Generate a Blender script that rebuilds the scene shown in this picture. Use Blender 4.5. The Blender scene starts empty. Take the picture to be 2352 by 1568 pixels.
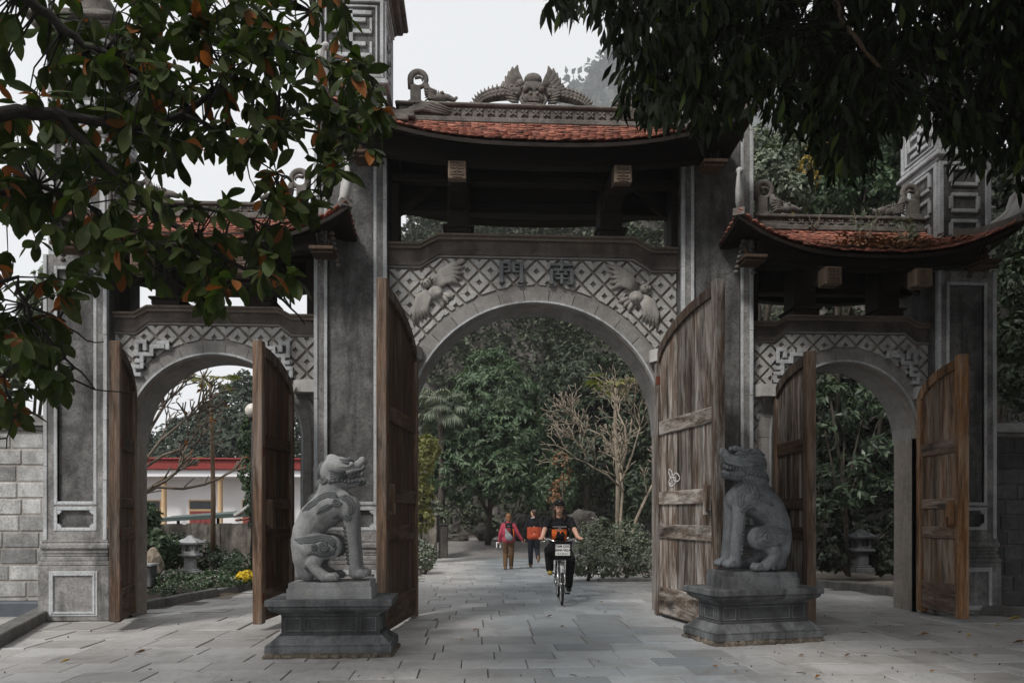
import bpy, bmesh, math, random
import numpy as np
from mathutils import Vector, Matrix, Euler, Quaternion
random.seed(7); np.random.seed(7)
R = math.radians
scene = bpy.context.scene
COL = scene.collection

# ------------------------------------------------------------------ camera
FPX, CXP, YHP, EYE, YAW = 1650., 1176., 1185., 1.40, R(3.0)     # photograph measured on a 2352 px wide copy
CAMP = (-.848, -10.17, EYE)
cam_data = bpy.data.cameras.new('camera'); cam = bpy.data.objects.new('camera', cam_data); COL.objects.link(cam)
cam_data.sensor_width = 36; cam_data.lens = 36*FPX/2352
cam_data.shift_y = (YHP-784)/2352
cam_data.clip_start = .05; cam_data.clip_end = 2000
cam.location = CAMP; cam.rotation_euler = (R(90), 0, -YAW)
scene.camera = cam

# ------------------------------------------------------------------ sky, sun, exposure
SUN_EL, SUN_AZ = R(48), R(216)          # azimuth clockwise from +y: light from the left, a little from the camera's side
world = bpy.data.worlds.new('World'); scene.world = world; world.use_nodes = True
wn, wl = world.node_tree.nodes, world.node_tree.links
wn.clear()
sky = wn.new('ShaderNodeTexSky'); sky.sky_type = 'NISHITA'; sky.sun_disc = False
sky.sun_elevation = SUN_EL; sky.sun_rotation = SUN_AZ; sky.dust_density = 4; sky.air_density = 1.2
hsv = wn.new('ShaderNodeHueSaturation'); hsv.inputs['Saturation'].default_value = .12
mixs = wn.new('ShaderNodeMix'); mixs.data_type = 'RGBA'; mixs.inputs['Factor'].default_value = .88
mixs.inputs['B'].default_value = (5.2, 5.28, 5.4, 1)             # the even white of an overcast sky
bg = wn.new('ShaderNodeBackground'); bg.inputs['Strength'].default_value = .1
wo = wn.new('ShaderNodeOutputWorld')
wl.new(sky.outputs[0], hsv.inputs['Color']); wl.new(hsv.outputs[0], mixs.inputs['A'])
wl.new(mixs.outputs['Result'], bg.inputs['Color']); wl.new(bg.outputs[0], wo.inputs[0])
sd = bpy.data.lights.new('sun', 'SUN'); sd.energy = 1.5; sd.angle = R(11); sd.color = (1, .965, .92)
sun = bpy.data.objects.new('sun', sd); COL.objects.link(sun)
sdir = Vector((math.sin(SUN_AZ)*math.cos(SUN_EL), math.cos(SUN_AZ)*math.cos(SUN_EL), math.sin(SUN_EL)))
sun.rotation_euler = sdir.to_track_quat('Z', 'Y').to_euler(); sun.location = (-20, -15, 40)
vs = scene.view_settings; vs.view_transform = 'Standard'; vs.look = 'None'; vs.exposure = .86; vs.gamma = 1.0
vs.use_curve_mapping = False
scene.cycles.max_bounces = 6; scene.cycles.diffuse_bounces = 3; scene.cycles.glossy_bounces = 2
scene.cycles.transmission_bounces = 3; scene.cycles.volume_bounces = 0; scene.cycles.transparent_max_bounces = 6

# ------------------------------------------------------------------ measuring helpers
_d = (math.sin(YAW), math.cos(YAW)); _r = (math.cos(YAW), -math.sin(YAW))
def at(px, py, Y):                      # the point at world depth Y seen at photo pixel (px, py)
    a = (px-CXP)/FPX; b = (YHP-py)/FPX
    dx = _d[0]+_r[0]*a; dy = _d[1]+_r[1]*a
    t = (Y-CAMP[1])/dy
    return Vector((CAMP[0]+t*dx, Y, EYE+t*b))
def prj(p):
    vx, vy = p[0]-CAMP[0], p[1]-CAMP[1]
    D = vx*_d[0]+vy*_d[1]; l = vx*_r[0]+vy*_r[1]
    D = max(D, .05)
    return CXP+FPX*l/D, YHP-FPX*(p[2]-EYE)/D, D
def smooth(a, b, x):
    t = min(1, max(0, (x-a)/(b-a))); return t*t*(3-2*t)
def gz(x, y):                           # height of the ground
    z = -.18*min(1, max(0, (y-1)/10.2))
    z += .48*smooth(17, 22.5, y)
    if y > 22.5: z += (y-22.5)*.06
    return z

# ------------------------------------------------------------------ mesh builder
ORG = {}
def org(o): return ORG.get(o.name, Vector((0, 0, 0))) if o else Vector((0, 0, 0))
def tag(o, label=None, cat=None, group=None, kind=None):
    if label: o['label'] = label
    if cat: o['category'] = cat
    if group: o['group'] = group
    if kind: o['kind'] = kind
    return o
def thing(name, label, cat, loc=(0, 0, 0), group=None):
    o = bpy.data.objects.new(name, None); COL.objects.link(o); o.location = loc; o.empty_display_size = .1
    ORG[o.name] = Vector(loc)
    return tag(o, label, cat, group)
def link(name, me, mat, parent, loc=None):
    if mat is not None and not len(me.materials): me.materials.append(mat)
    o = bpy.data.objects.new(name, me); COL.objects.link(o)
    if parent: o.parent = parent
    if loc is not None: o.location = loc
    ORG[o.name] = org(parent)+Vector(loc if loc is not None else (0, 0, 0))
    return o
def inst(name, me, parent, loc, rot=None, scale=None):     # loc in world axes
    o = bpy.data.objects.new(name, me); COL.objects.link(o)
    if parent: o.parent = parent
    o.location = Vector(loc)-org(parent)
    if rot is not None:
        if isinstance(rot, Quaternion): o.rotation_mode = 'QUATERNION'; o.rotation_quaternion = rot
        else: o.rotation_euler = rot
    if scale is not None: o.scale = scale
    ORG[o.name] = Vector(loc)
    return o
class MB:
    def __init__(s): s.v = []; s.f = []; s.m = []; s.sm = []
    def add(s, vs, fs, mi=0, sm=False):
        b = len(s.v); s.v.extend([tuple(p) for p in vs])
        for f in fs: s.f.append([i+b for i in f]); s.m.append(mi); s.sm.append(sm)
        return s
    def box(s, x0, x1, y0, y1, z0, z1, c=0, mi=0, M=None):
        if x0 > x1: x0, x1 = x1, x0
        if y0 > y1: y0, y1 = y1, y0
        if z0 > z1: z0, z1 = z1, z0
        if c <= 0:
            v = [(x, y, z) for z in (z0, z1) for y in (y0, y1) for x in (x0, x1)]
            f = [(0, 2, 3, 1), (4, 5, 7, 6), (0, 1, 5, 4), (2, 6, 7, 3), (0, 4, 6, 2), (1, 3, 7, 5)]
        else:
            c = min(c, (x1-x0)*.45, (y1-y0)*.45, (z1-z0)*.45)
            v = []; idx = {}
            X, Y, Z = (x0, x1), (y0, y1), (z0, z1)
            for i in (0, 1):
                for j in (0, 1):
                    for k in (0, 1):
                        sx, sy, sz = (c, -c)[i], (c, -c)[j], (c, -c)[k]
                        idx[i, j, k, 0] = len(v); v.append((X[i], Y[j]+sy, Z[k]+sz))
                        idx[i, j, k, 1] = len(v); v.append((X[i]+sx, Y[j], Z[k]+sz))
                        idx[i, j, k, 2] = len(v); v.append((X[i]+sx, Y[j]+sy, Z[k]))
            f = []
            q = [(0, 0), (0, 1), (1, 1), (1, 0)]
            for i in (0, 1): f.append([idx[i, a, b, 0] for a, b in (q if i == 0 else q[::-1])])
            for j in (0, 1): f.append([idx[a, j, b, 1] for a, b in (q[::-1] if j == 0 else q)])
            for k in (0, 1): f.append([idx[a, b, k, 2] for a, b in (q if k == 0 else q[::-1])])
            def ori(face, n):
                p = [Vector(v[t]) for t in face]
                nn = (p[1]-p[0]).cross(p[2]-p[0])
                return face if nn.dot(n) > 0 else face[::-1]
            for i in (0, 1):
                for j in (0, 1):
                    f.append(ori([idx[i, j, 0, 0], idx[i, j, 1, 0], idx[i, j, 1, 1], idx[i, j, 0, 1]], Vector((2*i-1, 2*j-1, 0))))
            for i in (0, 1):
                for k in (0, 1):
                    f.append(ori([idx[i, 0, k, 0], idx[i, 1, k, 0], idx[i, 1, k, 2], idx[i, 0, k, 2]], Vector((2*i-1, 0, 2*k-1))))
            for j in (0, 1):
                for k in (0, 1):
                    f.append(ori([idx[0, j, k, 1], idx[1, j, k, 1], idx[1, j, k, 2], idx[0, j, k, 2]], Vector((0, 2*j-1, 2*k-1))))
            for i in (0, 1):
                for j in (0, 1):
                    for k in (0, 1):
                        f.append(ori([idx[i, j, k, 0], idx[i, j, k, 1], idx[i, j, k, 2]], Vector((2*i-1, 2*j-1, 2*k-1))))
        if M is not None: v = [M @ Vector(p) for p in v]
        return s.add(v, f, mi)
    def prism(s, poly, y0, y1, mi=0, c=0, F=None):
        """polygon in (x, z), extruded from y0 (front) to y1; c bevels the front edge inwards"""
        n = len(poly)
        ar = sum(poly[i][0]*poly[(i+1) % n][1]-poly[(i+1) % n][0]*poly[i][1] for i in range(n))
        if ar < 0: poly = poly[::-1]
        v = []; f = []
        if c > 0:
            fr = inset(poly, c)
            v += [(p[0], y0, p[1]) for p in fr]+[(p[0], y0+c, p[1]) for p in poly]+[(p[0], y1, p[1]) for p in poly]
            f.append(list(range(n)))
            for r in (0, n):
                for i in range(n): j = (i+1) % n; f.append([r+j, r+i, r+n+i, r+n+j])
            f.append([2*n+i for i in range(n)][::-1])
        else:
            v += [(p[0], y0, p[1]) for p in poly]+[(p[0], y1, p[1]) for p in poly]
            f.append(list(range(n)))
            for i in range(n): j = (i+1) % n; f.append([j, i, n+i, n+j])
            f.append([n+i for i in range(n)][::-1])
        if F: v = [F(p) for p in v]
        return s.add(v, f, mi)
    def tube(s, pts, rad, n=8, mi=0, sq=None, caps=True, sm=True):
        """tube along pts; rad a number or list; sq=(axis vector, factor) flattens it along that axis"""
        pts = [Vector(p) for p in pts]; m = len(pts)
        if not hasattr(rad, '__len__'): rad = [rad]*m
        v = []; f = []; up = None
        for i, p in enumerate(pts):
            t = (pts[min(i+1, m-1)]-pts[max(i-1, 0)])
            t = t.normalized() if t.length > 1e-9 else Vector((0, 0, 1))
            if up is None: up = Vector((0, 0, 1)) if abs(t.z) < .9 else Vector((1, 0, 0))
            a = t.cross(up); a = a.normalized() if a.length > 1e-6 else t.orthogonal().normalized()
            b = a.cross(t).normalized(); up = b
            for k in range(n):
                w = 2*math.pi*k/n
                o = (a*math.cos(w)+b*math.sin(w))*rad[i]
                if sq: ax = sq[0]; o = o-ax*(o.dot(ax)*(1-sq[1]))
                v.append(p+o)
        for i in range(m-1):
            for k in range(n):
                f.append([i*n+k, i*n+(k+1) % n, (i+1)*n+(k+1) % n, (i+1)*n+k])
        if caps: f.append(list(range(n))[::-1]); f.append([(m-1)*n+k for k in range(n)])
        return s.add(v, f, mi, sm)
    def ball(s, c, r, nu=10, nv=6, mi=0, M=None, sm=True):
        if not hasattr(r, '__len__'): r = (r, r, r)
        v = [(0, 0, -1)]
        for j in range(1, nv):
            ph = math.pi*j/nv-math.pi/2
            for i in range(nu):
                th = 2*math.pi*i/nu
                v.append((math.cos(ph)*math.cos(th), math.cos(ph)*math.sin(th), math.sin(ph)))
        v.append((0, 0, 1)); T = len(v)-1
        f = [(0, 1+(i+1) % nu, 1+i) for i in range(nu)]
        for j in range(nv-2):
            for i in range(nu):
                a = 1+j*nu; f.append((a+i, a+(i+1) % nu, a+nu+(i+1) % nu, a+nu+i))
        a = 1+(nv-2)*nu
        f += [(a+i, a+(i+1) % nu, T) for i in range(nu)]
        v = [Vector((p[0]*r[0], p[1]*r[1], p[2]*r[2])) for p in v]
        if M is not None: v = [M @ p for p in v]
        c = Vector(c)
        return s.add([p+c for p in v], f, mi, sm)
    def lathe(s, prof, c=(0, 0, 0), n=16, mi=0, sm=True, nrot=0):
        v = []; f = []; m = len(prof)
        for r, z in prof:
            for k in range(n):
                w = 2*math.pi*(k+nrot)/n; v.append((c[0]+r*math.cos(w), c[1]+r*math.sin(w), c[2]+z))
        for i in range(m-1):
            for k in range(n): f.append([i*n+k, i*n+(k+1) % n, (i+1)*n+(k+1) % n, (i+1)*n+k])
        f.append(list(range(n))[::-1]); f.append([(m-1)*n+k for k in range(n)])
        return s.add(v, f, mi, sm)
    def mesh(s, name, o=Vector((0, 0, 0))):
        me = bpy.data.meshes.new(name)
        me.from_pydata([(p[0]-o[0], p[1]-o[1], p[2]-o[2]) for p in s.v], [], s.f)
        if any(s.m): me.polygons.foreach_set('material_index', s.m)
        if any(s.sm): me.polygons.foreach_set('use_smooth', s.sm)
        me.update()
        return me
    def build(s, name, mat, parent=None, loc=None):
        o0 = org(parent)+(Vector(loc) if loc is not None else Vector((0, 0, 0)))
        me = s.mesh(name, o0)
        for m in (mat if isinstance(mat, (list, tuple)) else [mat]): me.materials.append(m)
        o = bpy.data.objects.new(name, me); COL.objects.link(o)
        if parent: o.parent = parent
        if loc is not None: o.location = loc
        ORG[o.name] = o0
        return o
def inset(poly, c):
    n = len(poly); out = []
    for i in range(n):
        p0, p1, p2 = (Vector(poly[i-1]), Vector(poly[i]), Vector(poly[(i+1) % n]))
        e1 = (p1-p0); e2 = (p2-p1)
        if e1.length < 1e-9 or e2.length < 1e-9: out.append(tuple(p1)); continue
        e1.normalize(); e2.normalize()
        n1 = Vector((-e1.y, e1.x)); n2 = Vector((-e2.y, e2.x))
        b = n1+n2
        k = b.length_squared
        out.append(tuple(p1+b*(2*c/k)) if k > .3 else tuple(p1+n1*c))
    return out
def clip(poly, nx, nz, d):              # keep the points with nx*x + nz*z <= d
    out = []
    for i in range(len(poly)):
        a, b = poly[i-1], poly[i]
        da = nx*a[0]+nz*a[1]-d; db = nx*b[0]+nz*b[1]-d
        if (da <= 0) != (db <= 0):
            t = da/(da-db); out.append((a[0]+(b[0]-a[0])*t, a[1]+(b[1]-a[1])*t))
        if db <= 0: out.append(b)
    return out
def parea(p): return abs(sum(p[i-1][0]*p[i][1]-p[i][0]*p[i-1][1] for i in range(len(p))))/2
def np_mesh(name, v, f, mat, parent=None, smooth=False, o=None):
    """fast mesh from numpy arrays; f an (n,3) or (n,4) array"""
    o0 = org(parent) if o is None else o
    me = bpy.data.meshes.new(name)
    v = np.asarray(v, dtype=np.float32)-np.array(o0, dtype=np.float32)
    k = f.shape[1]
    me.vertices.add(len(v)); me.vertices.foreach_set('co', v.ravel())
    me.loops.add(f.size); me.loops.foreach_set('vertex_index', f.ravel().astype(np.int32))
    me.polygons.add(len(f)); me.polygons.foreach_set('loop_start', np.arange(0, f.size, k, dtype=np.int32))
    if smooth: me.polygons.foreach_set('use_smooth', np.ones(len(f), dtype=bool))
    me.update(calc_edges=True)
    me.materials.append(mat)
    ob = bpy.data.objects.new(name, me); COL.objects.link(ob)
    if parent: ob.parent = parent
    ORG[ob.name] = Vector(o0)
    return ob
def rvec(n):
    v = np.random.normal(size=(n, 3)); return v/np.linalg.norm(v, axis=1, keepdims=True)
def leaves(P, Dv, L, W, up=None, fold=.25, droop=0., jit=.35):
    """leaf quads: base P, direction Dv, length L, half width W -> verts, faces"""
    n = len(P); P = np.asarray(P, float); Dv = np.asarray(Dv, float)
    Dv = Dv+rvec(n)*jit; Dv[:, 2] -= droop
    Dv /= np.linalg.norm(Dv, axis=1, keepdims=True)+1e-9
    U = rvec(n)*.7+(np.array([0, 0, 1.]) if up is None else up)
    S = np.cross(Dv, U); S /= np.linalg.norm(S, axis=1, keepdims=True)+1e-9
    N = np.cross(S, Dv)
    L = np.asarray(L).reshape(-1, 1)*np.ones((n, 1)); W = np.asarray(W).reshape(-1, 1)*np.ones((n, 1))
    mid = P+Dv*L*.45
    tip = P+Dv*L-N*L*fold*.5
    v = np.stack([P, mid+S*W+N*W*fold, tip, mid-S*W+N*W*fold], axis=1).reshape(-1, 3)
    f = np.arange(4*n).reshape(-1, 4)
    return v, f

# ------------------------------------------------------------------ materials
MATS = {}
class NT:
    def __init__(s, name):
        s.m = bpy.data.materials.new(name); s.m.use_nodes = True
        s.t = s.m.node_tree; s.b = s.t.nodes['Principled BSDF']
        MATS[name] = s.m
    def n(s, typ, **kw):
        x = s.t.nodes.new('ShaderNode'+typ)
        for k, v in kw.items(): setattr(x, k, v)
        return x
    def l(s, a, b): s.t.links.new(a, b)
    def pos(s, scale=(1, 1, 1), local=False):
        g = s.n('TexCoord').outputs['Object'] if local else s.n('NewGeometry').outputs['Position']
        mp = s.n('Mapping'); mp.inputs['Scale'].default_value = scale; s.l(g, mp.inputs['Vector'])
        return mp.outputs[0]
    def noise(s, vec, sc, det=4, rough=.6, dist=0):
        x = s.n('TexNoise'); x.inputs['Scale'].default_value = sc; x.inputs['Detail'].default_value = det
        x.inputs['Roughness'].default_value = rough; x.inputs['Distortion'].default_value = dist
        if vec is not None: s.l(vec, x.inputs['Vector'])
        return x.outputs['Fac']
    def ramp(s, fac, stops):
        x = s.n('ValToRGB'); e = x.color_ramp.elements
        while len(e) < len(stops): e.new(.5)
        for el, (p, c) in zip(e, stops):
            el.position = p; el.color = (c[0], c[1], c[2], 1) if hasattr(c, '__len__') else (c, c, c, 1)
        s.l(fac, x.inputs[0]); return x.outputs[0]
    def mix(s, fac, a, b, mode='MIX'):
        x = s.n('Mix', data_type='RGBA', blend_type=mode)
        for k, v in (('Factor', fac), ('A', a), ('B', b)):
            i = x.inputs[k] if k == 'Factor' else [q for q in x.inputs if q.name == k and q.type == 'RGBA'][0]
            if hasattr(v, 'links') or hasattr(v, 'is_linked'): s.l(v, i)
            elif hasattr(v, '__len__'): i.default_value = (v[0], v[1], v[2], 1)
            else: i.default_value = v
        return [q for q in x.outputs if q.type == 'RGBA'][0]
    def math(s, op, a, b=0.):
        x = s.n('Math', operation=op)
        for i, v in enumerate((a, b)):
            if hasattr(v, 'is_linked'): s.l(v, x.inputs[i])
            else: x.inputs[i].default_value = v
        return x.outputs[0]
    def rnd(s):                          # one random number per piece, shared meshes and joined pieces alike
        o = s.n('ObjectInfo').outputs['Random']; g = s.n('NewGeometry').outputs['Random Per Island']
        return s.math('FRACT', s.math('ADD', o, g))
    def vary(s, col, r, lo, hi):
        x = s.n('HueSaturation'); s.l(col, x.inputs['Color'])
        mr = s.n('MapRange'); s.l(r, mr.inputs[0]); mr.inputs[3].default_value = lo; mr.inputs[4].default_value = hi
        s.l(mr.outputs[0], x.inputs['Value']); return x.outputs[0]
    def bump(s, h, strength=.4, dist=.01):
        x = s.n('Bump'); x.inputs['Strength'].default_value = strength; x.inputs['Distance'].default_value = dist
        s.l(h, x.inputs['Height']); s.l(x.outputs[0], s.b.inputs['Normal'])
    def done(s, col, rough=.8, spec=.3):
        if hasattr(col, 'is_linked'): s.l(col, s.b.inputs['Base Color'])
        else: s.b.inputs['Base Color'].default_value = (*col, 1)
        if hasattr(rough, 'is_linked'): s.l(rough, s.b.inputs['Roughness'])
        else: s.b.inputs['Roughness'].default_value = rough
        s.b.inputs['Specular IOR Level'].default_value = spec
        return s.m
def stone(name, c1, c2, stain=(.03, .028, .024), st=.5, sc=9, bump=.5, rnd=0., streak=.5, rough=.85, bs=70):
    t = NT(name); p = t.pos()
    a = t.noise(p, sc, 6, .65, .4)
    col = t.ramp(a, [(.3, c1), (.7, c2)])
    sp = t.noise(p, bs, 3, .7)
    col = t.mix(t.ramp(sp, [(.36, .55), (.5, 0)]), col, tuple(x*.45 for x in c1))
    vs = t.noise(t.pos((3.2, 3.2, .5)), 1.5, 5, .6, .5)
    big = t.noise(p, 1.3, 5, .65)
    col = t.mix(t.math('MULTIPLY', t.ramp(vs, [(.46, 0), (.66, 1)]), streak), col, stain)
    col = t.mix(t.math('MULTIPLY', t.ramp(big, [(.48, 0), (.68, 1)]), st), col, stain)
    if rnd: col = t.vary(col, t.rnd(), 1-rnd, 1+rnd)
    t.bump(t.math('ADD', t.noise(p, bs*.8, 4, .7), t.math('MULTIPLY', a, 1.5)), bump, .012)
    return t.done(col, rough, .25)
def wood(name, c1, c2, c3, amt=.5, bleach=None, rnd=.25, rough=.75, axis='z'):
    t = NT(name)
    def st(a, b): return {'z': (a, a, b), 'x': (b, a, a), 'y': (a, b, a)}[axis]
    r = t.rnd()
    cmb = t.n('CombineXYZ'); t.l(t.math('MULTIPLY', r, 37.), cmb.inputs[0]); t.l(t.math('MULTIPLY', r, 11.), cmb.inputs[2])
    ad = t.n('VectorMath', operation='ADD'); t.l(t.n('NewGeometry').outputs['Position'], ad.inputs[0]); t.l(cmb.outputs[0], ad.inputs[1])
    def mp(sc):
        m = t.n('Mapping'); m.inputs['Scale'].default_value = sc; t.l(ad.outputs[0], m.inputs[0]); return m.outputs[0]
    g = t.noise(mp(st(22, 1.0)), 1.7, 6, .68, 1.0)
    col = t.ramp(g, [(.28, c1), (.5, c2), (.72, c3)])
    fg = t.noise(mp(st(95, 3)), 1.5, 4, .6)
    col = t.mix(t.ramp(fg, [(.35, .5), (.55, 0)]), col, tuple(x*.35 for x in c1))
    if bleach:
        bl = t.noise(mp(st(5, .6)), 1.5, 5, .7, .5)
        col = t.mix(t.math('MULTIPLY', t.ramp(bl, [(.45, 0), (.62, 1)]), amt), col, bleach)
        wet = t.noise(mp(st(7, .8)), 1.1, 5, .7, .5)
        col = t.mix(t.math('MULTIPLY', t.ramp(wet, [(.48, 0), (.66, 1)]), .85), col, tuple(x*.3 for x in c1))
    col = t.vary(col, r, 1-rnd, 1+rnd)
    t.bump(t.math('ADD', g, fg), .35, .004)
    return t.done(col, rough, .2)
def leafmat(name, c1, c2, rough=.45, spec=.35, trans=.0, tc=None, rnd=.35):
    t = NT(name); r = t.rnd()
    col = t.mix(r, c1, c2)
    n = t.noise(t.pos(), 1.1, 3)
    col = t.vary(col, n, .55, 1.45)
    t.done(col, rough, spec)
    if trans:
        tr = t.n('BsdfTranslucent'); t.l(t.mix(1, col, tc or (1.2, 1.5, .5), 'MULTIPLY'), tr.inputs[0])
        mx = t.n('MixShader'); mx.inputs[0].default_value = trans
        t.l(t.b.outputs[0], mx.inputs[1]); t.l(tr.outputs[0], mx.inputs[2])
        t.l(mx.outputs[0], t.t.nodes['Material Output'].inputs[0])
    return t.m
def plain(name, col, rough=.6, spec=.3, metal=0., nz=.25, sc=25):
    t = NT(name); c = t.vary(t.mix(0, col, col), t.noise(t.pos(), sc, 4), 1-nz, 1+nz)
    t.done(c, rough, spec); t.b.inputs['Metallic'].default_value = metal
    return t.m

S_TRIM = stone('stone_trim', (.40, .42, .435), (.56, .57, .58), (.13, .12, .11), .55, 7, .25, streak=.45, bs=45)
S_COL = stone('stone_column', (.20, .195, .19), (.34, .33, .32), (.035, .034, .033), .75, 6, .8, streak=.7, bs=34)
S_PANEL = stone('stone_panel', (.085, .083, .082), (.19, .185, .18), (.022, .021, .02), .8, 5, .9, streak=.7, bs=30)
S_RING = stone('stone_arch', (.21, .205, .20), (.30, .285, .27), (.09, .08, .07), .35, 8, .5, rnd=.12, streak=.15, bs=80)
S_DIAM = stone('stone_lattice', (.355, .36, .36), (.47, .46, .44), (.21, .17, .14), .4, 10, .3, rnd=.1, streak=.2, bs=60)
S_GRND = stone('stone_spandrel', (.23, .20, .178), (.34, .30, .265), (.09, .08, .07), .4, 12, .8, bs=60)
S_LINT = stone('stone_lintel', (.075, .062, .055), (.16, .135, .12), (.03, .026, .024), .7, 4, .4, streak=.5, bs=60)
S_INSC = stone('stone_inscription', (.13, .138, .145), (.20, .21, .215), (.06, .06, .06), .4, 8, .3)
S_BAT = stone('stone_bat', (.30, .285, .265), (.41, .39, .365), (.16, .14, .12), .4, 8, .3)
S_CAP = stone('stone_cap', (.125, .10, .082), (.20, .165, .135), (.07, .058, .05), .4, 6, .3, streak=.2)
S_RIDGE = stone('stone_ridge', (.105, .092, .082), (.22, .20, .18), (.03, .028, .026), .7, 9, .6, streak=.4, bs=60)
S_PALE = stone('stone_pale', (.42, .42, .41), (.55, .54, .52), (.2, .18, .16), .35, 5, .25, streak=.3)
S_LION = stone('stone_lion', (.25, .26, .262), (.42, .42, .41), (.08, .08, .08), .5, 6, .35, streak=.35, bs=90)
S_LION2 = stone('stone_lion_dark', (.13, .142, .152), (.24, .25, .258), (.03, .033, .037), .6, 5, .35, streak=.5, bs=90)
S_PED = stone('stone_pedestal', (.10, .105, .11), (.19, .195, .20), (.03, .03, .031), .8, 5, .35, streak=.8, bs=60)
S_BLOCK = stone('stone_block', (.28, .28, .275), (.50, .495, .485), (.10, .095, .09), .75, 6, .6, rnd=.35, streak=.4, bs=40)
S_MORT = stone('mortar', (.32, .29, .265), (.46, .425, .39), (.12, .10, .085), .5, 6, .7)
S_KERB = stone('stone_kerb', (.12, .118, .112), (.2, .195, .185), (.06, .055, .05), .5, 7, .4)
S_ROCK = stone('rock', (.05, .045, .04), (.16, .145, .13), (.02, .02, .018), .8, 1.2, 1., streak=.6, bs=12)
S_DIRTW = stone('dirty_plaster', (.10, .085, .07), (.30, .27, .24), (.03, .027, .024), .9, 3, .5, streak=.8)
W_DARKL = wood('wood_door_brown', (.03, .016, .009), (.085, .045, .023), (.16, .09, .048), .45, (.13, .12, .11), .3)
W_STILE = wood('wood_door_stile', (.07, .04, .025), (.17, .107, .07), (.27, .195, .145), .5, (.22, .2, .185), .2)
W_GREY = wood('wood_door_grey', (.030, .018, .012), (.125, .086, .062), (.25, .20, .165), .85, (.40, .37, .34), .45)
W_GREYD = wood('wood_door_rail', (.04, .026, .018), (.16, .12, .092), (.31, .255, .21), .7, (.47, .44, .40), .3, axis='y')
W_ARCH = wood('wood_door_arch', (.03, .018, .012), (.075, .05, .036), (.15, .11, .085), .4, (.2, .17, .15), .25)
W_BROWNH = wood('wood_door_brown_rail', (.035, .020, .012), (.085, .048, .027), (.15, .09, .052), .45, (.13, .12, .11), .3, axis='y')
W_OCHP = wood('wood_door_ochre_plank', (.045, .024, .013), (.20, .115, .065), (.34, .235, .155), .7, (.32, .28, .235), .35)
W_OCHH = wood('wood_door_ochre_rail', (.05, .03, .02), (.17, .10, .068), (.28, .2, .15), .6, (.33, .28, .24), .3, axis='y')
W_ORNG = wood('wood_door_ochre', (.05, .026, .012), (.21, .10, .04), (.36, .20, .09), .6, (.30, .235, .18), .3)
W_ROOF = wood('wood_roof', (.008, .006, .005), (.017, .012, .009), (.034, .024, .018), .2, None, .3, axis='x')
W_BRKT = wood('wood_bracket', (.03, .02, .013), (.07, .045, .03), (.12, .08, .055), .2, None, .2)
W_CARV = wood('wood_carved', (.06, .04, .028), (.14, .1, .072), (.2, .155, .12), .2, None, .2)
def tile_mat():
    t = NT('roof_tile'); p = t.pos(); r = t.rnd()
    col = t.ramp(r, [(0, (.19, .078, .056)), (.5, (.34, .128, .088)), (1, (.45, .195, .14))])
    a = t.noise(p, 7, 5, .7)
    col = t.mix(t.ramp(a, [(.46, 0), (.66, .85)]), col, (.05, .042, .036))
    col = t.mix(t.ramp(t.noise(p, 60, 3, .7), [(.38, .6), (.5, 0)]), col, (.1, .05, .04))
    t.bump(t.noise(p, 90, 3), .3, .004)
    return t.done(col, .85, .15)
TILE = tile_mat()
def slab_mat():
    t = NT('paving_slab'); g = t.n('NewGeometry').outputs['Position']
    sx = t.n('SeparateXYZ'); t.l(g, sx.inputs[0]); p = t.pos(); r = t.rnd()
    # blue-grey slate along the worn middle of the way, warmer stone at the sides
    band = t.math('ABSOLUTE', t.math('SUBTRACT', t.math('ADD', sx.outputs[0], t.math('MULTIPLY', t.noise(p, .6, 3), 1.2)), 1.1))
    mid = t.ramp(t.math('MULTIPLY', band, .5), [(.35, 1), (.95, 0)])
    side = t.ramp(r, [(0, (.31, .297, .285)), (.5, (.375, .363, .352)), (1, (.43, .422, .415))])
    blue = t.ramp(r, [(0, (.155, .173, .187)), (.5, (.215, .235, .25)), (1, (.275, .293, .307))])
    col = t.mix(mid, side, blue)
    d = t.noise(p, 2.2, 6, .7, .6)
    col = t.mix(t.ramp(d, [(.47, 0), (.72, .6)]), col, (.135, .12, .108))
    col = t.mix(t.ramp(t.noise(p, 26, 5, .75, .8), [(.3, .55), (.47, 0)]), col, (.13, .12, .11))
    col = t.mix(t.ramp(t.noise(t.pos((3, 9, 1)), 3, 5, .7), [(.56, 0), (.72, .35)]), col, (.42, .42, .41))
    h = t.math('ADD', t.noise(p, 40, 5, .7), t.math('MULTIPLY', t.noise(p, 9, 3), 1.2))
    t.bump(h, .3, .006)
    return t.done(col, t.ramp(t.noise(p, 3, 4), [(.3, .42), (.7, .72)]), .4)
SLAB = slab_mat()
S_JOINT = stone('paving_joint', (.10, .085, .072), (.20, .175, .15), (.05, .045, .038), .6, 5, .6, streak=0)
SOIL = stone('soil', (.07, .055, .043), (.14, .115, .09), (.04, .035, .03), .5, 8, .9)
GRAVEL = stone('gravel', (.15, .14, .135), (.30, .285, .275), (.1, .09, .08), .4, 30, 1., streak=0, bs=90)
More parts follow.
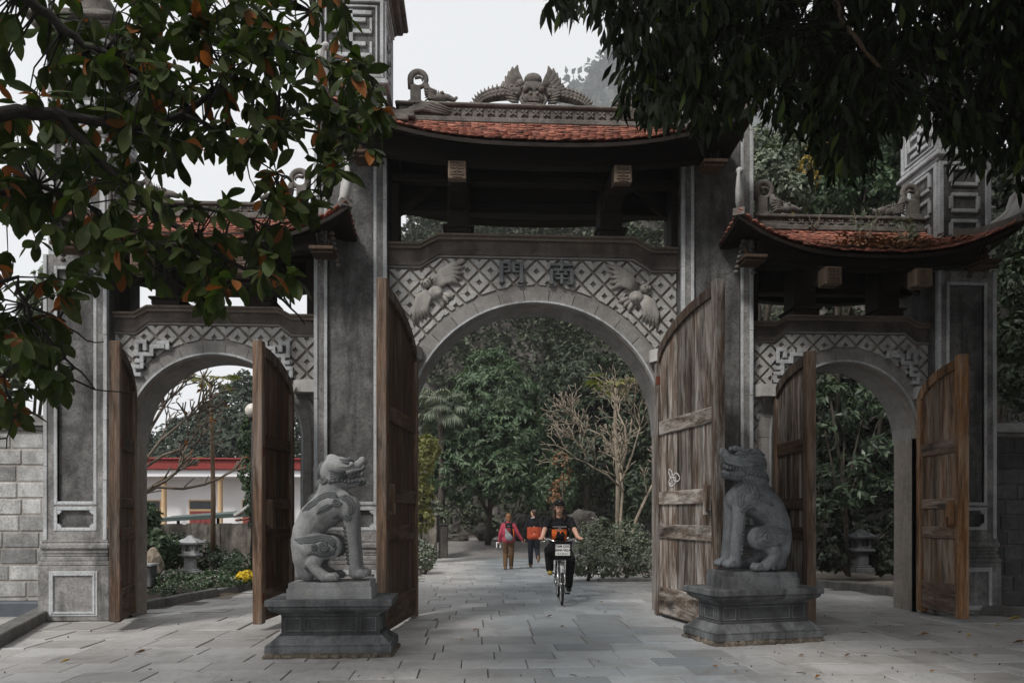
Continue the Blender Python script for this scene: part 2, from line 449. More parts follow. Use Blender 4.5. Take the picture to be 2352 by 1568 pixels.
# ================================================================== the gateway
def shaft(par, x0, x1, yf, dep, z0, zt, base=True, pans=None, tag_='column'):
    """one square stone pillar: recessed panels between raised trim strips"""
    m = MB(); w = x1-x0
    zb = z0
    if base:
        m.box(x0-.05, x1+.05, yf-.05, yf+dep+.05, z0, z0+.74, .012)
        for (a, b, c) in ((.74, .80, .05), (.80, .86, .03), (.86, .90, .012)):
            m.box(x0-c, x1+c, yf-c, yf+dep+c, z0+a+.001, z0+b, .01)
        m.box(x0-.02, x1+.02, yf-.02, yf+dep+.02, z0+.901, z0+.945, .008)
        m.box(x0-.045, x1+.045, yf-.045, yf+dep+.045, z0+.946, z0+1.045, .03)
        m.box(x0-.02, x1+.02, yf-.02, yf+dep+.02, z0+1.046, z0+1.08, .008)
        zb = z0+1.08
    sh = MB(); sh.box(x0+.004, x1-.004, yf+.045, yf+dep, zb, zt)
    col = sh.build(tag_, S_PANEL, par)
    if base: m.build('column_base', S_COL, col)
    st, tr = .13, .05
    b = MB()
    for xa, xb in ((x0+tr, x0+tr+st), (x1-tr-st, x1-tr)): b.box(xa, xb, yf, yf+.044, zb, zt)
    pz = pans or [(zb+.17, zb+.40, 1), (zb+.52, zt-.2, 0)]
    xa, xb = x0+tr+st, x1-tr-st
    edges = [zb]+[q for p in pz for q in p[:2]]+[zt]
    for i in range(0, len(edges), 2): b.box(xa, xb, yf, yf+.044, edges[i], edges[i+1])
    b.build('panel_surround', S_COL, col)
    for (xx, xy) in ((x0, x0+tr), (x1-tr, x1)):
        z = zb
        while z < zt-.02:                                   # strips laid in lengths
            zz = min(zt, z+random.uniform(.7, 1.15)); j = random.uniform(-.004, .004)
            t = MB(); t.box(xx, xy, yf-.018+j, yf+.05, z+.002, zz-.002, .004); z = zz
            t.build('trim_strip', S_TRIM, col)
    f = MB()
    for (za, zc, small) in pz:
        fw = .045
        f.box(xa-fw, xa, yf-.01, yf+.042, za-fw, zc+fw, .006); f.box(xb, xb+fw, yf-.01, yf+.042, za-fw, zc+fw, .006)
        f.box(xa, xb, yf-.009, yf+.042, za-fw, za, .006); f.box(xa, xb, yf-.009, yf+.042, zc, zc+fw, .006)
        if small:
            for sx, px in ((1, xa), (-1, xb)):
                for sz, qz in ((1, za), (-1, zc)): f.prism([(px, qz), (px+sx*.05, qz), (px+sx*.05, qz+sz*.03), (px+sx*.03, qz+sz*.03), (px+sx*.03, qz+sz*.05), (px, qz+sz*.05)], yf-.006, yf+.043)
    f.build('panel_frame', S_TRIM, col)
    if base:
        f = MB(); za, zc = z0+.1, z0+.64; xa, xb = x0+.13, x1-.13; y = yf-.05
        for k, (o, d) in enumerate(((0, .012), (.03, .022))):
            f.box(xa+o-.03, xa+o, y-d, y+.01, za+o-.03, zc-o+.03, .004); f.box(xb-o, xb-o+.03, y-d, y+.01, za+o-.03, zc-o+.03, .004)
            f.box(xa+o, xb-o, y-d+.001, y+.01, za+o-.03, za+o, .004); f.box(xa+o, xb-o, y-d+.001, y+.01, zc-o, zc-o+.03, .004)
        f.build('base_frame', S_TRIM, col)
    return col
def fret(m, cx, cz, w, h, place, d=.03):
    """the square longevity sign of bars, raised on a panel"""
    b = w*.085
    def bar(xa, xb, za, zb): place(m, cx+xa*w, cx+xb*w, cz+za*h, cz+zb*h, d)
    t = .05
    bar(-.04, .04, -.5, .5)
    for z in (-.5+t, -.3, -.1, .12, .32, .5-t):
        L = .42 if z in (-.3, .12, .5-t) else .30
        bar(-L, L, z-t*.75, z+t*.75)
    for sx in (-1, 1):
        x = .38*sx; bar(min(x, x+.05*sx), max(x, x+.05*sx), -.3, -.06); bar(min(x, x+.05*sx), max(x, x+.05*sx), .12, .36)
def tower(par, x0, x1, yf, dep, zb, frz0, frz1, oct_, ztop):
    """the part of a pillar above the roofs"""
    w = x1-x0; m = MB()
    m.box(x0+.02, x1-.02, yf+.03, yf+dep-.02, zb, ztop-.55)
    tw = m.build('tower', S_PANEL, par)
    l = MB()
    for z, o, h in ((frz0-.16, .0, .05), (frz0-.11, .05, .06), (frz0-.05, .02, .04)):
        l.box(x0-o, x1+o, yf-o, yf+dep+o, z+.001, z+h, .012)
    l.build('ledge', S_TRIM, tw); l = MB()
    l.box(x0-.03, x1+.03, yf-.03, yf+dep+.03, frz1+.04, frz1+.10, .01)
    l.build('ledge', S_TRIM, tw)
    # flared stone cap with a lotus bud
    c = MB()
    for i, (o, za, zz) in enumerate(((.06, 0, .08), (.15, .08, .17), (.22, .17, .24), (.10, .24, .34), (.0, .34, .42))):
        c.box(x0-o, x1+o, yf-o, yf+dep+o, frz1+.10+za, frz1+.10+zz-.001, .02)
    cx, cy = (x0+x1)/2, yf+dep/2
    c.lathe([(.28, 0), (.34, .08), (.22, .16), (.30, .28), (.2, .45), (.05, .62), (.0, .66)], (cx, cy, frz1+.52), 12)
    c.build('tower_cap', S_RIDGE, tw)
    f = MB()
    def front(m, xa, xb, za, zc, d): m.box(xa, xb, yf-d+.03, yf+.035, za, zc, .005)
    def side(sx):
        def g(m, xa, xb, za, zc, d):
            X = x0+.02 if sx < 0 else x1-.02
            m.box(X-(d if sx < 0 else -.005), X+(.005 if sx < 0 else d), xa, xb, za, zc, .005)
        return g
    def frames(place, a0, a1, za, zc):
        for o, d in ((.0, .035), (.085, .025)):
            bw = .045 if o == 0 else .025
            place(f, a0+o, a0+o+bw, za+o, zc-o, d); place(f, a1-o-bw, a1-o, za+o, zc-o, d)
            place(f, a0+o+bw, a1-o-bw, za+o, za+o+bw, d-.001); place(f, a0+o+bw, a1-o-bw, zc-o-bw, zc-o, d-.001)
    fret(f, (x0+x1)/2, (frz0+frz1)/2, w*.72, (frz1-frz0)*.72, front); frames(front, x0+.02, x1-.02, frz0, frz1)
    for sx in (-1, 1):
        fret(f, yf+dep/2, (frz0+frz1)/2, dep*.72, (frz1-frz0)*.72, side(sx)); frames(side(sx), yf+.03, yf+dep-.02, frz0, frz1)
    if oct_:
        z = frz0-.2
        while z-.36 > zb:
            for place, a0, a1 in ((front, x0+.18, x1-.18), (side(-1), yf+.18, yf+dep-.18), (side(1), yf+.18, yf+dep-.18)):
                za, zc = z-.32, z-.04; bw = .05
                place(f, a0, a0+bw, za+.05, zc-.05, .03); place(f, a1-bw, a1, za+.05, zc-.05, .03)
                place(f, a0+.03, a1-.03, za, za+bw, .031); place(f, a0+.03, a1-.03, zc-bw, zc, .031)
            z -= .38
        for place, a0, a1 in ((front, x0+.02, x1-.02), (side(-1), yf+.03, yf+dep-.02), (side(1), yf+.03, yf+dep-.02)):
            place(f, a0, a0+.07, zb, frz0-.17, .028); place(f, a1-.07, a1, zb, frz0-.17, .028)
            place(f, a0+.07, a1-.07, frz0-.22, frz0-.17, .027)
    f.build('fret_relief', S_TRIM, tw)
    return tw

def arch_wall(par, x0, x1, cx, zc, r, zt, y0, y1, mat):
    n = 36; m = MB()
    inn = [(cx+r, 0.)]+[(cx+r*math.cos(math.pi*i/n), zc+r*math.sin(math.pi*i/n)) for i in range(n+1)]+[(cx-r, 0.)]
    out = []
    for (x, z) in inn:
        if z <= zc: out.append((x1 if x > cx else x0, z)); continue
        a = math.atan2(z-zc, x-cx); dx, dz = math.cos(a), math.sin(a)
        t = 1e9
        if dx > 1e-6: t = min(t, (x1-cx)/dx)
        if dx < -1e-6: t = min(t, (x0-cx)/dx)
        if dz > 1e-6: t = min(t, (zt-zc)/dz)
        out.append((cx+dx*t, zc+dz*t))
    k = len(inn)
    v = [(p[0], y, p[1]) for y in (y0, y1) for q in (inn, out) for p in q]
    f = []
    for i in range(k-1):
        f += [(i, i+1, k+i+1, k+i), (2*k+i, 3*k+i, 3*k+i+1, 2*k+i+1), (i, 2*k+i, 2*k+i+1, i+1)]
    m.add(v, f)
    # upper corners left over by the radial strips
    for xs in (x0, x1):
        j = [i for i in range(k) if abs(out[i][0]-xs) < 1e-6 and out[i][1] < zt-1e-6]
        l = [i for i in range(k) if abs(out[i][1]-zt) < 1e-6]
        if j and l:
            a = out[j[-1] if xs == x1 else j[0]]; b = out[l[0] if xs == x1 else l[-1]]
            m.prism([a, b, (xs, zt)], y0, y1)
    return m.build('arch_wall', mat, par)
def ring_piece(m, cx, zc, r0, r1, a0, a1, y0, y1, n=4, c=0):
    p = [(cx+r0*math.cos(a0+(a1-a0)*i/n), zc+r0*math.sin(a0+(a1-a0)*i/n)) for i in range(n+1)]
    q = [(cx+r1*math.cos(a0+(a1-a0)*i/n), zc+r1*math.sin(a0+(a1-a0)*i/n)) for i in range(n+1)]
    for i in range(n): m.prism([p[i], q[i], q[i+1], p[i+1]], y0, y1)
def arch_ring(par, cx, zc, r, w, nv, y):
    root = None
    for i in range(nv):
        a0 = math.pi*i/nv+.0025; a1 = math.pi*(i+1)/nv-.0025
        m = MB(); ring_piece(m, cx, zc, r+.045, r+w, a0, a1, y-.03+random.uniform(-.002, .002), y+.10, 4)
        o = m.build('voussoir', S_RING, par)
    for s in (-1, 1):
        z = 0.
        while z < zc-.05:
            zz = min(zc, z+random.uniform(.5, .8)); m = MB()
            xa, xb = sorted((cx+s*(r+.045), cx+s*(r+w)))
            m.box(xa, xb, y-.03, y+.1, z+.002, zz-.002, .004); m.build('jamb_stone', S_RING, par); z = zz
    for k, (a, b, d) in enumerate(((-.0, .018, .012), (.018, .045, .04), (w, w+.06, .012))):
        m = MB(); ring_piece(m, cx, zc, r+a+.0005, r+b, 0, math.pi, y-d, y+.09 if k == 2 else y+.11, 40)
        if k < 2:
            for s in (-1, 1):
                xa, xb = sorted((cx+s*(r+a), cx+s*(r+b))); m.box(xa, xb, y-d, y+.11, 0, zc)
        m.build('arch_moulding', S_TRIM if k == 1 else S_RING, par)
    # deep soffit shell
    m = MB(); ring_piece(m, cx, zc, r-.004, r, 0, math.pi, y+.11, y+.6, 40); m.build('arch_soffit', S_RING, par)

def lattice(par, x0, x1, cx, zc, rr, low, u, v, o, y, skip=()):
    """square-holed lozenges set on the diagonal; clipped by the pillars, the lintel and the arch"""
    wall = MB(); n = 0
    for i in range(-30, 31):
        for j in range(-30, 31):
            c = (o[0]+i*u[0]+j*v[0], o[1]+i*u[1]+j*v[1])
            if not (x0-.2 < c[0] < x1+.2): continue
            if c[1] > low(c[0])+.2 or c[1] < zc-.4: continue
            if math.hypot(c[0]-cx, c[1]-zc) < rr-.2: continue
            if c[1] < zc and abs(c[0]-cx) < rr: pass
            h = .425; k = .135
            cor = [(h, h), (-h, h), (-h, -h), (h, -h)]; inn = [(k, k), (-k, k), (-k, -k), (k, -k)]
            T = lambda a: (c[0]+a[0]*u[0]+a[1]*v[0], c[1]+a[0]*u[1]+a[1]*v[1])
            dv = Vector((c[0]-cx, c[1]-zc)); dv.normalize()
            m = MB(); dd = random.uniform(-.004, .003)
            for e in range(4):
                p = [T(cor[e]), T(cor[(e+1) % 4]), T(inn[(e+1) % 4]), T(inn[e])]
                p = clip(p, 1, 0, x1-.012); p = clip(p, -1, 0, -x0-.012) if p else p
                if p:
                    zl = low(c[0])
                    sl = (low(c[0]+.02)-low(c[0]-.02))/.04
                    p = clip(p, -sl, 1, zl-sl*c[0]-.015)
                if p: p = clip(p, -dv.x, -dv.y, -(rr+.008)-dv.x*cx-dv.y*zc)
                if len(p) >= 3 and parea(p) > .0004: m.prism(p, y-.034+dd, y+.01, c=.004 if parea(p) > .002 else 0)
            if m.v: m.build('lattice_lozenge', S_DIAM, par); n += 1
    return n
def stepped(x, c, xs0, xs1, lo, hi):     # lower or upper edge of a lintel: low ends, raised middle
    d = abs(x-c)
    return hi if d < xs1 else (lo if d > xs0 else hi+(lo-hi)*(d-xs1)/(xs0-xs1))
def lintel(par, x0, x1, c, xs0, xs1, lb, hb, lt, ht, y):
    P = [x0, c-xs0, c-xs1, c+xs1, c+xs0, x1]
    bot = [(x, stepped(x, c, xs0, xs1, lb, hb)) for x in P]; top = [(x, stepped(x, c, xs0, xs1, lt, ht)) for x in P]
    def band(name, a, b, ya, yb, mat):
        m = MB()
        for i in range(5): m.prism([a[i], a[i+1], b[i+1], b[i]], ya, yb, c=0)
        return m.build(name, mat, par)
    sh = lambda q, d: [(p[0], p[1]+d) for p in q]
    band('lintel', sh(bot, .05), sh(top, -.075), y-.045, y+.5, S_LINT)
    band('lintel_moulding', sh(bot, .0), sh(bot, .05), y-.075, y+.48, S_LINT)
    band('lintel_moulding', sh(bot, -.03), bot, y-.05, y+.1, S_RING)
    band('lintel_cap', sh(top, -.075), sh(top, -.03), y-.085, y+.54, S_CAP)
    band('lintel_cap', sh(top, -.03), top, y-.12, y+.57, S_CAP)

# ---------------------------------------------------------------- doors
def door(par, hinge, end, zb, zh, zt, rails, np_, wp, ws, latch, rust=None, thick=.065, wr=None, wa=None):
    hx, hy = hinge; e = Vector((end[0]-hx, end[1]-hy)); L = e.length; e.normalize()
    nn = Vector((e.y, -e.x))
    def F(p): return (hx+e.x*p[0]+nn.x*p[1], hy+e.y*p[0]+nn.y*p[1], p[2])
    def top(s): return zh+(zt-zh)*math.sqrt(max(0, 1-((L-s)/(L-.02))**2)) if s > .02 else zh
    def bx(m, s0, s1, d, z0, z1, c=.006, dd=0):
        q = MB(); q.box(s0, s1, -d/2+dd, d/2+dd, z0, z1, c); m.add([F(p) for p in q.v], q.f)
    m = MB(); sw = .12
    bx(m, 0, .11, thick+.05, zb-.02, zh+.03); bx(m, L-sw, L, thick+.055, zb, zt+.05, .008)
    dr = m.build('door', ws, par)
    edges = [.11+(L-sw-.11)*i/np_+(random.uniform(-.012, .012) if 0 < i < np_ else 0) for i in range(np_+1)]
    for i in range(np_):
        s0, s1 = edges[i]+.0045, edges[i+1]-.0045
        m = MB(); k = 4; j = random.uniform(-.004, .004)
        poly = [(s0, zb+.05), (s1, zb+.05)]+[(s1+(s0-s1)*t/k, top(s1+(s0-s1)*t/k)-.05) for t in range(k+1)]
        m.prism(poly, -.017+j, .017+j, c=.004, F=F); m.build('plank', wp, dr)
    # bent rail under the curved top
    m = MB(); k = 16; bw = .125
    pts = [.02+(L-sw-.02)*(t/k)**1.6 for t in range(k+1)]
    for t in range(k):
        a, b = pts[t], pts[t+1]
        def dn(s):
            g = (top(s+.01)-top(s-.01 if s > .03 else s))/(.02 if s > .03 else .01)
            return bw*math.sqrt(1+min(g, 4)**2)
        m.prism([(a, top(a)-dn(a) if a > .05 else zh-.45), (b, top(b)-dn(b) if b > .05 else zh-.45), (b, top(b)), (a, top(a))], -thick/2-.022, thick/2+.022, F=F)
    m.build('arch_rail', wa or ws, dr)
    for (z0, z1) in rails:
        m = MB(); bx(m, .113, L-sw-.003, thick+.024, z0+random.uniform(-.008, .008), z1, .012); m.build('rail', wr or wp, dr)
    for s, z, d in latch:
        m = MB(); bx(m, s-.045, s+.045, .07, z-.16, z+.16, .008, dd=d); bx(m, s-.015, s+.015, .1, z-.2, z-.06, .004, dd=d); m.build('latch', ws, dr)
    if rust:
        for s, z in rust:
            m = MB(); bx(m, s-.03, s+.03, thick+.065, z-.06, z+.06, .004); m.build('hinge_plate', RUST, dr)
    return dr, F, L
RUST = plain('rusty_iron', (.12, .035, .02), .8, .2, 0, .4)
IRON = plain('dark_iron', (.02, .02, .02), .6, .3)

# ---------------------------------------------------------------- roofs
class Roof:
    def __init__(s, cx, hr, he, yr, yf, yb, zr, ze, lift, side_drop):
        s.__dict__.update(locals())
    def front(s, u, v, back=False):
        """u -1..1 along the eave, v 0 ridge .. 1 eave"""
        hw = s.hr+(s.he-s.hr)*v
        ye = s.yf if not back else s.yb
        lift = s.lift*abs(u)**2.6*v**1.5
        z = s.zr+(s.ze-s.zr)*(v**.86)-.06*math.sin(math.pi*v)+lift
        return Vector((s.cx+u*hw, s.yr+(ye-s.yr)*v+(-.10 if not back else .10)*abs(u)**4*v, z))
    def side(s, sx, t, v):
        """gable-side slope: t 0 front .. 1 back, v 0 at the ridge end .. 1 at the eave"""
        a = s.front(sx, v); b = s.front(sx, v, True)
        p = a.lerp(b, t); p.z -= s.side_drop*math.sin(math.pi*t)*v; p.x += sx*.0
        return p
def tile_mesh(w, l, th=.016):
    m = MB(); n = 7
    poly = [(-w/2, .02), (-w/2, -l*.62)]
    poly += [(-w/2*math.cos(math.pi*i/n), -l*.62-l*.38*math.sin(math.pi*i/n)) for i in range(1, n)]
    poly += [(w/2, -l*.62), (w/2, .02)]
    # local x across, local y down the slope, local z out of it
    m.prism(poly, 0, th, F=lambda p: (p[0], p[2], th-p[1]))
    return m.mesh('roof_tile')
def roof(par, rf, tw, rows, limit=300):
    n = 34; nv = 10
    def sheet(m, fn, off=0, flip=False):
        v = []; f = []
        for j in range(nv+1):
            for i in range(n+1): p = fn(-1+2*i/n, j/nv); v.append((p.x, p.y, p.z+off))
        for j in range(nv):
            for i in range(n):
                q = [j*(n+1)+i, j*(n+1)+i+1, (j+1)*(n+1)+i+1, (j+1)*(n+1)+i]
                f.append(q if flip else q[::-1])
        m.add(v, f, 0, True)
    fns = [lambda u, v: rf.front(u, v), lambda u, v: rf.front(u, v, True),
           lambda u, v: rf.side(-1, (u+1)/2, v), lambda u, v: rf.side(1, (u+1)/2, v)]
    m = MB()
    for k, fn in enumerate(fns): sheet(m, fn, -.012, k in (0, 2) and k == 0 or k == 3)
    r = m.build('roof', TILE, par)
    m = MB()
    for k, fn in enumerate(fns): sheet(m, fn, -.075, False)
    m.build('roof_boarding', W_ROOF, r)
    # eave board, following the sweep of the eaves
    m = MB()
    for fn in fns:
        pts = [fn(-1+2*i/n, 1) for i in range(n+1)]
        for i in range(n):
            a, b = pts[i], pts[i+1]
            m.add([(a.x, a.y, a.z-.008), (b.x, b.y, b.z-.008), (b.x, b.y, b.z-.06), (a.x, a.y, a.z-.06)], [(0, 1, 2, 3)])
    m.build('eave_board', W_ROOF, r)
    l = 1.35/rows*1.9
    me = tile_mesh(tw*.97, l); me.materials.append(TILE)
    spots = []
    for k in range(rows+1):
        v0 = max(0.0, (k-1.0)/rows); v1 = (k+.15)/rows
        hw = rf.hr+(rf.he-rf.hr)*v1
        cnt = int(2*hw/tw); off = .5 if k % 2 else 0.
        for i in range(cnt+1):
            u = -1+2*(i+off)/cnt
            if u > 1: continue
            a = rf.front(u, v0); b = rf.front(u, min(1.03, v1))
            du = rf.front(min(1, u+.01), v1)-rf.front(max(-1, u-.01), v1)
            spots.append((k, a, b, du))
    spots.sort(key=lambda q: -q[0])
    st = MB()
    for idx, (k, a, b, du) in enumerate(spots):
        y = -(b-a).normalized(); x = du.normalized(); z = x.cross(y).normalized()
        if z.z < 0: z = -z
        x = y.cross(z)
        tilt = random.gauss(0, .05)
        M = Matrix((x, y, z)).transposed().to_4x4() @ Matrix.Rotation(tilt, 4, 'Z') @ Matrix.Rotation(-.13+random.gauss(0, .035), 4, 'X')
        ln = (b-a).length
        org_ = b-y*(-l*.0)+y*(l*.98)+z*(.012+random.uniform(0, .006))
        if idx < limit:
            inst('roof_tile', me, r, org_, M.to_quaternion())
        else:
            q = M.to_3x3()
            st.add([q @ vv.co+org_ for vv in me.vertices], [list(p.vertices) for p in me.polygons])
    # back and side slopes: tiles too, joined
    for fn, hwf in ((fns[1], lambda v: rf.hr+(rf.he-rf.hr)*v), (fns[2], lambda v: abs(rf.yb-rf.yf)/2*v), (fns[3], lambda v: abs(rf.yb-rf.yf)/2*v)):
        for k in range(rows+1):
            v1 = min(1, (k+.15)/rows); v0 = max(0, v1-.1); cnt = max(1, int(2*hwf(v1)/tw))
            for i in range(cnt+1):
                u = -1+2*(i+(.5 if k % 2 else 0))/cnt
                if u > 1: continue
                a = fn(u, v0); b = fn(u, v1); du = fn(min(1, u+.02), v1)-fn(max(-1, u-.02), v1)
                if (b-a).length < 1e-5 or du.length < 1e-5: continue
                y = -(b-a).normalized(); x = du.normalized(); z = x.cross(y).normalized()
                if z.z < 0: z = -z
                x = y.cross(z); q = Matrix((x, y, z)).transposed()
                st.add([q @ vv.co+b+y*(l*.98)+z*.012 for vv in me.vertices], [list(p.vertices) for p in me.polygons])
    if st.v: tag(st.build('roof_tiling', TILE, r), kind='stuff')
    return r
def sweep_box(m, pts, hw, ht, z0=0):
    """rectangular section swept along pts, widths hw and heights ht per point"""
    v = []; f = []; k = len(pts)
    for i, p in enumerate(pts):
        t = Vector(pts[min(i+1, k-1)])-Vector(pts[max(0, i-1)]); s = Vector((t.y, -t.x, 0))
        s = s.normalized() if s.length > 1e-5 else Vector((1, 0, 0))
        up = s.cross(t).normalized()
        if up.z < 0: up = -up
        w, h = hw[i], ht[i]
        for a, b in ((-1, z0), (1, z0), (1.0, 1), (-1.0, 1)): v.append(Vector(p)+s*w*a+up*(h*b))
    for i in range(k-1):
        for e in range(4): f.append([i*4+e, i*4+(e+1) % 4, i*4+4+(e+1) % 4, i*4+4+e])
    f.append([0, 1, 2, 3]); f.append([(k-1)*4+q for q in (3, 2, 1, 0)])
    m.add(v, f)
def hip_ridge(par, rf, sx, back, mat, curl=.62, finial=True):
    m = MB()
    pts = [rf.front(sx, i/10, back) for i in range(11)]
    sweep_box(m, [p+Vector((0, 0, -.02)) for p in pts], [.075]*11, [.16-.006*i for i in range(11)])
    h = m.build('hip_ridge', mat, par)
    if finial:
        m = MB(); c = pts[-1]; d = (pts[-1]-pts[-3]); d.z = 0; d.normalize()
        L = curl
        crv = [(-.42, .10), (-.25, .16), (-.10, .30), (-.02, .45), (.0, .62), (-.03, .78), (-.10, .86)]
        P = [c+d*(a*L*1.1)+Vector((0, 0, b*L*1.25-.02)) for a, b in crv]
        ax = Vector((d.y, -d.x, 0))
        m.tube(P, [.06, .09, .115, .095, .065, .045, .03], 10, sq=(ax, .45))
        m.ball(P[-1]+d*(-.02), (.05, .05, .05))
        P2 = [c+d*(a*L)+Vector((0, 0, b*L)) for a, b in ((-.30, .10), (-.33, .40), (-.26, .62), (-.16, .70), (-.14, .60), (-.2, .56))]
        m.tube(P2, [.06, .05, .045, .04, .03, .02], 8, sq=(ax, .6))
        P3 = [c+d*(a*L)+Vector((0, 0, b*L)) for a, b in ((-.75, .14), (-.5, .2), (-.34, .32), (-.27, .48))]
        m.tube(P3, [.03, .05, .05, .03], 8, sq=(ax, .6))
        m.build('finial', S_PALE if mat is S_RIDGE else mat, h)
    return h
# ================================================================== setting: ground
def grid_sheet(name, x0, x1, y0, y1, nx, ny, mat, off=0., kind='structure', fn=None):
    xs = np.linspace(x0, x1, nx+1); ys = np.linspace(y0, y1, ny+1)
    v = np.array([(x, y, (fn or gz)(x, y)+off) for y in ys for x in xs])
    i = np.arange(nx*ny); a = (i//nx)*(nx+1)+i % nx
    f = np.stack([a, a+1, a+nx+2, a+nx+1], 1)
    o = np_mesh(name, v, f, mat, None, True); return tag(o, kind=kind)
ground = grid_sheet('ground', -95, 95, -30, 145, 40, 110, SOIL, -.06)
gravel = grid_sheet('gravel_road', -14, 16, 16.9, 24.5, 20, 24, GRAVEL, -.045)

# paving of stone slabs, joints recessed
bed = grid_sheet('paving', -9.6, 10.5, -14, 17, 20, 62, S_JOINT, -.016)
bounds = [-13.1+.43*i for i in range(21)]
bounds = [b for b in bounds if b < -4.4]+[-4.34, -3.93, -3.53, -3.13, -2.73,  -2.32, -1.77, -1.13, -.42, .02]
y = .02
while y < 17: y += random.choice((.42, .5, .56)); bounds.append(min(y, 17))
sm = MB(); sm.box(-.5, .5, -.5, .5, -.028, 0, .008)
slabme = sm.mesh('paving_slab'); slabme.materials.append(SLAB)
def path_edges(y):                                   # the paved way narrows behind the gates
    if y < .6: return [(-8.4 if y > -2 else -9.4, 10.2)]
    e = [(-1.9-.02*y, min(2.4+.02*y, 4.2))]
    if y < 5: e = [(-5.7+.1*y*2, 6.3-.1*y)]
    elif y < 8: e = [(-2.3, 4.6)]
    return e
slabs = []
for k in range(len(bounds)-1):
    y0, y1 = bounds[k], bounds[k+1]; ym = (y0+y1)/2
    for xa, xb in path_edges(ym):
        x = xa-random.uniform(0, .5)+(.3 if k % 2 else 0)
        while x < xb:
            w = random.choice((.58, .6, .62, .64))*(1 if ym < 9 else 1.4)
            slabs.append((x+w/2, ym, w, y1-y0)); x += w
def dist(s): return math.hypot(s[0]-CAMP[0], s[1]-CAMP[1])
def inview(s):
    px, py, D = prj((s[0], s[1], 0)); return D > 2 and -60 < px < 2410 and py < 1620
vis = sorted([s for s in slabs if inview(s)], key=dist)
ind = set(vis[:300]); st = MB()
for s in slabs:
    uneven = 1.5 if -1.9 < s[1] < .6 else 1.
    rx, ry = random.gauss(0, .0035)*uneven, random.gauss(0, .0025)*uneven
    z = gz(s[0], s[1])+random.gauss(0, .0025)*uneven
    g = random.uniform(.006, .012)*(1.6 if s[1] < -.4 and s[1] > -2.4 else 1)
    sc = (s[2]-g, s[3]-g*1.1, 1); yawj = random.gauss(0, .006)+(.035 if s[0] > 3.2 and s[1] < 0 else 0)*smooth(3.2, 6, s[0])
    if s in ind: inst('paving_slab', slabme, bed, (s[0], s[1], z), (rx, ry, yawj), sc)
    else:
        M = Matrix.Translation((s[0], s[1], z)) @ Euler((rx, ry, yawj)).to_matrix().to_4x4() @ Matrix.Diagonal((*sc, 1))
        st.add([M @ Vector(v) for v in sm.v], sm.f)
tag(st.build('slab_paving', SLAB, bed), kind='stuff')

# ================================================================== central gate
MG = thing('central_gate', 'tall middle gate of carved grey stone with red tiled roof and the widest arch', 'gate', (.03, .2, 0))
CX = .03
for x0, x1 in ((-3.03, -2.045), (2.05, 3.07)): shaft(MG, x0, x1, -.25, .95, 0, 7.15)
for x0, x1 in ((-3.03, -2.045), (2.05, 3.07)): tower(MG, x0+.03, x1-.03, -.22, .9, 7.15, 7.42, 8.50, False, 9.1)
aw = arch_wall(MG, -2.045, 2.05, CX, 2.605, 1.8, 5.09, .0, .56, S_GRND)
arch_ring(aw, CX, 2.605, 1.8, .20, 17, 0)
low = lambda x: stepped(x, CX, 1.62, 1.36, 4.906, 5.066)-.03
U, V = (.162, .168), (-.162, .168)
lattice(aw, -2.045, 2.05, CX, 2.605, 2.055, low, U, V, (.03, 4.86), 0)
lintel(MG, -2.045, 2.05, CX, 1.64, 1.38, 4.906, 5.066, 5.215, 5.35, 0)
def brackets(par, cx, r, z, broken=()):
    for s in (-1, 1):
        m = MB(); x = cx+s*(r+.10)
        p = [(-.17, 0), (.17, 0), (.17, .10), (.13, .18), (.04, .23), (-.06, .23), (-.17, .18)]
        m.prism([(x+s*a*-1, z+b*.0) for a, b in ()], 0, 1) if False else None
        # half-round stone socket that holds the pivot of a door leaf
        q = [(x-.19, -.02), (x-.19, -.12), (x-.12, -.22), (x+.12, -.22), (x+.19, -.12), (x+.19, -.02)]
        v = [(a, b, zz) for zz in (z, z+.17) for a, b in q]; n = len(q)
        m.add(v, [list(range(n)), [n+i for i in range(n)][::-1]]+[[(i+1) % n, i, n+i, n+(i+1) % n] for i in range(n)])
        m.build('pivot_bracket', S_RING if s in broken else S_PALE, par)
brackets(MG, CX, 1.70, 3.58, (-1,))
# inscription, read right to left
def strokes(name, cx, cz, w, h, bars, label):
    m = MB()
    for i, (xa, xb, za, zb) in enumerate(bars):
        e = .002*(i % 4)
        m.box(cx+xa*w, cx+xb*w, -.10-e, .0, cz+za*h, cz+zb*h, .008)
    o = m.build(name, S_INSC, aw); o['label'] = label; return o
t = .075
strokes('inscription', -.325, 4.83, .34, .31, [(-.5, -.5+.17, -.5, .5), (.5-.17, .5, -.5, .5), (-.32, -.07, .35, .48), (-.32, -.07, .15, .24), (-.32, -.07, -.03, .06), (-.16, -.03, -.03, .48),
        (.07, .32, .35, .48), (.07, .32, .15, .24), (.07, .32, -.03, .06), (.03, .16, -.03, .48), (.24, .33, -.5, -.4)], 'raised Chinese character for door')
strokes('inscription', .385, 4.83, .36, .34, [(-.45, .45, .28, .39), (-.06, .06, .12, .55), (-.47, -.33, -.5, .16), (.33, .47, -.5, .16), (-.33, .33, .06, .16), (-.26, .26, -.10, -.02), (-.26, .26, -.28, -.20),
        (-.06, .06, -.47, -.02), (-.2, -.09, -.02, .06), (.09, .2, -.02, .06), (.22, .33, -.5, -.40)], 'raised Chinese character for south')
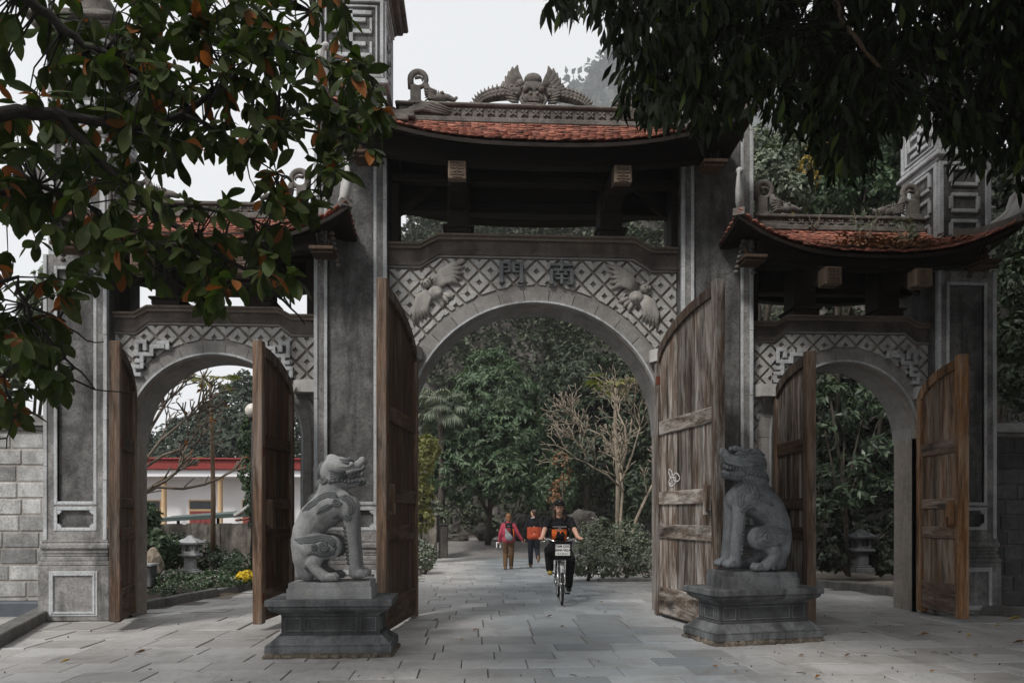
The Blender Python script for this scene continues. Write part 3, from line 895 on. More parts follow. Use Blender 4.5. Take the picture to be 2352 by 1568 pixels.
# bats in relief
def bat(cx, cz, s, flip, rot):
    m = MB(); ax = Vector((0, 1, 0))
    def P(x, z, y=0): 
        X, Z = x*flip, z; a = rot*flip
        return Vector((cx+s*(X*math.cos(a)-Z*math.sin(a)), -.03+y, cz+s*(X*math.sin(a)+Z*math.cos(a))))
    for k in range(5):                                    # upper wing, ribs sweeping up and out
        u = k/4
        pts = [P(.06+.06*u, .10-.10*u, -.02), P(.25+.02*u, .30-.20*u, -.05), P(.50-.05*u, .42-.30*u, -.045), P(.80-.18*u, .50-.52*u, -.015)]
        m.tube(pts, [s*.06, s*.085, s*.075, s*.012], 8, sq=(ax, .42))
    for k in range(5):                                    # lower wing
        u = k/4
        pts = [P(-.10+.08*u, -.06-.04*u, -.02), P(-.28+.14*u, -.18-.10*u, -.05), P(-.42+.22*u, -.42-.02*u, -.045), P(-.48+.36*u, -.78+.18*u, -.015)]
        m.tube(pts, [s*.06, s*.085, s*.075, s*.012], 8, sq=(ax, .42))
    m.ball(P(.06, -.12, -.02), (s*.17, .07, s*.15), 14, 8); m.ball(P(.10, -.16, -.06), (s*.09, .05, s*.08), 12, 7)
    m.ball(P(-.10, .10, -.03), (s*.10, .06, s*.10), 12, 7)
    for a, b in ((-.16, .20), (-.04, .20), (-.20, .12)): m.ball(P(a, b, -.04), (s*.045, .04, s*.05), 8, 6)
    for a, b in ((-.14, .09), (-.08, .13)): m.ball(P(a, b, -.09), s*.025, 8, 6)
    for k in range(3): m.tube([P(.12+.05*k, -.22+.03*k, -.02), P(.18+.09*k, -.36+.07*k, -.02), P(.17+.13*k, -.47+.10*k, -.005)], [s*.06, s*.05, s*.01], 8, sq=(ax, .6))
    return m.build('bat_relief', S_BAT, aw)
bat(-1.44, 4.60, .66, 1, .12); bat(1.50, 4.58, .66, -1, .12)

# roof of the middle gate
rf = Roof(CX-.03, 2.02, 2.74, .2, -1.08, 1.45, 7.09, 6.15, .46, .1)
rt = roof(MG, rf, .112, 17)
for sx in (-1, 1):
    for bk in (False, True): hip_ridge(MG, rf, sx, bk, S_RIDGE, .62, True)
# ridge with pierced band
rg = MB()
rg.box(CX-2.05, CX+2.05, .06, .34, 7.00, 7.08, .015); rg.box(CX-1.95, CX+1.95, .10, .30, 7.081, 7.235, .01); rg.box(CX-2.0, CX+2.0, .05, .35, 7.236, 7.28, .015)
ridge = rg.build('roof_ridge', S_RIDGE, MG)
for i in range(15):
    x = CX-1.12+i*.16; fl = MB()
    for a in range(4):
        w = math.pi/4+a*math.pi/2
        fl.tube([(x, .095, 7.158), (x+.045*math.cos(w), .085, 7.158+.04*math.sin(w)), (x+.07*math.cos(w), .095, 7.158+.06*math.sin(w))], [.012, .02, .005], 6)
    fl.ball((x, .09, 7.158), .018, 6, 4); fl.build('ridge_flower', S_RIDGE, ridge)
for s in (-1, 1):       # curling clouds at both ends of the band
    c = MB()
    for k in range(4): c.tube([(CX+s*(1.9-.05*k), .08, 7.12+.03*k), (CX+s*(1.6-.04*k), .06, 7.16+.03*k), (CX+s*(1.25-.02*k), .08, 7.10+.025*k)], [.02, .035, .008], 6)
    c.build('ridge_cloud', S_RIDGE, ridge)
def dragon_face(par, cx, y, z, s, mat):
    """frontal dragon mask with two arching scaly bodies"""
    m = MB(); P = lambda a, b, c=0: Vector((cx+a*s*1.14, y+c*s, z+b*s))
    m.ball(P(0, .34), (.27*s, .17*s, .22*s), 16, 10)                 # brow
    m.ball(P(0, .56, -.02), (.18*s, .13*s, .13*s), 14, 8)
    m.ball(P(0, .15, -.05), (.25*s, .16*s, .14*s), 16, 8)            # muzzle
    for q in (-1, 1):
        m.ball(P(.13*q, .31, -.15), .065*s, 10, 7); m.ball(P(.22*q, .47, -.06), (.085*s, .07*s, .08*s), 10, 7)
        m.tube([P(.03*q, .30, -.16), P(.12*q, .37, -.17), P(.22*q, .36, -.10)], [.02*s, .035*s, .015*s], 8)
        m.ball(P(.055*q, .20, -.19), .045*s, 8, 6)
        m.tube([P(.17*q, .24, -.10), P(.22*q, .12, -.12), P(.17*q, .02, -.12), P(.10*q, .03, -.14)], [.03*s, .035*s, .03*s, .02*s], 8)
        m.ball(P(.24*q, .30, 0), (.07*s, .06*s, .11*s), 10, 7)
        for k in range(6):                                          # flames of the mane
            u = k/5; a = 1.15-.95*u
            b0 = P(q*(.20+.06*u), .50-.22*u, .0)
            L = .40-.04*u if k else .36
            d = Vector((q*math.cos(a), 0, math.sin(a))); nrm = Vector((-q*math.sin(a), 0, math.cos(a)))
            m.tube([b0, b0+d*L*s*.4-nrm*.02*s, b0+d*L*s*.75+nrm*.0*s, b0+d*L*s+nrm*.08*s], [.06*s, .085*s, .065*s, .012*s], 8, sq=(Vector((0, 1, 0)), .6))
        body = []
        for k in range(15):
            u = k/14; a = math.radians(80-95*u)
            body.append(P(q*(.20+.72*math.sin(math.pi*.5*u)*1.0+.05*u), .02+.32*math.cos(math.pi*.5*u)**.8, .03))
        rr = [(.145-.075*(k/14)**1.5)*s for k in range(15)]
        m.tube(body, rr, 10, sq=(Vector((0, 1, 0)), .9))
        for k in range(1, 14):                                       # scales and spines
            t = (body[k+1]-body[k-1]).normalized(); nrm = Vector((-t.z*q, 0, t.x*q)); nrm = nrm if nrm.z > 0 or k > 10 else -nrm
            m.tube([body[k]+nrm*rr[k]*.8, body[k]+nrm*(rr[k]+.07*s)-t*.02*s], [.035*s, .006*s], 6, sq=(Vector((0, 1, 0)), .5))
            for w in (-.55, .0, .5): m.ball(body[k]+nrm*rr[k]*w+Vector((0, -rr[k]*.78, 0)), (.036*s, .02*s, .032*s), 7, 5)
        for k in range(5): m.tube([P(q*(.25+.02*k), .10+.05*k, -.06), P(q*(.36+.03*k), .10+.065*k, -.08), P(q*(.46+.02*k), .16+.06*k, -.04)], [.02*s, .03*s, .008*s], 6)
    for k in range(8): m.box(cx+(-.095+.025*k)*s, cx+(-.075+.025*k)*s, y-.20*s, y-.14*s, z+.055*s, z+.085*s, .002)
    m.tube([P(-.15, .03, -.13), P(0, .0, -.17), P(.15, .03, -.13)], [.025*s, .04*s, .025*s], 8)
    m.tube([P(-.15, .11, -.13), P(0, .095, -.18), P(.15, .11, -.13)], [.02*s, .025*s, .02*s], 8)
    return m.build('dragon_mask', mat, par)
dragon_face(ridge, .0, .2, 7.28, .74, S_RIDGE)
def ridge_dragon(par, x, y, z, s, d, mat):
    """ridge-end dragon: post, ring of a tail, head biting towards the middle (d = direction along x)"""
    m = MB(); ax = Vector((0, 1, 0))
    P = lambda a, b, c=0: Vector((x+a*s*d, y+c*s, z+b*s))
    m.box(x-.11*s, x+.11*s, y-.09*s, y+.09*s, z-.02, z+.42*s, .01)
    m.box(x-.15*s, x+.15*s, y-.12*s, y+.12*s, z-.05, z+.08*s, .01)
    ring = [P(.06+.17*math.cos(w), .58+.17*math.sin(w)) for w in [math.pi*1.0-i*math.pi*1.75/16 for i in range(17)]]
    m.tube([P(-.10, .38)]+ring, [.07*s]*2+[.07*s*(1-.025*i) for i in range(16)], 10, sq=(ax, .8))
    m.tube([P(.06+.10*math.cos(w), .58+.06*math.sin(w)) for w in (2.5, 1.2, .2, -.6)], [.04*s, .035*s, .03*s, .015*s], 8)
    m.tube([P(.22, .48), P(.27, .30), P(.40, .16), P(.52, .14)], [.06*s, .09*s, .12*s, .11*s], 10)          # neck
    m.ball(P(.52, .17), (.16*s, .12*s, .12*s), 12, 8); m.tube([P(.55, .22), P(.72, .20), P(.84, .16), P(.90, .22)], [.09*s, .07*s, .05*s, .03*s], 8)
    m.tube([P(.52, .08), P(.66, .02), P(.78, .02)], [.07*s, .05*s, .02*s], 8)
    m.ball(P(.58, .26, -.08), .04*s, 8, 6); m.ball(P(.58, .26, .08), .04*s, 8, 6)
    for k in range(5): m.tube([P(.42+.04*k, .26), P(.40+.045*k, .40-.02*k)], [.03*s, .006*s], 6)
    for k in range(5): m.tube([P(.44, .12+.04*k, -.08), P(.30, .13+.05*k, -.10), P(.20, .08+.07*k, -.06)], [.03*s, .035*s, .006*s], 6)
    for k in range(4): m.tube([P(.40+.05*k, .04-.01*k, -.1), P(.62+.08*k, -.03-.015*k, -.12), P(.85+.1*k, .0-.03*k, -.09)], [.025*s, .03*s, .006*s], 6)
    return m.build('ridge_dragon', mat, par)
ridge_dragon(ridge, CX-1.72, .2, 7.28, .66, 1, S_RIDGE); ridge_dragon(ridge, CX+1.72, .2, 7.28, .66, -1, S_RIDGE)
for s in (-1, 1):     # stepped end block where ridge and hips meet
    m = MB(); m.box(CX+s*1.72, CX+s*2.15, -.06, .42, 6.99, 7.09, .012); m.box(CX+s*1.80, CX+s*2.22, -.12, .46, 6.91, 6.99, .012); m.build('ridge_block', S_RIDGE, ridge)

# timber under the roof
def timber(par, name, F, mat=W_ROOF):
    m = MB(); F(m); return m.build(name, mat, par)
def under(par, cx, hw, zl, zt, yb, posts, zpan, ze):
    for yy, za, zb_ in ((-.62, zt-.42, zt-.10), (.95, zt-.42, zt-.1)):     # curved purlins following the eaves
        m = MB(); n = 14
        pts = [Vector((cx+hw*1.12*(-1+2*i/n), yy, za+.16*abs(-1+2*i/n)**2.4)) for i in range(n+1)]
        sweep_box(m, pts, [.07]*(n+1), [zb_-za]*(n+1)); m.build('purlin', W_ROOF, par)
    timber(par, 'wall_board', lambda m: m.box(cx-hw, cx+hw, yb, yb+.06, zpan, zt+.35))
    timber(par, 'tie_beam', lambda m: m.box(cx-hw, cx+hw, -.12, .04, zpan+.20, zpan+.30, .012))
    timber(par, 'tie_beam', lambda m: m.box(cx-hw, cx+hw, yb-.08, yb+.10, zpan-.02, zpan+.14, .012))
    for x in posts:
        timber(par, 'post', lambda m: (m.box(x-.19, x+.19, -.14, .34, zl+.001, zl+.075, .012), m.box(x-.22, x+.22, -.17, .37, zl+.075, zl+.11, .012), m.box(x-.16, x+.16, -.08, .28, zl+.11, zpan+.5, .015)))
        m = MB(); P = [Vector((x, .02, zl+.28)), Vector((x, -.22, zl+.40)), Vector((x, -.48, (zl+.45+ze)/2)), Vector((x, -.80, ze))]
        sweep_box(m, P, [.125, .12, .115, .115], [.24, .25, .25, .25]); b = m.build('beam_arm', W_ROOF, par)
        e = MB(); y = -.90; z = ze+.01; q = .117
        e.box(x-q, x+q, y, y+.2, z, z+2*q, .01)
        be = e.build('beam_end', W_CARV, b)
        g = MB(); fret(g, x, z+q, .20, .20, lambda mm, xa, xb, za, zb2, d: mm.box(xa, xb, y-.012, y+.01, za, zb2)); g.build('carving', W_CARV, b)
    for s in (-1, 1):
        m = MB(); sweep_box(m, [Vector((cx+s*(hw-.03), .2, zl+.30)), Vector((cx+s*(hw-.62), .2, zpan+.24))], [.05, .05], [.07, .07]); m.build('brace', W_ROOF, par)
        timber(par, 'post', lambda m: m.box(cx+s*(hw-.11), cx+s*(hw-.002), -.05, .25, zl-.10, zt+.1, .01))
under(MG, CX, 2.04, 5.35, 6.45, .42, (CX-1.10, CX+1.06), 5.86, 5.73)
def eave_bracket(par, x, y, z, s):
    m = MB(); m.box(x-.16, x+.16, y-.18, y+.14, z-.02, z+.03, .01); m.tube([(x+.02*s, y, z+.03), (x+.10*s, y+.04, z+.24)], [.035, .028], 8)
    m.box(x-.14, x+.14, y-.15, y+.11, z-.06, z-.021, .01)
    m.build('eave_bracket', W_BRKT, par)
eave_bracket(MG, CX+2.28, -.75, 6.05, 1); eave_bracket(MG, CX-2.28, -.75, 6.05, -1)

# doors of the middle gate
def G(px, py): 
    b = (YHP-py)/FPX; a = (px-CXP)/FPX; tt = -EYE/b
    return (CAMP[0]+tt*(_d[0]+_r[0]*a), CAMP[1]+tt*(_d[1]+_r[1]*a))
RL = [(2.52, 2.72), (1.56, 1.74), (1.09, 1.29), (.05, .42)]
hL = (-1.68, -.12); L = 1.72
def endp(h, ang): return (h[0]+L*math.sin(ang), h[1]-L*math.cos(ang))
door(MG, hL, endp(hL, R(-8)), .04, 3.52, 4.10, RL, 5, W_DARKL, W_STILE, [(L-.2, 1.62, -.07)], [(L-.06, 2.3), (L-.06, 1.3)], wr=W_BROWNH, wa=W_ARCH)[0]['label'] = 'dark brown plank door folded back beside the left lion'
hR = (1.75, -.12)
endp2 = endp(hR, R(10.5))
DGREY = door(MG, hR, endp2, .04, 3.52, 4.16, RL, 6, W_GREY, W_GREY, [(L-.2, 1.62, .07)], [(L-.30, .25), (.09, 3.30)], wr=W_GREYD, wa=W_ARCH)[0]
DGREY['label'] = 'bleached grey plank door with white scribble beside the right lion'

# ================================================================== side gates
def side_gate(name, label, cx, xa, xb, outer, r, doors, lat_o):
    g = thing(name, label, 'gate', (cx, .2, 0))
    shaft(g, outer[0], outer[1], -.25, .95, 0, 4.9)
    tower(g, outer[0]+.03, outer[1]-.03, -.22, .9, 4.9, 6.66, 7.72, True, 8.4)
    zc = 3.62-r
    w = arch_wall(g, xa, xb, cx, zc, r, 4.07, .0, .56, S_GRND)
    arch_ring(w, cx, zc, r, .16, 13, 0)
    lo = lambda x: stepped(x, cx, 1.03, .86, 3.93, 4.065)-.025
    lattice(w, xa, xb, cx, zc, r+.16+.055, lo, (.158, .162), (-.158, .162), lat_o, 0)
    lintel(g, xa, xb, cx, 1.05, .88, 3.93, 4.065, 4.19, 4.285, 0)
    brackets(g, cx, r+.02, 3.10)
    # meander reliefs in the corners of the spandrel
    for s in (-1, 1):
        m = MB(); q = .066; b = .028
        ox, oz = cx+s*(1.02 if s > 0 else 1.02), 3.80
        P = lambda a, c: (ox-s*a*q, oz+c*q)
        def line(pts, k):
            for i in range(len(pts)-1):
                (x0, z0), (x1, z1) = P(*pts[i]), P(*pts[i+1])
                m.box(min(x0, x1)-b, max(x0, x1)+b, -.092-.002*((i+k) % 3), .0, min(z0, z1)-b, max(z0, z1)+b, .007)
        line([(1.6, -1.6), (1.6, -.2), (0, -.2), (0, -2.8), (3.0, -2.8), (3.0, -1.2), (4.6, -1.2), (4.6, -.4), (6.2, -.4), (6.2, -1.4)], 0)
        line([(1.0, -2.8), (1.0, -5.4), (-.6, -5.4), (-.6, -7.0), (.4, -7.0)], 1); line([(1.0, -4.2), (.0, -4.2)], 2); line([(4.6, -1.2), (5.2, -1.2)], 1)
        m.build('meander_relief', S_TRIM, w)
    rf = Roof(cx+.03, 1.30, 1.95, .2, -.85, 1.25, 5.64, 4.90, .46, .14)
    roof(g, rf, .105, 14)
    for sx in (-1, 1):
        for bk in (False, True): hip_ridge(g, rf, sx, bk, S_RIDGE, .56, True)
    m = MB(); m.box(cx-1.35, cx+1.35, .06, .34, 5.57, 5.65, .012); m.box(cx-1.27, cx+1.27, .10, .30, 5.651, 5.75, .01); m.box(cx-1.3, cx+1.3, .06, .34, 5.751, 5.80, .012)
    rid = m.build('roof_ridge', S_RIDGE, g)
    for i in range(11):
        x = cx-.75+i*.15; fl = MB()
        for a in range(4):
            ww = math.pi/4+a*math.pi/2; fl.tube([(x, .095, 5.70), (x+.04*math.cos(ww), .085, 5.70+.03*math.sin(ww)), (x+.06*math.cos(ww), .095, 5.70+.045*math.sin(ww))], [.01, .017, .004], 6)
        fl.build('ridge_flower', S_RIDGE, rid)
    ridge_dragon(rid, cx-1.15, .2, 5.80, .68, 1, S_RIDGE); ridge_dragon(rid, cx+1.15, .2, 5.80, .68, -1, S_RIDGE)
    under(g, cx, (xb-xa)/2-.005, 4.285, 5.16, .42, (cx-.62, cx+.62), 4.75, 4.46)
    for s in (-1, 1):
        eave_bracket(g, cx+s*1.62, -.62, 4.86, s)
        for k in range(7):                              # beaded edge tiles hanging under the corner of the eaves
            for e in (-1, 1): m = MB(); m.ball((cx+s*(1.66-.0*k)+e*.10*(.6+.1*k), -.60+.02*k, 5.12-.062*k), (.038, .038, .03), 8, 6); m.build('eave_bead', S_RIDGE, g)
    for d in doors: door(g, *d[:9], **d[9])[0]['label'] = d[10]
    return g
RS = [(2.24, 2.42), (1.50, 1.64), (1.10, 1.26), (.1, .50)]
L = 1.13
h1, h2 = (-5.50, -.12), (-3.38, -.12)
LG = side_gate('side_gate', 'lower left gate, its roof half hidden behind the large orange and green leaves', -4.44, -5.80, -3.04, (-6.60, -5.77), 1.17, [
    (h1, endp(h1, R(15)), .12, 3.06, 3.48, RS, 3, W_DARKL, W_STILE, dict(latch=[(L-.2, 1.45, .07)], rust=[(L-.05, .55), (L-.05, 2.3), (L-.05, 1.2)], wr=W_BROWNH, wa=W_ARCH), 'brown plank door seen almost edge-on'),
    (h2, endp(h2, R(-6)), .08, 3.06, 3.50, RS, 4, W_DARKL, W_STILE, dict(latch=[(L-.2, 1.45, -.07)], rust=[(L-.05, .4), (L-.05, 2.2)], wr=W_BROWNH, wa=W_ARCH), 'dark plank door folded back behind the left lion')], (-4.44, 3.87))
L = 1.08
h1, h2 = (3.46, -.12), (5.58, -.12)
RG = side_gate('side_gate', 'lower right gate in deep shade, dead leaves and weeds on its roof', 4.52, 3.075, 5.89, (5.75, 6.62), 1.08, [
    (h1, endp(h1, R(0)), .06, 3.06, 3.47, RS, 4, W_GREY, W_STILE, dict(latch=[(L-.2, 1.45, -.07)], rust=None, wr=W_BROWNH, wa=W_ARCH), 'grey plank door half hidden behind the right lion'),
    (h2, endp(h2, R(-5)), .07, 3.06, 3.45, RS, 4, W_OCHP, W_ORNG, dict(latch=[(L-.2, 1.45, .07)], rust=None, wr=W_OCHH, wa=W_ORNG), 'ochre stained plank door at the far right')], (4.52, 3.87))
# ================================================================== guardian lions on pedestals
def remesh(name, mb, mat, parent, voxel, smooth_it, o0, extra=None, place=None, smf=.5):
    """fuse overlapping solids into one continuous skin"""
    me = mb.mesh('tmp'); ob = bpy.data.objects.new('tmp', me); COL.objects.link(ob)
    r = ob.modifiers.new('r', 'REMESH'); r.mode = 'VOXEL'; r.voxel_size = voxel
    s = ob.modifiers.new('s', 'SMOOTH'); s.iterations = smooth_it; s.factor = smf
    dg = bpy.context.evaluated_depsgraph_get(); dg.update()
    m2 = bpy.data.meshes.new_from_object(ob.evaluated_get(dg))
    bpy.data.objects.remove(ob); bpy.data.meshes.remove(me)
    bm = bmesh.new(); bm.from_mesh(m2)
    if extra: em = extra.mesh('tmp2'); bm.from_mesh(em); bpy.data.meshes.remove(em)
    if place is not None: bm.transform(place)
    bmesh.ops.translate(bm, verts=bm.verts, vec=-Vector(o0))
    if place is not None and place.determinant() < 0: bmesh.ops.reverse_faces(bm, faces=bm.faces)
    for f in bm.faces: f.smooth = True
    m2.materials.clear(); bm.to_mesh(m2); bm.free(); m2.name = name; m2.materials.append(mat)
    o = bpy.data.objects.new(name, m2); COL.objects.link(o)
    if parent: o.parent = parent
    ORG[o.name] = Vector(o0); return o
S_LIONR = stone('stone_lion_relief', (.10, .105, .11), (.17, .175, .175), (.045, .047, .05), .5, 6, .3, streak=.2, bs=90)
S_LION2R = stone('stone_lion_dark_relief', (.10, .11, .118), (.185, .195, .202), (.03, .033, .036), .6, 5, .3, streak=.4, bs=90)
def pedestal(name, label, c, w, d, rot, s, zsc):
    p = thing(name, label, 'pedestal', (c[0], c[1], 0), 'stone pedestals of the guardian lions')
    M = Matrix.Translation((c[0], c[1], 0)) @ Matrix.Rotation(rot, 4, 'Z')
    def ringloft(prof, mat, nm, cap=True):
        m = MB(); v = []; f = []
        for (o, z) in prof:
            a, b = w/2-o, d/2-o
            v += [M @ Vector(q) for q in ((-a, -b, z*zsc), (a, -b, z*zsc), (a, b, z*zsc), (-a, b, z*zsc))]
        k = len(prof)
        for i in range(k-1):
            for e in range(4): f.append([i*4+e, i*4+(e+1) % 4, i*4+4+(e+1) % 4, i*4+4+e])
        f.append([3, 2, 1, 0]); f.append([(k-1)*4+e for e in range(4)])
        m.add(v, f); return m.build(nm, mat, p)
    # rough footing
    m = MB()
    for i in range(46):
        e = i % 4; u = random.uniform(-.5, .5); h = random.uniform(.02, .058)
        x, y = ((u*w, -d/2), (w/2, u*d), (u*w, d/2), (-w/2, u*d))[e]
        m.ball(M @ Vector((x, y, h*.35)), (random.uniform(.03, .07), random.uniform(.012, .03), h*.7), 7, 5, M=Matrix.Rotation(rot+(0 if e % 2 == 0 else R(90)), 3, 'Z'), sm=False)
    m.box(-w/2+.008, w/2-.008, -d/2+.008, d/2-.008, -.02, .05, M=M); m.build('footing', S_MORTD, p)
    ringloft([(.0, .05), (.0, .116)], S_PED, 'plinth_course')
    ringloft([(.012, .117), (.008, .122), (.008, .132), (.018, .137), (.03, .142), (.06, .168), (.085, .19), (.098, .206), (.12, .208)], S_PED, 'cavetto_base')
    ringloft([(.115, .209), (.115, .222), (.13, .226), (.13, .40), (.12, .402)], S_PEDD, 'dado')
    m = MB()
    for sx, L in ((0, w), (1, d), (2, w), (3, d)):
        Q = M @ Matrix.Rotation(sx*math.pi/2, 4, 'Z'); off = -((d if sx % 2 == 0 else w)/2-.13)
        H = L/2-.15
        cuts = [-H, -H+.19, H-.19, H] if sx % 2 == 0 else [-H, -H+.09, H-.09, H]
        for i in range(3):
            a, b = cuts[i]+.015, cuts[i+1]-.015
            za, zb = .245*zsc, .385*zsc; t = .012
            m.box(a, b, off-.008, off+.01, za, za+t, .003, M=Q); m.box(a, b, off-.008, off+.01, zb-t, zb, .003, M=Q)
            m.box(a, a+t, off-.009, off+.01, za, zb, .003, M=Q); m.box(b-t, b, off-.009, off+.01, za, zb, .003, M=Q)
    m.build('panel_frame', S_PED, p)
    ringloft([(.128, .403), (.125, .415), (.105, .43), (.07, .445), (.035, .47), (.02, .495), (.028, .506)], S_PED, 'flared_cornice')
    ringloft([(.006, .507), (.0, .513), (.0, .566), (.006, .573)], S_PED, 'top_slab')
    return p, M
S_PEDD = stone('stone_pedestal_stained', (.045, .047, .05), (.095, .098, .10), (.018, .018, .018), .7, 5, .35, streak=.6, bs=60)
S_MORTD = stone('rough_footing', (.09, .075, .06), (.27, .225, .175), (.025, .022, .02), .8, 14, 1.2)
def lion(name, label, M, base_z, mat, left, mat2):
    """seated guardian beast; local frame in zoomed-photo units: +x is the way it faces, y its left side, z up"""
    k = .00139
    o0 = M @ Vector((0, 0, base_z))
    L = thing(name, label, 'statue', o0, 'guardian lion statues')
    P = lambda zx, zy, y=0.: Vector(((zx-500)*k, y, (1000-zy)*k))
    m = MB(); T = Vector((0, 1, 0))
    def chain(pts, n=14, sq=None):
        m.tube([P(a, b, c) for a, b, c, r in pts], [r*k for a, b, c, r in pts], n, sq=(T, sq) if sq else None)
        for a, b, c, r in (pts[0], pts[-1]): m.ball(P(a, b, c), (r*k, r*k*(sq or 1), r*k), 12, 8)
    chain([(325, 930, 0, 80), (305, 840, 0, 100), (298, 740, 0, 106), (315, 640, 0, 112), (365, 545, 0, 122), (450, 470, 0, 134), (540, 440, 0, 128), (605, 455, 0, 96)], 18, 1.25)
    chain([(440, 450, 0, 110), (482, 370, 0, 106), (506, 280, 0, 100), (520, 190, 0, 98)], 16, 1.12)
    m.ball(P(535, 168), (122*k, 128*k, 88*k), 18, 12); m.ball(P(480, 200), (75*k, 112*k, 85*k), 16, 10)                                       # skull
    m.ball(P(490, 92), (45*k, 50*k, 30*k), 12, 8)                                          # crest knob
    chain([(590, 168, 0, 74), (650, 162, 0, 54), (695, 145, 0, 40), (714, 118, 0, 34)], 14, 1.5)
    m.ball(P(712, 105), (28*k, 40*k, 26*k), 10, 8)
    chain([(550, 262, 0, 60), (630, 276, 0, 42), (695, 268, 0, 30), (728, 246, 0, 20)], 12, 1.6)
    for s in (-1, 1):
        y = s*.105
        chain([(575, 430, y, 82), (625, 480, y, 70), (640, 560, y*1.0, 52), (648, 660, y, 46), (660, 780, y, 43), (668, 880, y, 45), (672, 935, y, 48)], 12)
        m.ball(P(705, 942, y), (72*k, 55*k, 36*k), 12, 8)
        m.ball(P(560, 420, s*.09), (95*k, 60*k, 95*k), 12, 8)                              # shoulder
        m.ball(P(420, 745, s*.15), (150*k, 75*k, 98*k), 16, 10); m.ball(P(500, 745, s*.16), (90*k, 70*k, 88*k), 14, 9)   # haunch
        chain([(400, 830, s*.17, 55), (365, 865, s*.17, 42), (410, 920, s*.17, 42), (455, 955, s*.17, 42)], 12)
        m.ball(P(510, 962, s*.17), (65*k, 48*k, 32*k), 12, 8)
        m.ball(P(600, 125, s*.07), (42*k, 25*k, 22*k), 10, 7)                              # brow
    chain([(232, 700, 0, 30), (225, 800, 0, 28), (240, 900, 0, 24), (255, 960, 0, 34)], 10)
    from mathutils.bvhtree import BVHTree
    sk = remesh('tmp', m, mat, None, .0125, 4, (0, 0, 0)); bv = BVHTree.FromPolygons([v.co.copy() for v in sk.data.vertices], [list(p.vertices) for p in sk.data.polygons]); bpy.data.objects.remove(sk)
    def S(zx, zy, y, lift=0.):
        p = P(zx, zy, 0); s = 1 if y > 0 else -1
        h = bv.ray_cast(Vector((p.x, s*.6, p.z)), Vector((0, -s, 0)))[0]
        return Vector((p.x, (h.y+s*lift) if h and h.y*s > .0 else y, p.z))
    e = MB()
    def swirl(pts, r0, y, sq=.75): e.tube([S(a, b, y, -.001) for a, b in pts], [r0*k*w for w in ([.4]+[1.2]*(len(pts)-2)+[.3])], 8, mi=1, sq=(T, sq))
    def spiral(cx, cy, r, y, turns=1.6, t=9):
        n = 16; e.tube([S(cx+r*(1-i/n*.85)*math.cos(i/n*turns*2*math.pi), cy+r*(1-i/n*.85)*math.sin(i/n*turns*2*math.pi), y, .004) for i in range(n+1)], [t*k*1.35]*(n+1), 6, mi=1)
    for s in (-1, 1):
        y1 = s*.215; y2 = s*.265
        def band(pts, w, y):                                                               # broad flame band with grooves
            for o in (-1, 0, 1):
                q = []
                for a in range(len(pts)):
                    t = Vector(pts[min(a+1, len(pts)-1)])-Vector(pts[max(a-1, 0)]); t.normalize()
                    u = 1 if 0 < a < len(pts)-1 else .15
                    q.append(S(pts[a][0]-t.y*o*w*u, pts[a][1]+t.x*o*w*u, y, .002-.004*abs(o)))
                e.tube(q, [w*.72*k*(.5 if a in (0, len(pts)-1) else 1) for a in range(len(pts))], 7, 1)
        band([(298, 488), (345, 455), (392, 425), (432, 388), (480, 368), (528, 372), (562, 392)], 15, s*.19)
        band([(412, 505), (450, 476), (492, 455), (530, 440)], 13, s*.19)
        band([(560, 388), (605, 388), (640, 412), (655, 450), (652, 495), (640, 520)], 15, s*.15)
        band([(515, 540), (560, 522), (605, 530), (635, 545)], 11, s*.16)
        spiral(553, 422, 32, s*.195); spiral(628, 528, 24, s*.165)
        band([(246, 690), (300, 700), (350, 694), (400, 690), (440, 676), (490, 682), (530, 712), (552, 760)], 16, s*.24)
        band([(345, 802), (390, 778), (430, 792), (480, 800), (525, 785), (550, 750)], 14, s*.24)
        spiral(468, 738, 36, s*.262, 1.8, 10); spiral(400, 742, 18, s*.25)
        for i in range(10): spiral(598+3*i, 600+29*i, 12, s*.105, 1.2, 6)                    # curls behind the foreleg
        for i in range(6): spiral(330+14*i, 895+14*i, 13, s*.20, 1.2, 6)
        for i in range(4):                                                                 # toes
            for (a, b, yy) in ((752-6*abs(i-1.5), 948, s*.105), (556-5*abs(i-1.5), 968, s*.17)):
                yo = yy+(i-1.5)*.032; e.tube([P(a-50, b-18, yo), P(a-16, b-22, yo), P(a, b+2, yo), P(a, b+18, yo)], [17*k, 18*k, 14*k, 8*k], 8)
        for i in range(10): e.ball(S(470+26*i, 266+6*math.sin(i*1.3), s*(.115-.0032*i*i*.35)), 18*k, 8, 6, 1)   # beard beads
        for i in range(4): e.tube([S(610, 205+9*i, s*.085), S(560, 198+13*i, s*.11), S(530, 196+16*i, s*.11), S(495, 190+22*i, s*.118)], [12*k, 20*k, 17*k, 4*k], 7, 1)
        spiral(447, 258, 26, s*.13, 1.3, 11)                                               # ear
        e.ball(S(646, 142, s*.062), 19*k, 10, 7)                                           # eye
        e.tube([S(560, 108, s*.085), S(600, 118, s*.085), S(632, 104, s*.085), S(660, 122, s*.07)], [7*k, 17*k, 19*k, 9*k], 8, 1); e.tube([S(575, 128, s*.085), S(612, 136, s*.085), S(640, 122, s*.085)], [6*k, 13*k, 8*k], 8, 1)
        e.tube([S(575, 160, s*.085), S(615, 162, s*.085), S(655, 150, s*.07)], [5*k, 9*k, 5*k], 8)
        e.tube([S(575, 225, s*.09), S(620, 200, s*.09), S(670, 186, s*.085), S(712, 172, s*.07), S(735, 150, s*.05)], [10*k, 15*k, 14*k, 13*k, 8*k], 8)     # upper lip
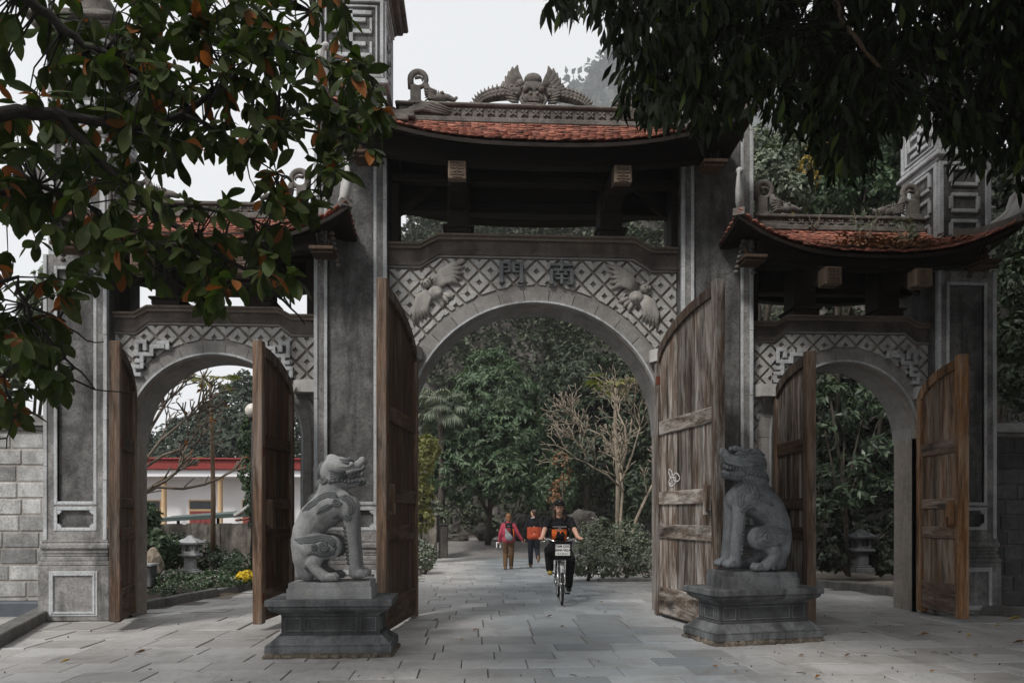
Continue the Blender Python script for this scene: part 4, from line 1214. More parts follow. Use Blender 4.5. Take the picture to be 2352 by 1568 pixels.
        for i in range(4): e.tube([P(640+24*i, 232-3*i, s*.055), P(642+25*i, 208-4*i, s*.052)], [9*k, 4*k], 6)
        e.ball(P(722, 100, s*.03), 17*k, 8, 6)
    e.tube([P(640, 222), P(690, 212), P(728, 190)], [24*k, 20*k, 10*k], 8)                   # tongue
    for i in range(5): e.ball(P(655+16*i, 272, (i % 2-.5)*.05), 17*k, 8, 6)
    for (a, b, c, d) in ():                             # crest fins on the back
        pts = [(a+30, b-70), (a-2, b-45), (c-6, d+60), (a-12, b), (a+18, b+22)]
        v = [P(x, y, yy) for yy in (-.012, .012) for x, y in pts]; n = len(pts)
        e.add(v, [list(range(n)), [n+i for i in range(n)][::-1]]+[[(i+1) % n, i, n+i, n+(i+1) % n] for i in range(n)])
    for poly in ([(425, 112), (398, 140), (384, 185), (390, 222), (412, 232), (440, 200)], [(416, 236), (382, 262), (364, 300), (374, 322), (404, 340), (440, 300)], [(404, 346), (352, 356), (322, 386), (318, 410), (345, 420), (420, 400)]):
        for u in range(3):                              # crest fins, fluted
            n = len(poly); w = .030-.008*u; q = [(a+(430-a)*.12*u, b) for a, b in poly]
            v = [P(x, y, yy) for yy in (-w, w) for x, y in q]
            e.add(v, [list(range(n)), [n+i for i in range(n)][::-1]]+[[(i+1) % n, i, n+i, n+(i+1) % n] for i in range(n)], 1)
    for i in range(5):
        for s in (-1, 1): e.ball(P(690+8*i, 285-3*i, s*.03), 16*k, 8, 6, 1)
    if not left:                                        # curled snout tip, combed mane and locks falling on the chest
        e.tube([P(690, 128), P(722, 92), P(742, 80), P(748, 104), P(730, 112)], [26*k, 26*k, 24*k, 20*k, 12*k], 10)
        for s in (-1, 1):
            for i in range(7): e.tube([S(600-8*i, 92+22*i, s*.08), S(530-6*i, 80+28*i, s*.11), S(452-2*i, 92+30*i, s*.1), S(415+4*i, 120+30*i, s*.06)], [10*k, 20*k, 18*k, 7*k], 7, 1)
            for i in range(3): e.tube([S(600-20*i, 300, s*.08), S(585-22*i, 350, s*.1), S(600-30*i, 400, s*.12), S(560-40*i, 440, s*.14)], [8*k, 13*k, 12*k, 5*k], 7, 1)
            for i in range(6): e.ball(S(560+18*i, 92-5*i, s*.05), 22*k, 8, 6)
    if left: rig = [(262, 520), (225, 600), (203, 700), (212, 800), (235, 880)]
    else: rig = [(300, 440), (235, 560), (203, 690), (212, 800), (235, 880)]
    e.tube([P(a, b) for a, b in rig], [14*k]*5, 6)
    q = M @ Matrix.Translation((0, 0, base_z+.004))
    if not left: q = q @ Matrix.Scale(-1, 4, (1, 0, 0))
    remesh('lion_body', m, mat, L, .0125, 4, o0, extra=e, place=q).data.materials.append(mat2)
    # sloping plinth the beast sits on
    pm = MB(); sg = 1 if left else -1
    hw = .42; hd = .20; zt = base_z
    for nm, (a, b, da, z0, zl, zr) in (('plinth', (hw, hd+.02, 0, -.16 if left else -.165, -.055, -.035)), ('plinth_step', (hw-.012, hd, 0, -.055, -.002, .012))):
        pm = MB()
        zz = {-1: zl, 1: zr}
        v = [M @ Vector((sg*x, y, zt+(z0 if (t == 0) else zz[1 if x > 0 else -1]))) for t in (0, 1) for x, y in ((-a, -b), (a, -b), (a, b), (-a, b))]
        if nm == 'plinth_step': v = v[:0]+[M @ Vector((sg*x, y, zt+((-.055 if x < 0 else -.035)+.0005 if t == 0 else zz[1 if x > 0 else -1]))) for t in (0, 1) for x, y in ((-a, -b), (a, -b), (a, b), (-a, b))]
        fs = [(0, 3, 2, 1), (4, 5, 6, 7)]+[(i, (i+1) % 4, 4+(i+1) % 4, 4+i) for i in range(4)]
        if sg < 0: fs = [f[::-1] for f in fs]
        pm.add(v, fs); pm.build(nm, mat if left else S_PED, L)
    return L
pl, ML = pedestal('stone_pedestal', 'grey stone pedestal with pale top slab under the right-facing lion', (-2.29, -2.66), 1.24, .66, 0, 1, 1.0)
pr, MR = pedestal('stone_pedestal', 'dark grey stone pedestal under the left-facing lion, panelled on its bright end', (2.33, -2.10), 1.36, .72, R(12), 1, 1.05)
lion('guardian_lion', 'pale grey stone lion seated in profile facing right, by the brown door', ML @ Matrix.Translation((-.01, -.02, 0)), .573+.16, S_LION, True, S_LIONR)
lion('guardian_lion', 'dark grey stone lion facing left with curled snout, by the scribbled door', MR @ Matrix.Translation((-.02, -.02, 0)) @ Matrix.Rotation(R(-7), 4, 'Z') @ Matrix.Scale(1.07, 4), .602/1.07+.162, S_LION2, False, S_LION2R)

# ================================================================== vegetation helpers
def clusters(lobes, n, per, L, W, spread=.25, droop=.15, shell=(.72, 1.06), fold=.25, down=.0, lobe_pow=2, cull=None):
    """leaf whorls over the outer part of several ellipsoid lobes"""
    ws = np.array([(l[1][0]*l[1][1]*l[1][2])**(lobe_pow/3) for l in lobes]); ws /= ws.sum()
    pick = np.random.choice(len(lobes), n, p=ws)
    c = np.array([tuple(l[0]) for l in lobes])[pick]; r = np.array([tuple(l[1]) for l in lobes])[pick]
    u = rvec(n); rad = np.random.uniform(*shell, (n, 1))
    lump = 1+.13*np.sin(u[:, :1]*5+c[:, :1]*3)*np.cos(u[:, 2:]*6+c[:, 1:2])
    P = c+u*r*rad*lump
    if cull is not None: k = np.array([cull(p) for p in P]); P, u = P[k], u[k]; n = len(P)
    ax = u.copy(); ax[:, 2] += .25; ax /= np.linalg.norm(ax, axis=1, keepdims=True)
    Pp = np.repeat(P, per, 0)+np.random.normal(size=(n*per, 3))*spread*L*.35
    A = np.repeat(ax, per, 0)
    t1 = np.cross(A, rvec(n*per)); t1 /= np.linalg.norm(t1, axis=1, keepdims=True)+1e-9
    D = t1*.9+A*np.random.uniform(.0, .7, (n*per, 1)); D[:, 2] -= down
    return leaves(Pp, D, L*np.random.uniform(.7, 1.2, n*per), W*np.random.uniform(.8, 1.2, n*per), A, fold, droop, .25)
def plant(name, label, cat, base, lobes, n, per, L, W, mat, trunk=None, tmat=None, group=None, **kw):
    t = thing(name, label, cat, base, group)
    v, f = clusters(lobes, n, per, L, W, **kw)
    np_mesh('foliage' if cat not in ('tree', 'palm tree') else 'crown', v, f, mat, t)
    if trunk is None:
        c = Vector(lobes[0][0]); trunk = [([Vector(base), Vector(base).lerp(c, .5)+Vector((.1, 0, 0)), c], [.05, .04, .02])]
        for l in lobes[1:5]: trunk.append(([Vector(base).lerp(c, .35), Vector(l[0])], [.035, .012]))
    m = MB()
    for p, r in trunk: m.tube(p, r, 6)
    m.build('trunk' if cat in ('tree', 'palm tree') else 'stem', tmat or BARK, t)
    return t
BARK = stone('bark', (.06, .05, .04), (.13, .11, .09), (.03, .025, .02), .4, 14, .8)
BARK_P = stone('bark_pale', (.25, .205, .155), (.41, .35, .27), (.14, .11, .085), .4, 9, .5, streak=.2)
LF_MID = leafmat('leaf_mid', (.030, .055, .028), (.105, .155, .082), .48, .32, .14)
LF_DARK = leafmat('leaf_dark', (.018, .028, .016), (.060, .080, .046), .5, .3, .1)
LF_GREY = leafmat('leaf_grey', (.07, .09, .062), (.19, .215, .15), .55, .3, .1)
LF_YEL = leafmat('leaf_yellow', (.22, .15, .03), (.36, .25, .05), .5, .3, .2)
LF_YG = leafmat('leaf_yellowgreen', (.10, .115, .035), (.22, .20, .06), .5, .3, .2)
LF_FAR = leafmat('leaf_far', (.035, .05, .035), (.08, .10, .07), .6, .2)
LF_HILL = leafmat('leaf_hill', (.024, .036, .019), (.09, .108, .064), .6, .2)
LF_BROWN = leafmat('leaf_brown', (.12, .06, .03), (.26, .15, .08), .7, .2)
PETAL_W = leafmat('petal_white', (.26, .27, .22), (.46, .46, .41), .6, .2)
PETAL_Y = leafmat('petal_yellow', (.62, .43, .02), (.78, .6, .06), .6, .2)

# ================================================================== hills
def vnoise(x, y, s, seed=0):
    return (math.sin(x*s+seed*1.7)*math.cos(y*s*1.13+seed*2.3)+.5*math.sin(x*s*2.3+y*s*1.9+seed)+.25*math.cos(x*s*4.7-y*s*4.1+seed*3))/1.75
def hill(name, x0, x1, nx, nz, basey, topz, depth, mat, seed, lump, leafL, leafW, nleaf, lm, minrow=0):
    """steep overgrown slope: base line basey(x), height topz(x), leaning back by depth(x)"""
    V = np.zeros((nz+1, nx+1, 3))
    for j in range(nz+1):
        s = j/nz
        for i in range(nx+1):
            x = x0+(x1-x0)*i/nx; H = topz(x)
            z = -1+(H+1)*s**.92; y = basey(x)+depth(x)*s**1.25+lump*vnoise(x, z, .33, seed)*min(1, s*4+.3)+.35*lump*vnoise(x, z, 1.1, seed+5)
            V[j, i] = (x+.3*lump*vnoise(z, y, .5, seed+2), y, z)
    f = []
    for j in range(nz):
        for i in range(nx): a = j*(nx+1)+i; f.append((a, a+1, a+nx+2, a+nx+1))
    f = np.array(f)
    # carry the hill over its crest and down behind
    o = np_mesh(name, V.reshape(-1, 3), f, mat, None, True); tag(o, kind='structure')
    tri = V.reshape(-1, 3)[f]; cen = tri.mean(1)
    area = np.linalg.norm(np.cross(tri[:, 1]-tri[:, 0], tri[:, 3]-tri[:, 0]), axis=1)
    w = []
    for c, a in zip(cen, area):
        px, py, D = prj(c); w.append(a/(1+D*.04)**1.6 if (-150 < px < 2500 and -150 < py < 1330) else 0)
    w = np.array(w); w /= w.sum()
    k = np.random.choice(len(f), nleaf, p=w)
    a, b = np.random.rand(nleaf, 1), np.random.rand(nleaf, 1)
    P = (tri[k, 0]*(1-a)+tri[k, 1]*a)*(1-b)+(tri[k, 3]*(1-a)+tri[k, 2]*a)*b
    nrm = np.cross(tri[k, 1]-tri[k, 0], tri[k, 3]-tri[k, 0]); nrm /= np.linalg.norm(nrm, axis=1, keepdims=True)
    cl = np.array([vnoise(p[0]*1.0, p[2], 1.7, seed+9) for p in P])
    P = P+nrm*(np.maximum(0, cl+.25)[:, None]*lump*.55+np.random.rand(nleaf, 1)*lump*.35)
    dd = np.hypot(P[:, 0]-CAMP[0], P[:, 1]-CAMP[1])
    sz = leafL*np.random.uniform(.5, 1.3, nleaf)*np.clip(dd/48, .32, 1.15 if dd.min() < 100 else 9)/(1 if dd.min() < 100 else 7)
    v, ff = leaves(P, nrm*.6+rvec(nleaf)*.8, sz, sz*leafW/leafL, None, .2, .25, .4)
    fo = np_mesh(name+'side_foliage', v, ff, lm, None); tag(fo, kind='stuff')
    return o
def interp(tab):
    def g(x):
        for (a, b), (c, d) in zip(tab, tab[1:]):
            if x <= c: return b+(d-b)*smooth(a, c, x) if x >= a else tab[0][1]
        return tab[-1][1]
    return g
hill('hill', -13, 60, 90, 60, interp([(-13, 34), (-4, 27), (4, 24.5), (7, 17), (10, 9.5), (14, 6.5), (60, 5)]),
     interp([(-13, 9), (-9, 20), (-6.5, 27), (-2, 31), (5.5, 32), (8, 25), (10, 21), (14, 20), (24, 20), (60, 22)]), interp([(-13, 24), (4, 30), (9, 22), (16, 20), (60, 22)]), S_ROCK, 3, 1.5, .34, .115, 130000, LF_HILL)
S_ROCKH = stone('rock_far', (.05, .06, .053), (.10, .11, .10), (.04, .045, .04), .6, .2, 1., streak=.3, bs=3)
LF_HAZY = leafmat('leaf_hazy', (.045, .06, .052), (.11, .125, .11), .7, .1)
hill('far_hill', 5, 260, 70, 50, lambda x: 310, interp([(5, 95), (18, 130), (31, 172), (36.5, 190), (40.5, 212), (50, 232), (80, 255), (260, 255)]), lambda x: 60, S_ROCKH, 8, 9., 3.2, 1.05, 30000, LF_HAZY)

# ================================================================== through the middle arch
def px3(px, py, Y): return at(px, py, Y)
def lob(px, py, Y, rpx, rz=None, ry=None):
    c = at(px, py, Y); D = prj(c)[2]; k = D/FPX
    return (c, (rpx*k, (ry or rpx)*k, (rz or rpx)*k))
b0 = at(1120, 1240, 21)
plant('bushy_tree', 'large dark green bushy tree filling the left half of the middle arch', 'tree', (b0.x, 21, .2),
      [lob(1130, 930, 20, 105, 90), lob(1075, 1000, 19, 85, 80), lob(1170, 1010, 19, 90, 80), lob(1060, 1080, 18.5, 70, 60), lob(1150, 1090, 18.5, 85, 55), lob(1125, 850, 21, 55, 50), lob(1210, 1060, 19, 60, 60), lob(1020, 1030, 19.5, 50, 50), lob(1185, 920, 20.5, 60, 60)],
      1900, 11, .29, .044, LF_MID, [([Vector((b0.x, 21, .1)), Vector((b0.x+.1, 20.5, 2)), Vector((b0.x, 20, 5))], [.16, .12, .06]), ([Vector((b0.x, 20.6, 1.5)), Vector((b0.x-.9, 19.4, 3.4))], [.1, .04]), ([Vector((b0.x, 20.6, 1.6)), Vector((b0.x+1.1, 19.4, 3.6))], [.1, .04])], droop=.35, down=.25, shell=(.84, 1.05))
b1 = at(1340, 1230, 22)
plant('bushy_tree', 'dark bushy tree rising behind the bare pale-branched tree', 'tree', (b1.x, 22, .2),
      [lob(1330, 880, 22, 85, 80), lob(1410, 960, 21, 90, 90), lob(1290, 960, 21.5, 70, 75), lob(1470, 1030, 20.5, 70, 80), lob(1370, 1050, 20, 90, 60), lob(1450, 900, 22, 60, 60), lob(1470, 1130, 17, 60, 60)],
      2000, 9, .27, .045, LF_DARK, [([Vector((b1.x, 22, .1)), Vector((b1.x+.1, 21.5, 2)), Vector((b1.x, 21, 5))], [.16, .12, .06])], droop=.3, down=.2)
# fan palm
pp = at(1012, 1245, 18); pt = at(1012, 935, 18)
palm = thing('fan_palm', 'drooping fan palm at the left edge of the middle arch', 'palm tree', (pp.x, 18, 0))
m = MB(); m.tube([pp, pp.lerp(pt, .5)+Vector((.05, 0, 0)), pt], [.16, .13, .12], 8); m.build('trunk', BARK, palm)
V = []; 
for i in range(24):
    a = i*2.4; el = math.sin(i*1.7)*.7+.25
    d = Vector((math.cos(a)*math.cos(el), math.sin(a)*math.cos(el), math.sin(el)))
    hub = pt+d*random.uniform(.55, .95)+Vector((0, 0, -.12*i/24))
    m = MB(); m.tube([pt, pt.lerp(hub, .6)+Vector((0, 0, .1)), hub], [.02, .016, .012], 5)
    out = (d+Vector((0, 0, -.35))).normalized(); s = out.cross(Vector((0, 0, 1))).normalized()
    n = 18; P = []; Dv = []
    for k in range(n):
        w = -1.5+3.0*k/(n-1); P.append(hub); Dv.append(out*math.cos(w)+s*math.sin(w)+Vector((0, 0, -.25-abs(w)*.15)))
    for k in range(n):
        q = Dv[k].normalized(); L = random.uniform(.62, .8)
        a1 = hub+q*L*.6; a2 = hub+q*L*.78+Vector((0, 0, -.22*L)); t_ = q.cross(Vector((0, 0, 1))).normalized()*.028
        up = Vector((0, 0, .012))
        m.add([hub, a1-t_, a2-t_*.1, a1+t_, a1+up], [(0, 1, 4), (1, 2, 4), (2, 3, 4), (3, 0, 4)])
    m.build('frond', LF_GREY, palm)
# bare frangipani
def bare_tree(name, label, root, limbs, mat, depth=5, seed=1, spread=.75, l0=.55, tips=None, lf=None, up=.35):
    rnd = random.Random(seed); t = thing(name, label, 'tree', root)
    tr = MB(); br = MB(); ends = []
    def grow(p, d, L, r, k):
        q = p+d*L*.5+Vector((rnd.uniform(-1, 1), rnd.uniform(-1, 1), rnd.uniform(-.2, .6)))*L*.06; e = p+d*L
        br.tube([p, q, e], [r, r*.9, r*.82], 6)
        if k == 0: ends.append((e, d)); return
        n = rnd.choice((2, 2, 2, 3))
        a0 = rnd.uniform(0, 6.28); u = d.orthogonal().normalized(); w = d.cross(u)
        for i in range(n):
            a = a0+i*6.283/n+rnd.uniform(-.4, .4); s = spread*rnd.uniform(.6, 1.15)
            nd = (d+(u*math.cos(a)+w*math.sin(a))*s+Vector((0, 0, up*rnd.uniform(.2, 1)))).normalized()
            grow(e, nd, L*rnd.uniform(.72, .98), r*.87, k-1)
    for pts, r, k in limbs:
        pts = [Vector(p) for p in pts]; tr.tube(pts, [r*(1-.35*i/(len(pts)-1)) for i in range(len(pts))], 8)
        d = (pts[-1]-pts[-2]).normalized()
        for i in range(3):
            nd = (d+Vector((rnd.uniform(-1, 1), rnd.uniform(-.8, .8), rnd.uniform(-.1, .7)))*spread).normalized()
            grow(pts[-1], nd, l0*rnd.uniform(.7, 1.1), r*.56, k)
        if len(pts) > 3:
            for p in pts[2:-1]:
                nd = (d+Vector((rnd.uniform(-1, 1), rnd.uniform(-.8, .8), rnd.uniform(-.1, .5)))*1.1).normalized(); grow(p, nd, l0*.9, r*.42, k-1)
    tr.build('trunk', mat, t); tag(br.build('branches', mat, t), kind='stuff')
    if lf:
        n, L, W, m_ = lf; idx = [ends[rnd.randrange(len(ends))] for _ in range(n)]
        v, f = leaves(np.array([tuple(e[0]) for e in idx]), np.array([tuple(e[1]) for e in idx])+rvec(n)*.8, np.full(n, L), np.full(n, W), None, .3, .3, .4)
        np_mesh('foliage', v, f, m_, t)
    return t
Y = 8.6
q = lambda px, py, dy=0: at(px, py, Y+dy)
bare_tree('bare_frangipani', 'leafless frangipani with many pale forking branches right of the cyclist', (q(1425, 1265).x, Y, 0), [
    ([q(1432, 1270), q(1425, 1200, -.1), q(1430, 1130), q(1425, 1085)], .042, 4),
    ([q(1425, 1120), q(1395, 1090, -.3), q(1365, 1075, -.4), q(1348, 1062, -.5)], .03, 4),
    ([q(1425, 1080), q(1405, 1030, .2), q(1385, 1000, .3), q(1350, 985, .2)], .03, 4),
    ([q(1428, 1080), q(1440, 1030, -.2), q(1435, 980, -.2), q(1420, 950)], .03, 4),
    ([q(1430, 1100), q(1450, 1050, .3), q(1462, 1010, .4), q(1470, 980, .5)], .028, 4),
    ([q(1440, 1262), q(1462, 1190, .3), q(1485, 1140, .5), q(1500, 1110, .6)], .045, 3)], BARK_P, 4, 5, .72, .36, up=.30)
Y = 9.6
pa = thing('papaya_tree', 'slender pale trunk with a few yellowing leaves at the top behind the bare branches', 'tree', (q(1418, 1250).x, Y, 0))
m = MB(); m.tube([q(1418, 1250), q(1420, 1100), q(1413, 980), q(1415, 890)], [.075, .065, .055, .045], 8); m.build('trunk', BARK_P, pa)
def papaya_leaves(par, top, n, R0, mat, nm='leaf'):
    for i in range(n):
        a = i*2.4+.3; el = .45-.12*(i % 4)
        d = Vector((math.cos(a)*math.cos(el), math.sin(a)*math.cos(el), math.sin(el)))
        hub = top+d*R0*random.uniform(.7, 1.0)
        m = MB(); m.tube([top, top.lerp(hub, .5)+Vector((0, 0, .05)), hub], [.012, .01, .008], 5)
        out = (d+Vector((0, 0, -.5))).normalized(); s = out.cross(Vector((0, 0, 1))).normalized()
        for k in range(7):
            w = -1.9+3.8*k/6; q_ = (out*math.cos(w)+s*math.sin(w)).normalized(); L = R0*(.62-.1*abs(w)); t_ = q_.cross(out.cross(s)).normalized()*L*.16
            a1 = hub+q_*L*.55; a2 = hub+q_*L+Vector((0, 0, -.12*L))
            m.add([hub, a1-t_, a2, a1+t_, a1+out.cross(s)*.02], [(0, 1, 4), (1, 2, 4), (2, 3, 4), (3, 0, 4)])
        m.build(nm, mat, par)
papaya_leaves(pa, q(1415, 888), 12, .72, LF_YG)
# flowering shrubs at both sides of the paved way
def flower_bed(name, label, base, lobes, n, per, L, W, mat, nf, fm, group, fr=.035):
    t = plant(name, label, 'shrub', base, lobes, n, per, L, W, mat, group=group)
    m = MB()
    for i in range(nf):
        c, r = random.choice(lobes); u = Vector(rvec(1)[0]); u.y = -abs(u.y)*.9; u.z = abs(u.z)*1.0+.05; u.normalize()
        p = Vector(c)+Vector((u.x*r[0], u.y*r[1], u.z*r[2]))*1.08
        k = 5; fwd = (u+Vector((0, -.5, .3))).normalized(); s = fwd.orthogonal().normalized(); w = fwd.cross(s)
        vs = [p]+[p+(s*math.cos(6.283*j/10)+w*math.sin(6.283*j/10))*fr*(1 if j % 2 else .5)+fwd*.006 for j in range(10)]
        m.add(vs, [(0, 1+j, 1+(j+1) % 10) for j in range(10)])
    tag(m.build('blossoms', fm, t), kind='stuff'); return t
bb = at(1400, 1310, 6.6)
GR = 'flowering shrubs along the paved way'
flower_bed('flowering_shrub', 'tall grey-green flowering shrub right behind the cyclist', (at(1350, 1310, 6.4).x, 6.4, -.1), [lob(1345, 1280, 6.4, 42, 45), lob(1370, 1240, 6.8, 45, 50), lob(1325, 1300, 6.1, 25, 22), lob(1385, 1290, 6.3, 35, 35)], 900, 6, .07, .018, LF_GREY, 140, PETAL_W, GR, .018)
flower_bed('flowering_shrub', 'grey-green flowering shrub beside the grey right door, under the bare tree', (bb.x+.4, 6.6, -.1), [lob(1425, 1285, 6.5, 45, 42), lob(1470, 1270, 6.7, 45, 45), lob(1440, 1240, 7.2, 50, 45), lob(1490, 1295, 6.4, 25, 28)], 1000, 6, .07, .018, LF_GREY, 140, PETAL_W, GR, .018)
flower_bed('flowering_shrub', 'small white-flowered shrub at the foot of the weathered gatepost', (at(975, 1300, 9).x, 9, -.15), [lob(972, 1285, 9, 26, 26), lob(958, 1265, 9.5, 28, 30), lob(988, 1268, 9.6, 16, 18)], 500, 6, .08, .02, LF_GREY, 60, PETAL_W, GR, .025)
plant('yellowing_bush', 'yellow-green bush under the palm at the left of the middle arch', 'shrub', (at(965, 1240, 14).x, 14, 0), [lob(962, 1060, 14, 35, 45), lob(985, 1030, 14.5, 26, 30), lob(965, 1130, 14, 30, 45), lob(970, 1190, 14, 26, 30)], 420, 8, .16, .035, LF_YG)
# posts and remains of an old fence wall
def pillar(name, label, px0, px1, py0, py1, Y, d, mat, cap=True):
    a = at(px0, py1, Y); b = at(px1, py0, Y); t = thing(name, label, 'post', ((a.x+b.x)/2, Y+d/2, a.z))
    m = MB(); m.box(a.x, b.x, Y, Y+d, a.z-.1, b.z, .02); m.build('shaft', mat, t)
    if cap: m = MB(); m.box(a.x-.05, b.x+.05, Y-.05, Y+d+.05, b.z+.001, b.z+.09, .02); m.build('cap', mat, t)
    return t
pillar('gatepost', 'weathered pale concrete gatepost beyond the left brown door', 984, 1003, 1184, 1281, 17, .4, S_DIRTW)
pillar('gatepost', 'dark gatepost with a plant in a pot on top, beside the gravel', 1007, 1028, 1206, 1282, 17.2, .4, S_ROCK)
w = thing('garden_wall', 'low weathered wall joined to the pale gatepost', 'wall', (at(972, 1275, 17).x, 17.1, 0))
a, b = at(950, 1278, 17.1), at(984, 1204, 17.1); m = MB(); m.box(a.x, b.x, 17.1, 17.4, a.z-.1, b.z, .02); m.build('masonry', S_DIRTW, w); m = MB(); m.box(a.x-.03, b.x-.01, 17.05, 17.45, b.z+.001, b.z+.08, .015); m.build('coping', S_DIRTW, w)
plant('potted_plant', 'small leafy plant on top of the dark gatepost', 'plant', (at(1017, 1203, 17.4).x, 17.4, at(1017, 1203, 17.4).z), [lob(1017, 1185, 17.4, 18, 22), lob(1008, 1165, 17.4, 10, 14)], 90, 6, .12, .03, LF_GREY)
# boulders and the dark rock foot of the hill
def rock(name, label, px, py, Y, rpx, rz, seed, mat=None, top=False):
    c = at(px, py, Y); k = prj(c)[2]/FPX; rr = random.Random(seed)
    bm = bmesh.new(); bmesh.ops.create_icosphere(bm, subdivisions=3, radius=1)
    for v in bm.verts:
        n = v.co.copy(); s = 1+.22*vnoise(n.x*3+seed, n.z*3+n.y*2, 1.3, seed)+.1*vnoise(n.x*9, n.z*9+n.y*5, 1.1, seed+3)
        v.co = Vector((n.x*rpx*k, n.y*rpx*k*.8, n.z*rz*k))*s
    me = bpy.data.meshes.new(name); bm.to_mesh(me); bm.free()
    o = link(name, me, mat or S_ROCK, None, c); return tag(o, label, 'rock')
rock('boulder', 'brown boulder at the foot of the dark cliff, left of the walkers', 1115, 1222, 22.8, 26, 20, 1)
rock('boulder', 'dark boulder between the two walkers at the cliff foot', 1200, 1215, 22.8, 30, 34, 2)
rock('boulder', 'reddish rock outcrop behind the cyclist and the flowering shrub', 1338, 1200, 16.5, 36, 30, 3)
rock('boulder', 'low rock beside the dark gatepost at the edge of the gravel', 1050, 1236, 23, 26, 12, 4)
hv = [lob(px, py, Y_, r, rz) for px, py, Y_, r, rz in ((1260, 1120, 17.5, 34, 46), (1285, 1070, 17.8, 30, 40), (1235, 1150, 18, 26, 26), (1300, 1130, 17, 26, 40))]
plant('leafy_bush', 'yellow-green climbing bush with a few brown leaves right above the walkers', 'shrub', (at(1265, 1240, 18).x, 18, 0), hv, 420, 8, .17, .035, LF_MID, droop=.3)
plant('dry_shrub', 'shrub with brown withered leaves just left of the bare tree', 'shrub', (at(1285, 1230, 15).x, 15, 0), [lob(1290, 1080, 15, 22, 55), lob(1275, 1140, 15, 16, 26)], 70, 6, .14, .03, LF_BROWN)
# ================================================================== block walls beside the gates
def block_wall(name, label, x0, x1, yf, top, mat_b, rows, bw, seed, dark=1.):
    rr = random.Random(seed); t = thing(name, label, 'wall', ((x0+x1)/2, yf+.2, 0))
    m = MB(); m.box(x0, x1, yf+.008, yf+.4, -.1, top-.0); core = m.build('masonry', S_MORT if dark > .5 else S_ROCK, t)
    h = (top-.02)/rows
    for r in range(rows):
        x = x0-rr.uniform(0, bw*.6)
        while x < x1:
            w = bw*rr.choice((.6, .9, 1., 1.1, 1.25)); a, b = max(x, x0)+.008, min(x+w, x1)-.008
            if b-a > .05:
                g = rr.uniform(.010, .016)
                m = MB(); m.box(a, b, yf-rr.uniform(.0, .012), yf+.05, r*h+g, (r+1)*h-g, .010); m.build('block', mat_b, core)
            x += w
    m = MB(); m.box(x0-.0, x1, yf-.05, yf+.45, top+.001, top+.07, .012); m.build('coping', S_KERB, t)
    m = MB(); n = 10
    m.add([(x0, yf-.09, top+.071), (x1, yf-.09, top+.071), (x1, yf+.49, top+.071), (x0, yf+.49, top+.071), (x0, yf+.12, top+.24), (x1, yf+.12, top+.24), (x1, yf+.28, top+.24), (x0, yf+.28, top+.24)],
          [(3, 2, 1, 0), (4, 5, 6, 7), (0, 1, 5, 4), (1, 2, 6, 5), (2, 3, 7, 6), (3, 0, 4, 7)]); m.build('coping_ridge', S_KERB, t)
    return t
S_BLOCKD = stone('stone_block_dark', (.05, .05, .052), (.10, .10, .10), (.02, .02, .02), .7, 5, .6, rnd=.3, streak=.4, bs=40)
block_wall('block_wall', 'pale grey block wall with sloped coping left of the gates', -9.6, -6.67, .45, 2.62, S_BLOCK, 11, .46, 3)
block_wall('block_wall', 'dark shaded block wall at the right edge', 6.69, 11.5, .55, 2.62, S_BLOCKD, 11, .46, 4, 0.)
m = MB(); m.box(-9.6, -6.72, .22, .44, -.05, .20, .02)
tag(m.build('wall_plinth', plain('slate_blue', (.07, .08, .095), .55, .4, 0, .4, 6)), 'low blue-grey slab along the foot of the pale block wall', 'plinth')
def kerb(name, label, pts, w, h, mat, z=0, group=None, L=.85):
    t = thing(name, label, 'kerb', (*pts[0], z), group)
    for (a, b) in zip(pts, pts[1:]):
        a, b = Vector((*a, 0)), Vector((*b, 0)); n = max(1, int((b-a).length/L)); d = (b-a)/n; u = d.normalized(); s = Vector((-u.y, u.x, 0))
        for i in range(n):
            p = a+d*i; q = p+d*.988; zp, zq = (z+gz(p.x, p.y), z+gz(q.x, q.y)); hh = h+random.uniform(-.008, .008)
            M = Matrix((u, s, Vector((0, 0, 1)))).transposed().to_4x4(); M.translation = p+Vector((0, 0, zp))
            m = MB(); m.box(0, (q-p).length, -w/2, w/2, -.08, hh, .012, M=M); m.build('kerbstone', mat, t)
    return t
k0, k1 = G(-30, 1492), G(135, 1400)
kerb('kerb', 'dark stone kerb running to the pale wall at the lower left', [(k0[0], k0[1]), (k1[0], k1[1])], .22, .15, S_KERB)
kerb('kerb', 'kerb edging the planting bed behind the left gate', [G(300, 1404), G(585, 1342), G(640, 1338)], .14, .12, S_KERB, L=.8)
kerb('kerb', 'mossy low kerb curving behind the right gate', [G(1868, 1340), G(2000, 1352), G(2100, 1376)], .16, .15, S_KERB, L=.7)
kerb('kerb', 'short kerb in front of the flowering shrubs beside the grey door', [G(1372, 1326), G(1500, 1325)], .14, .07, S_KERB, L=.9)
kerb('kerb', 'dark kerb under the shaded wall at the far right', [G(2235, 1408), G(2420, 1420)], .2, .14, S_KERB, L=.9)

# ================================================================== seen through the left arch
bedg = grid_sheet('planting_bed', -10.5, -2.6, 1.2, 9, 16, 16, SOIL, .0, fn=lambda x, y: gz(x, y)+.06+.10*vnoise(x, y, 1.1, 2) if True else 0)
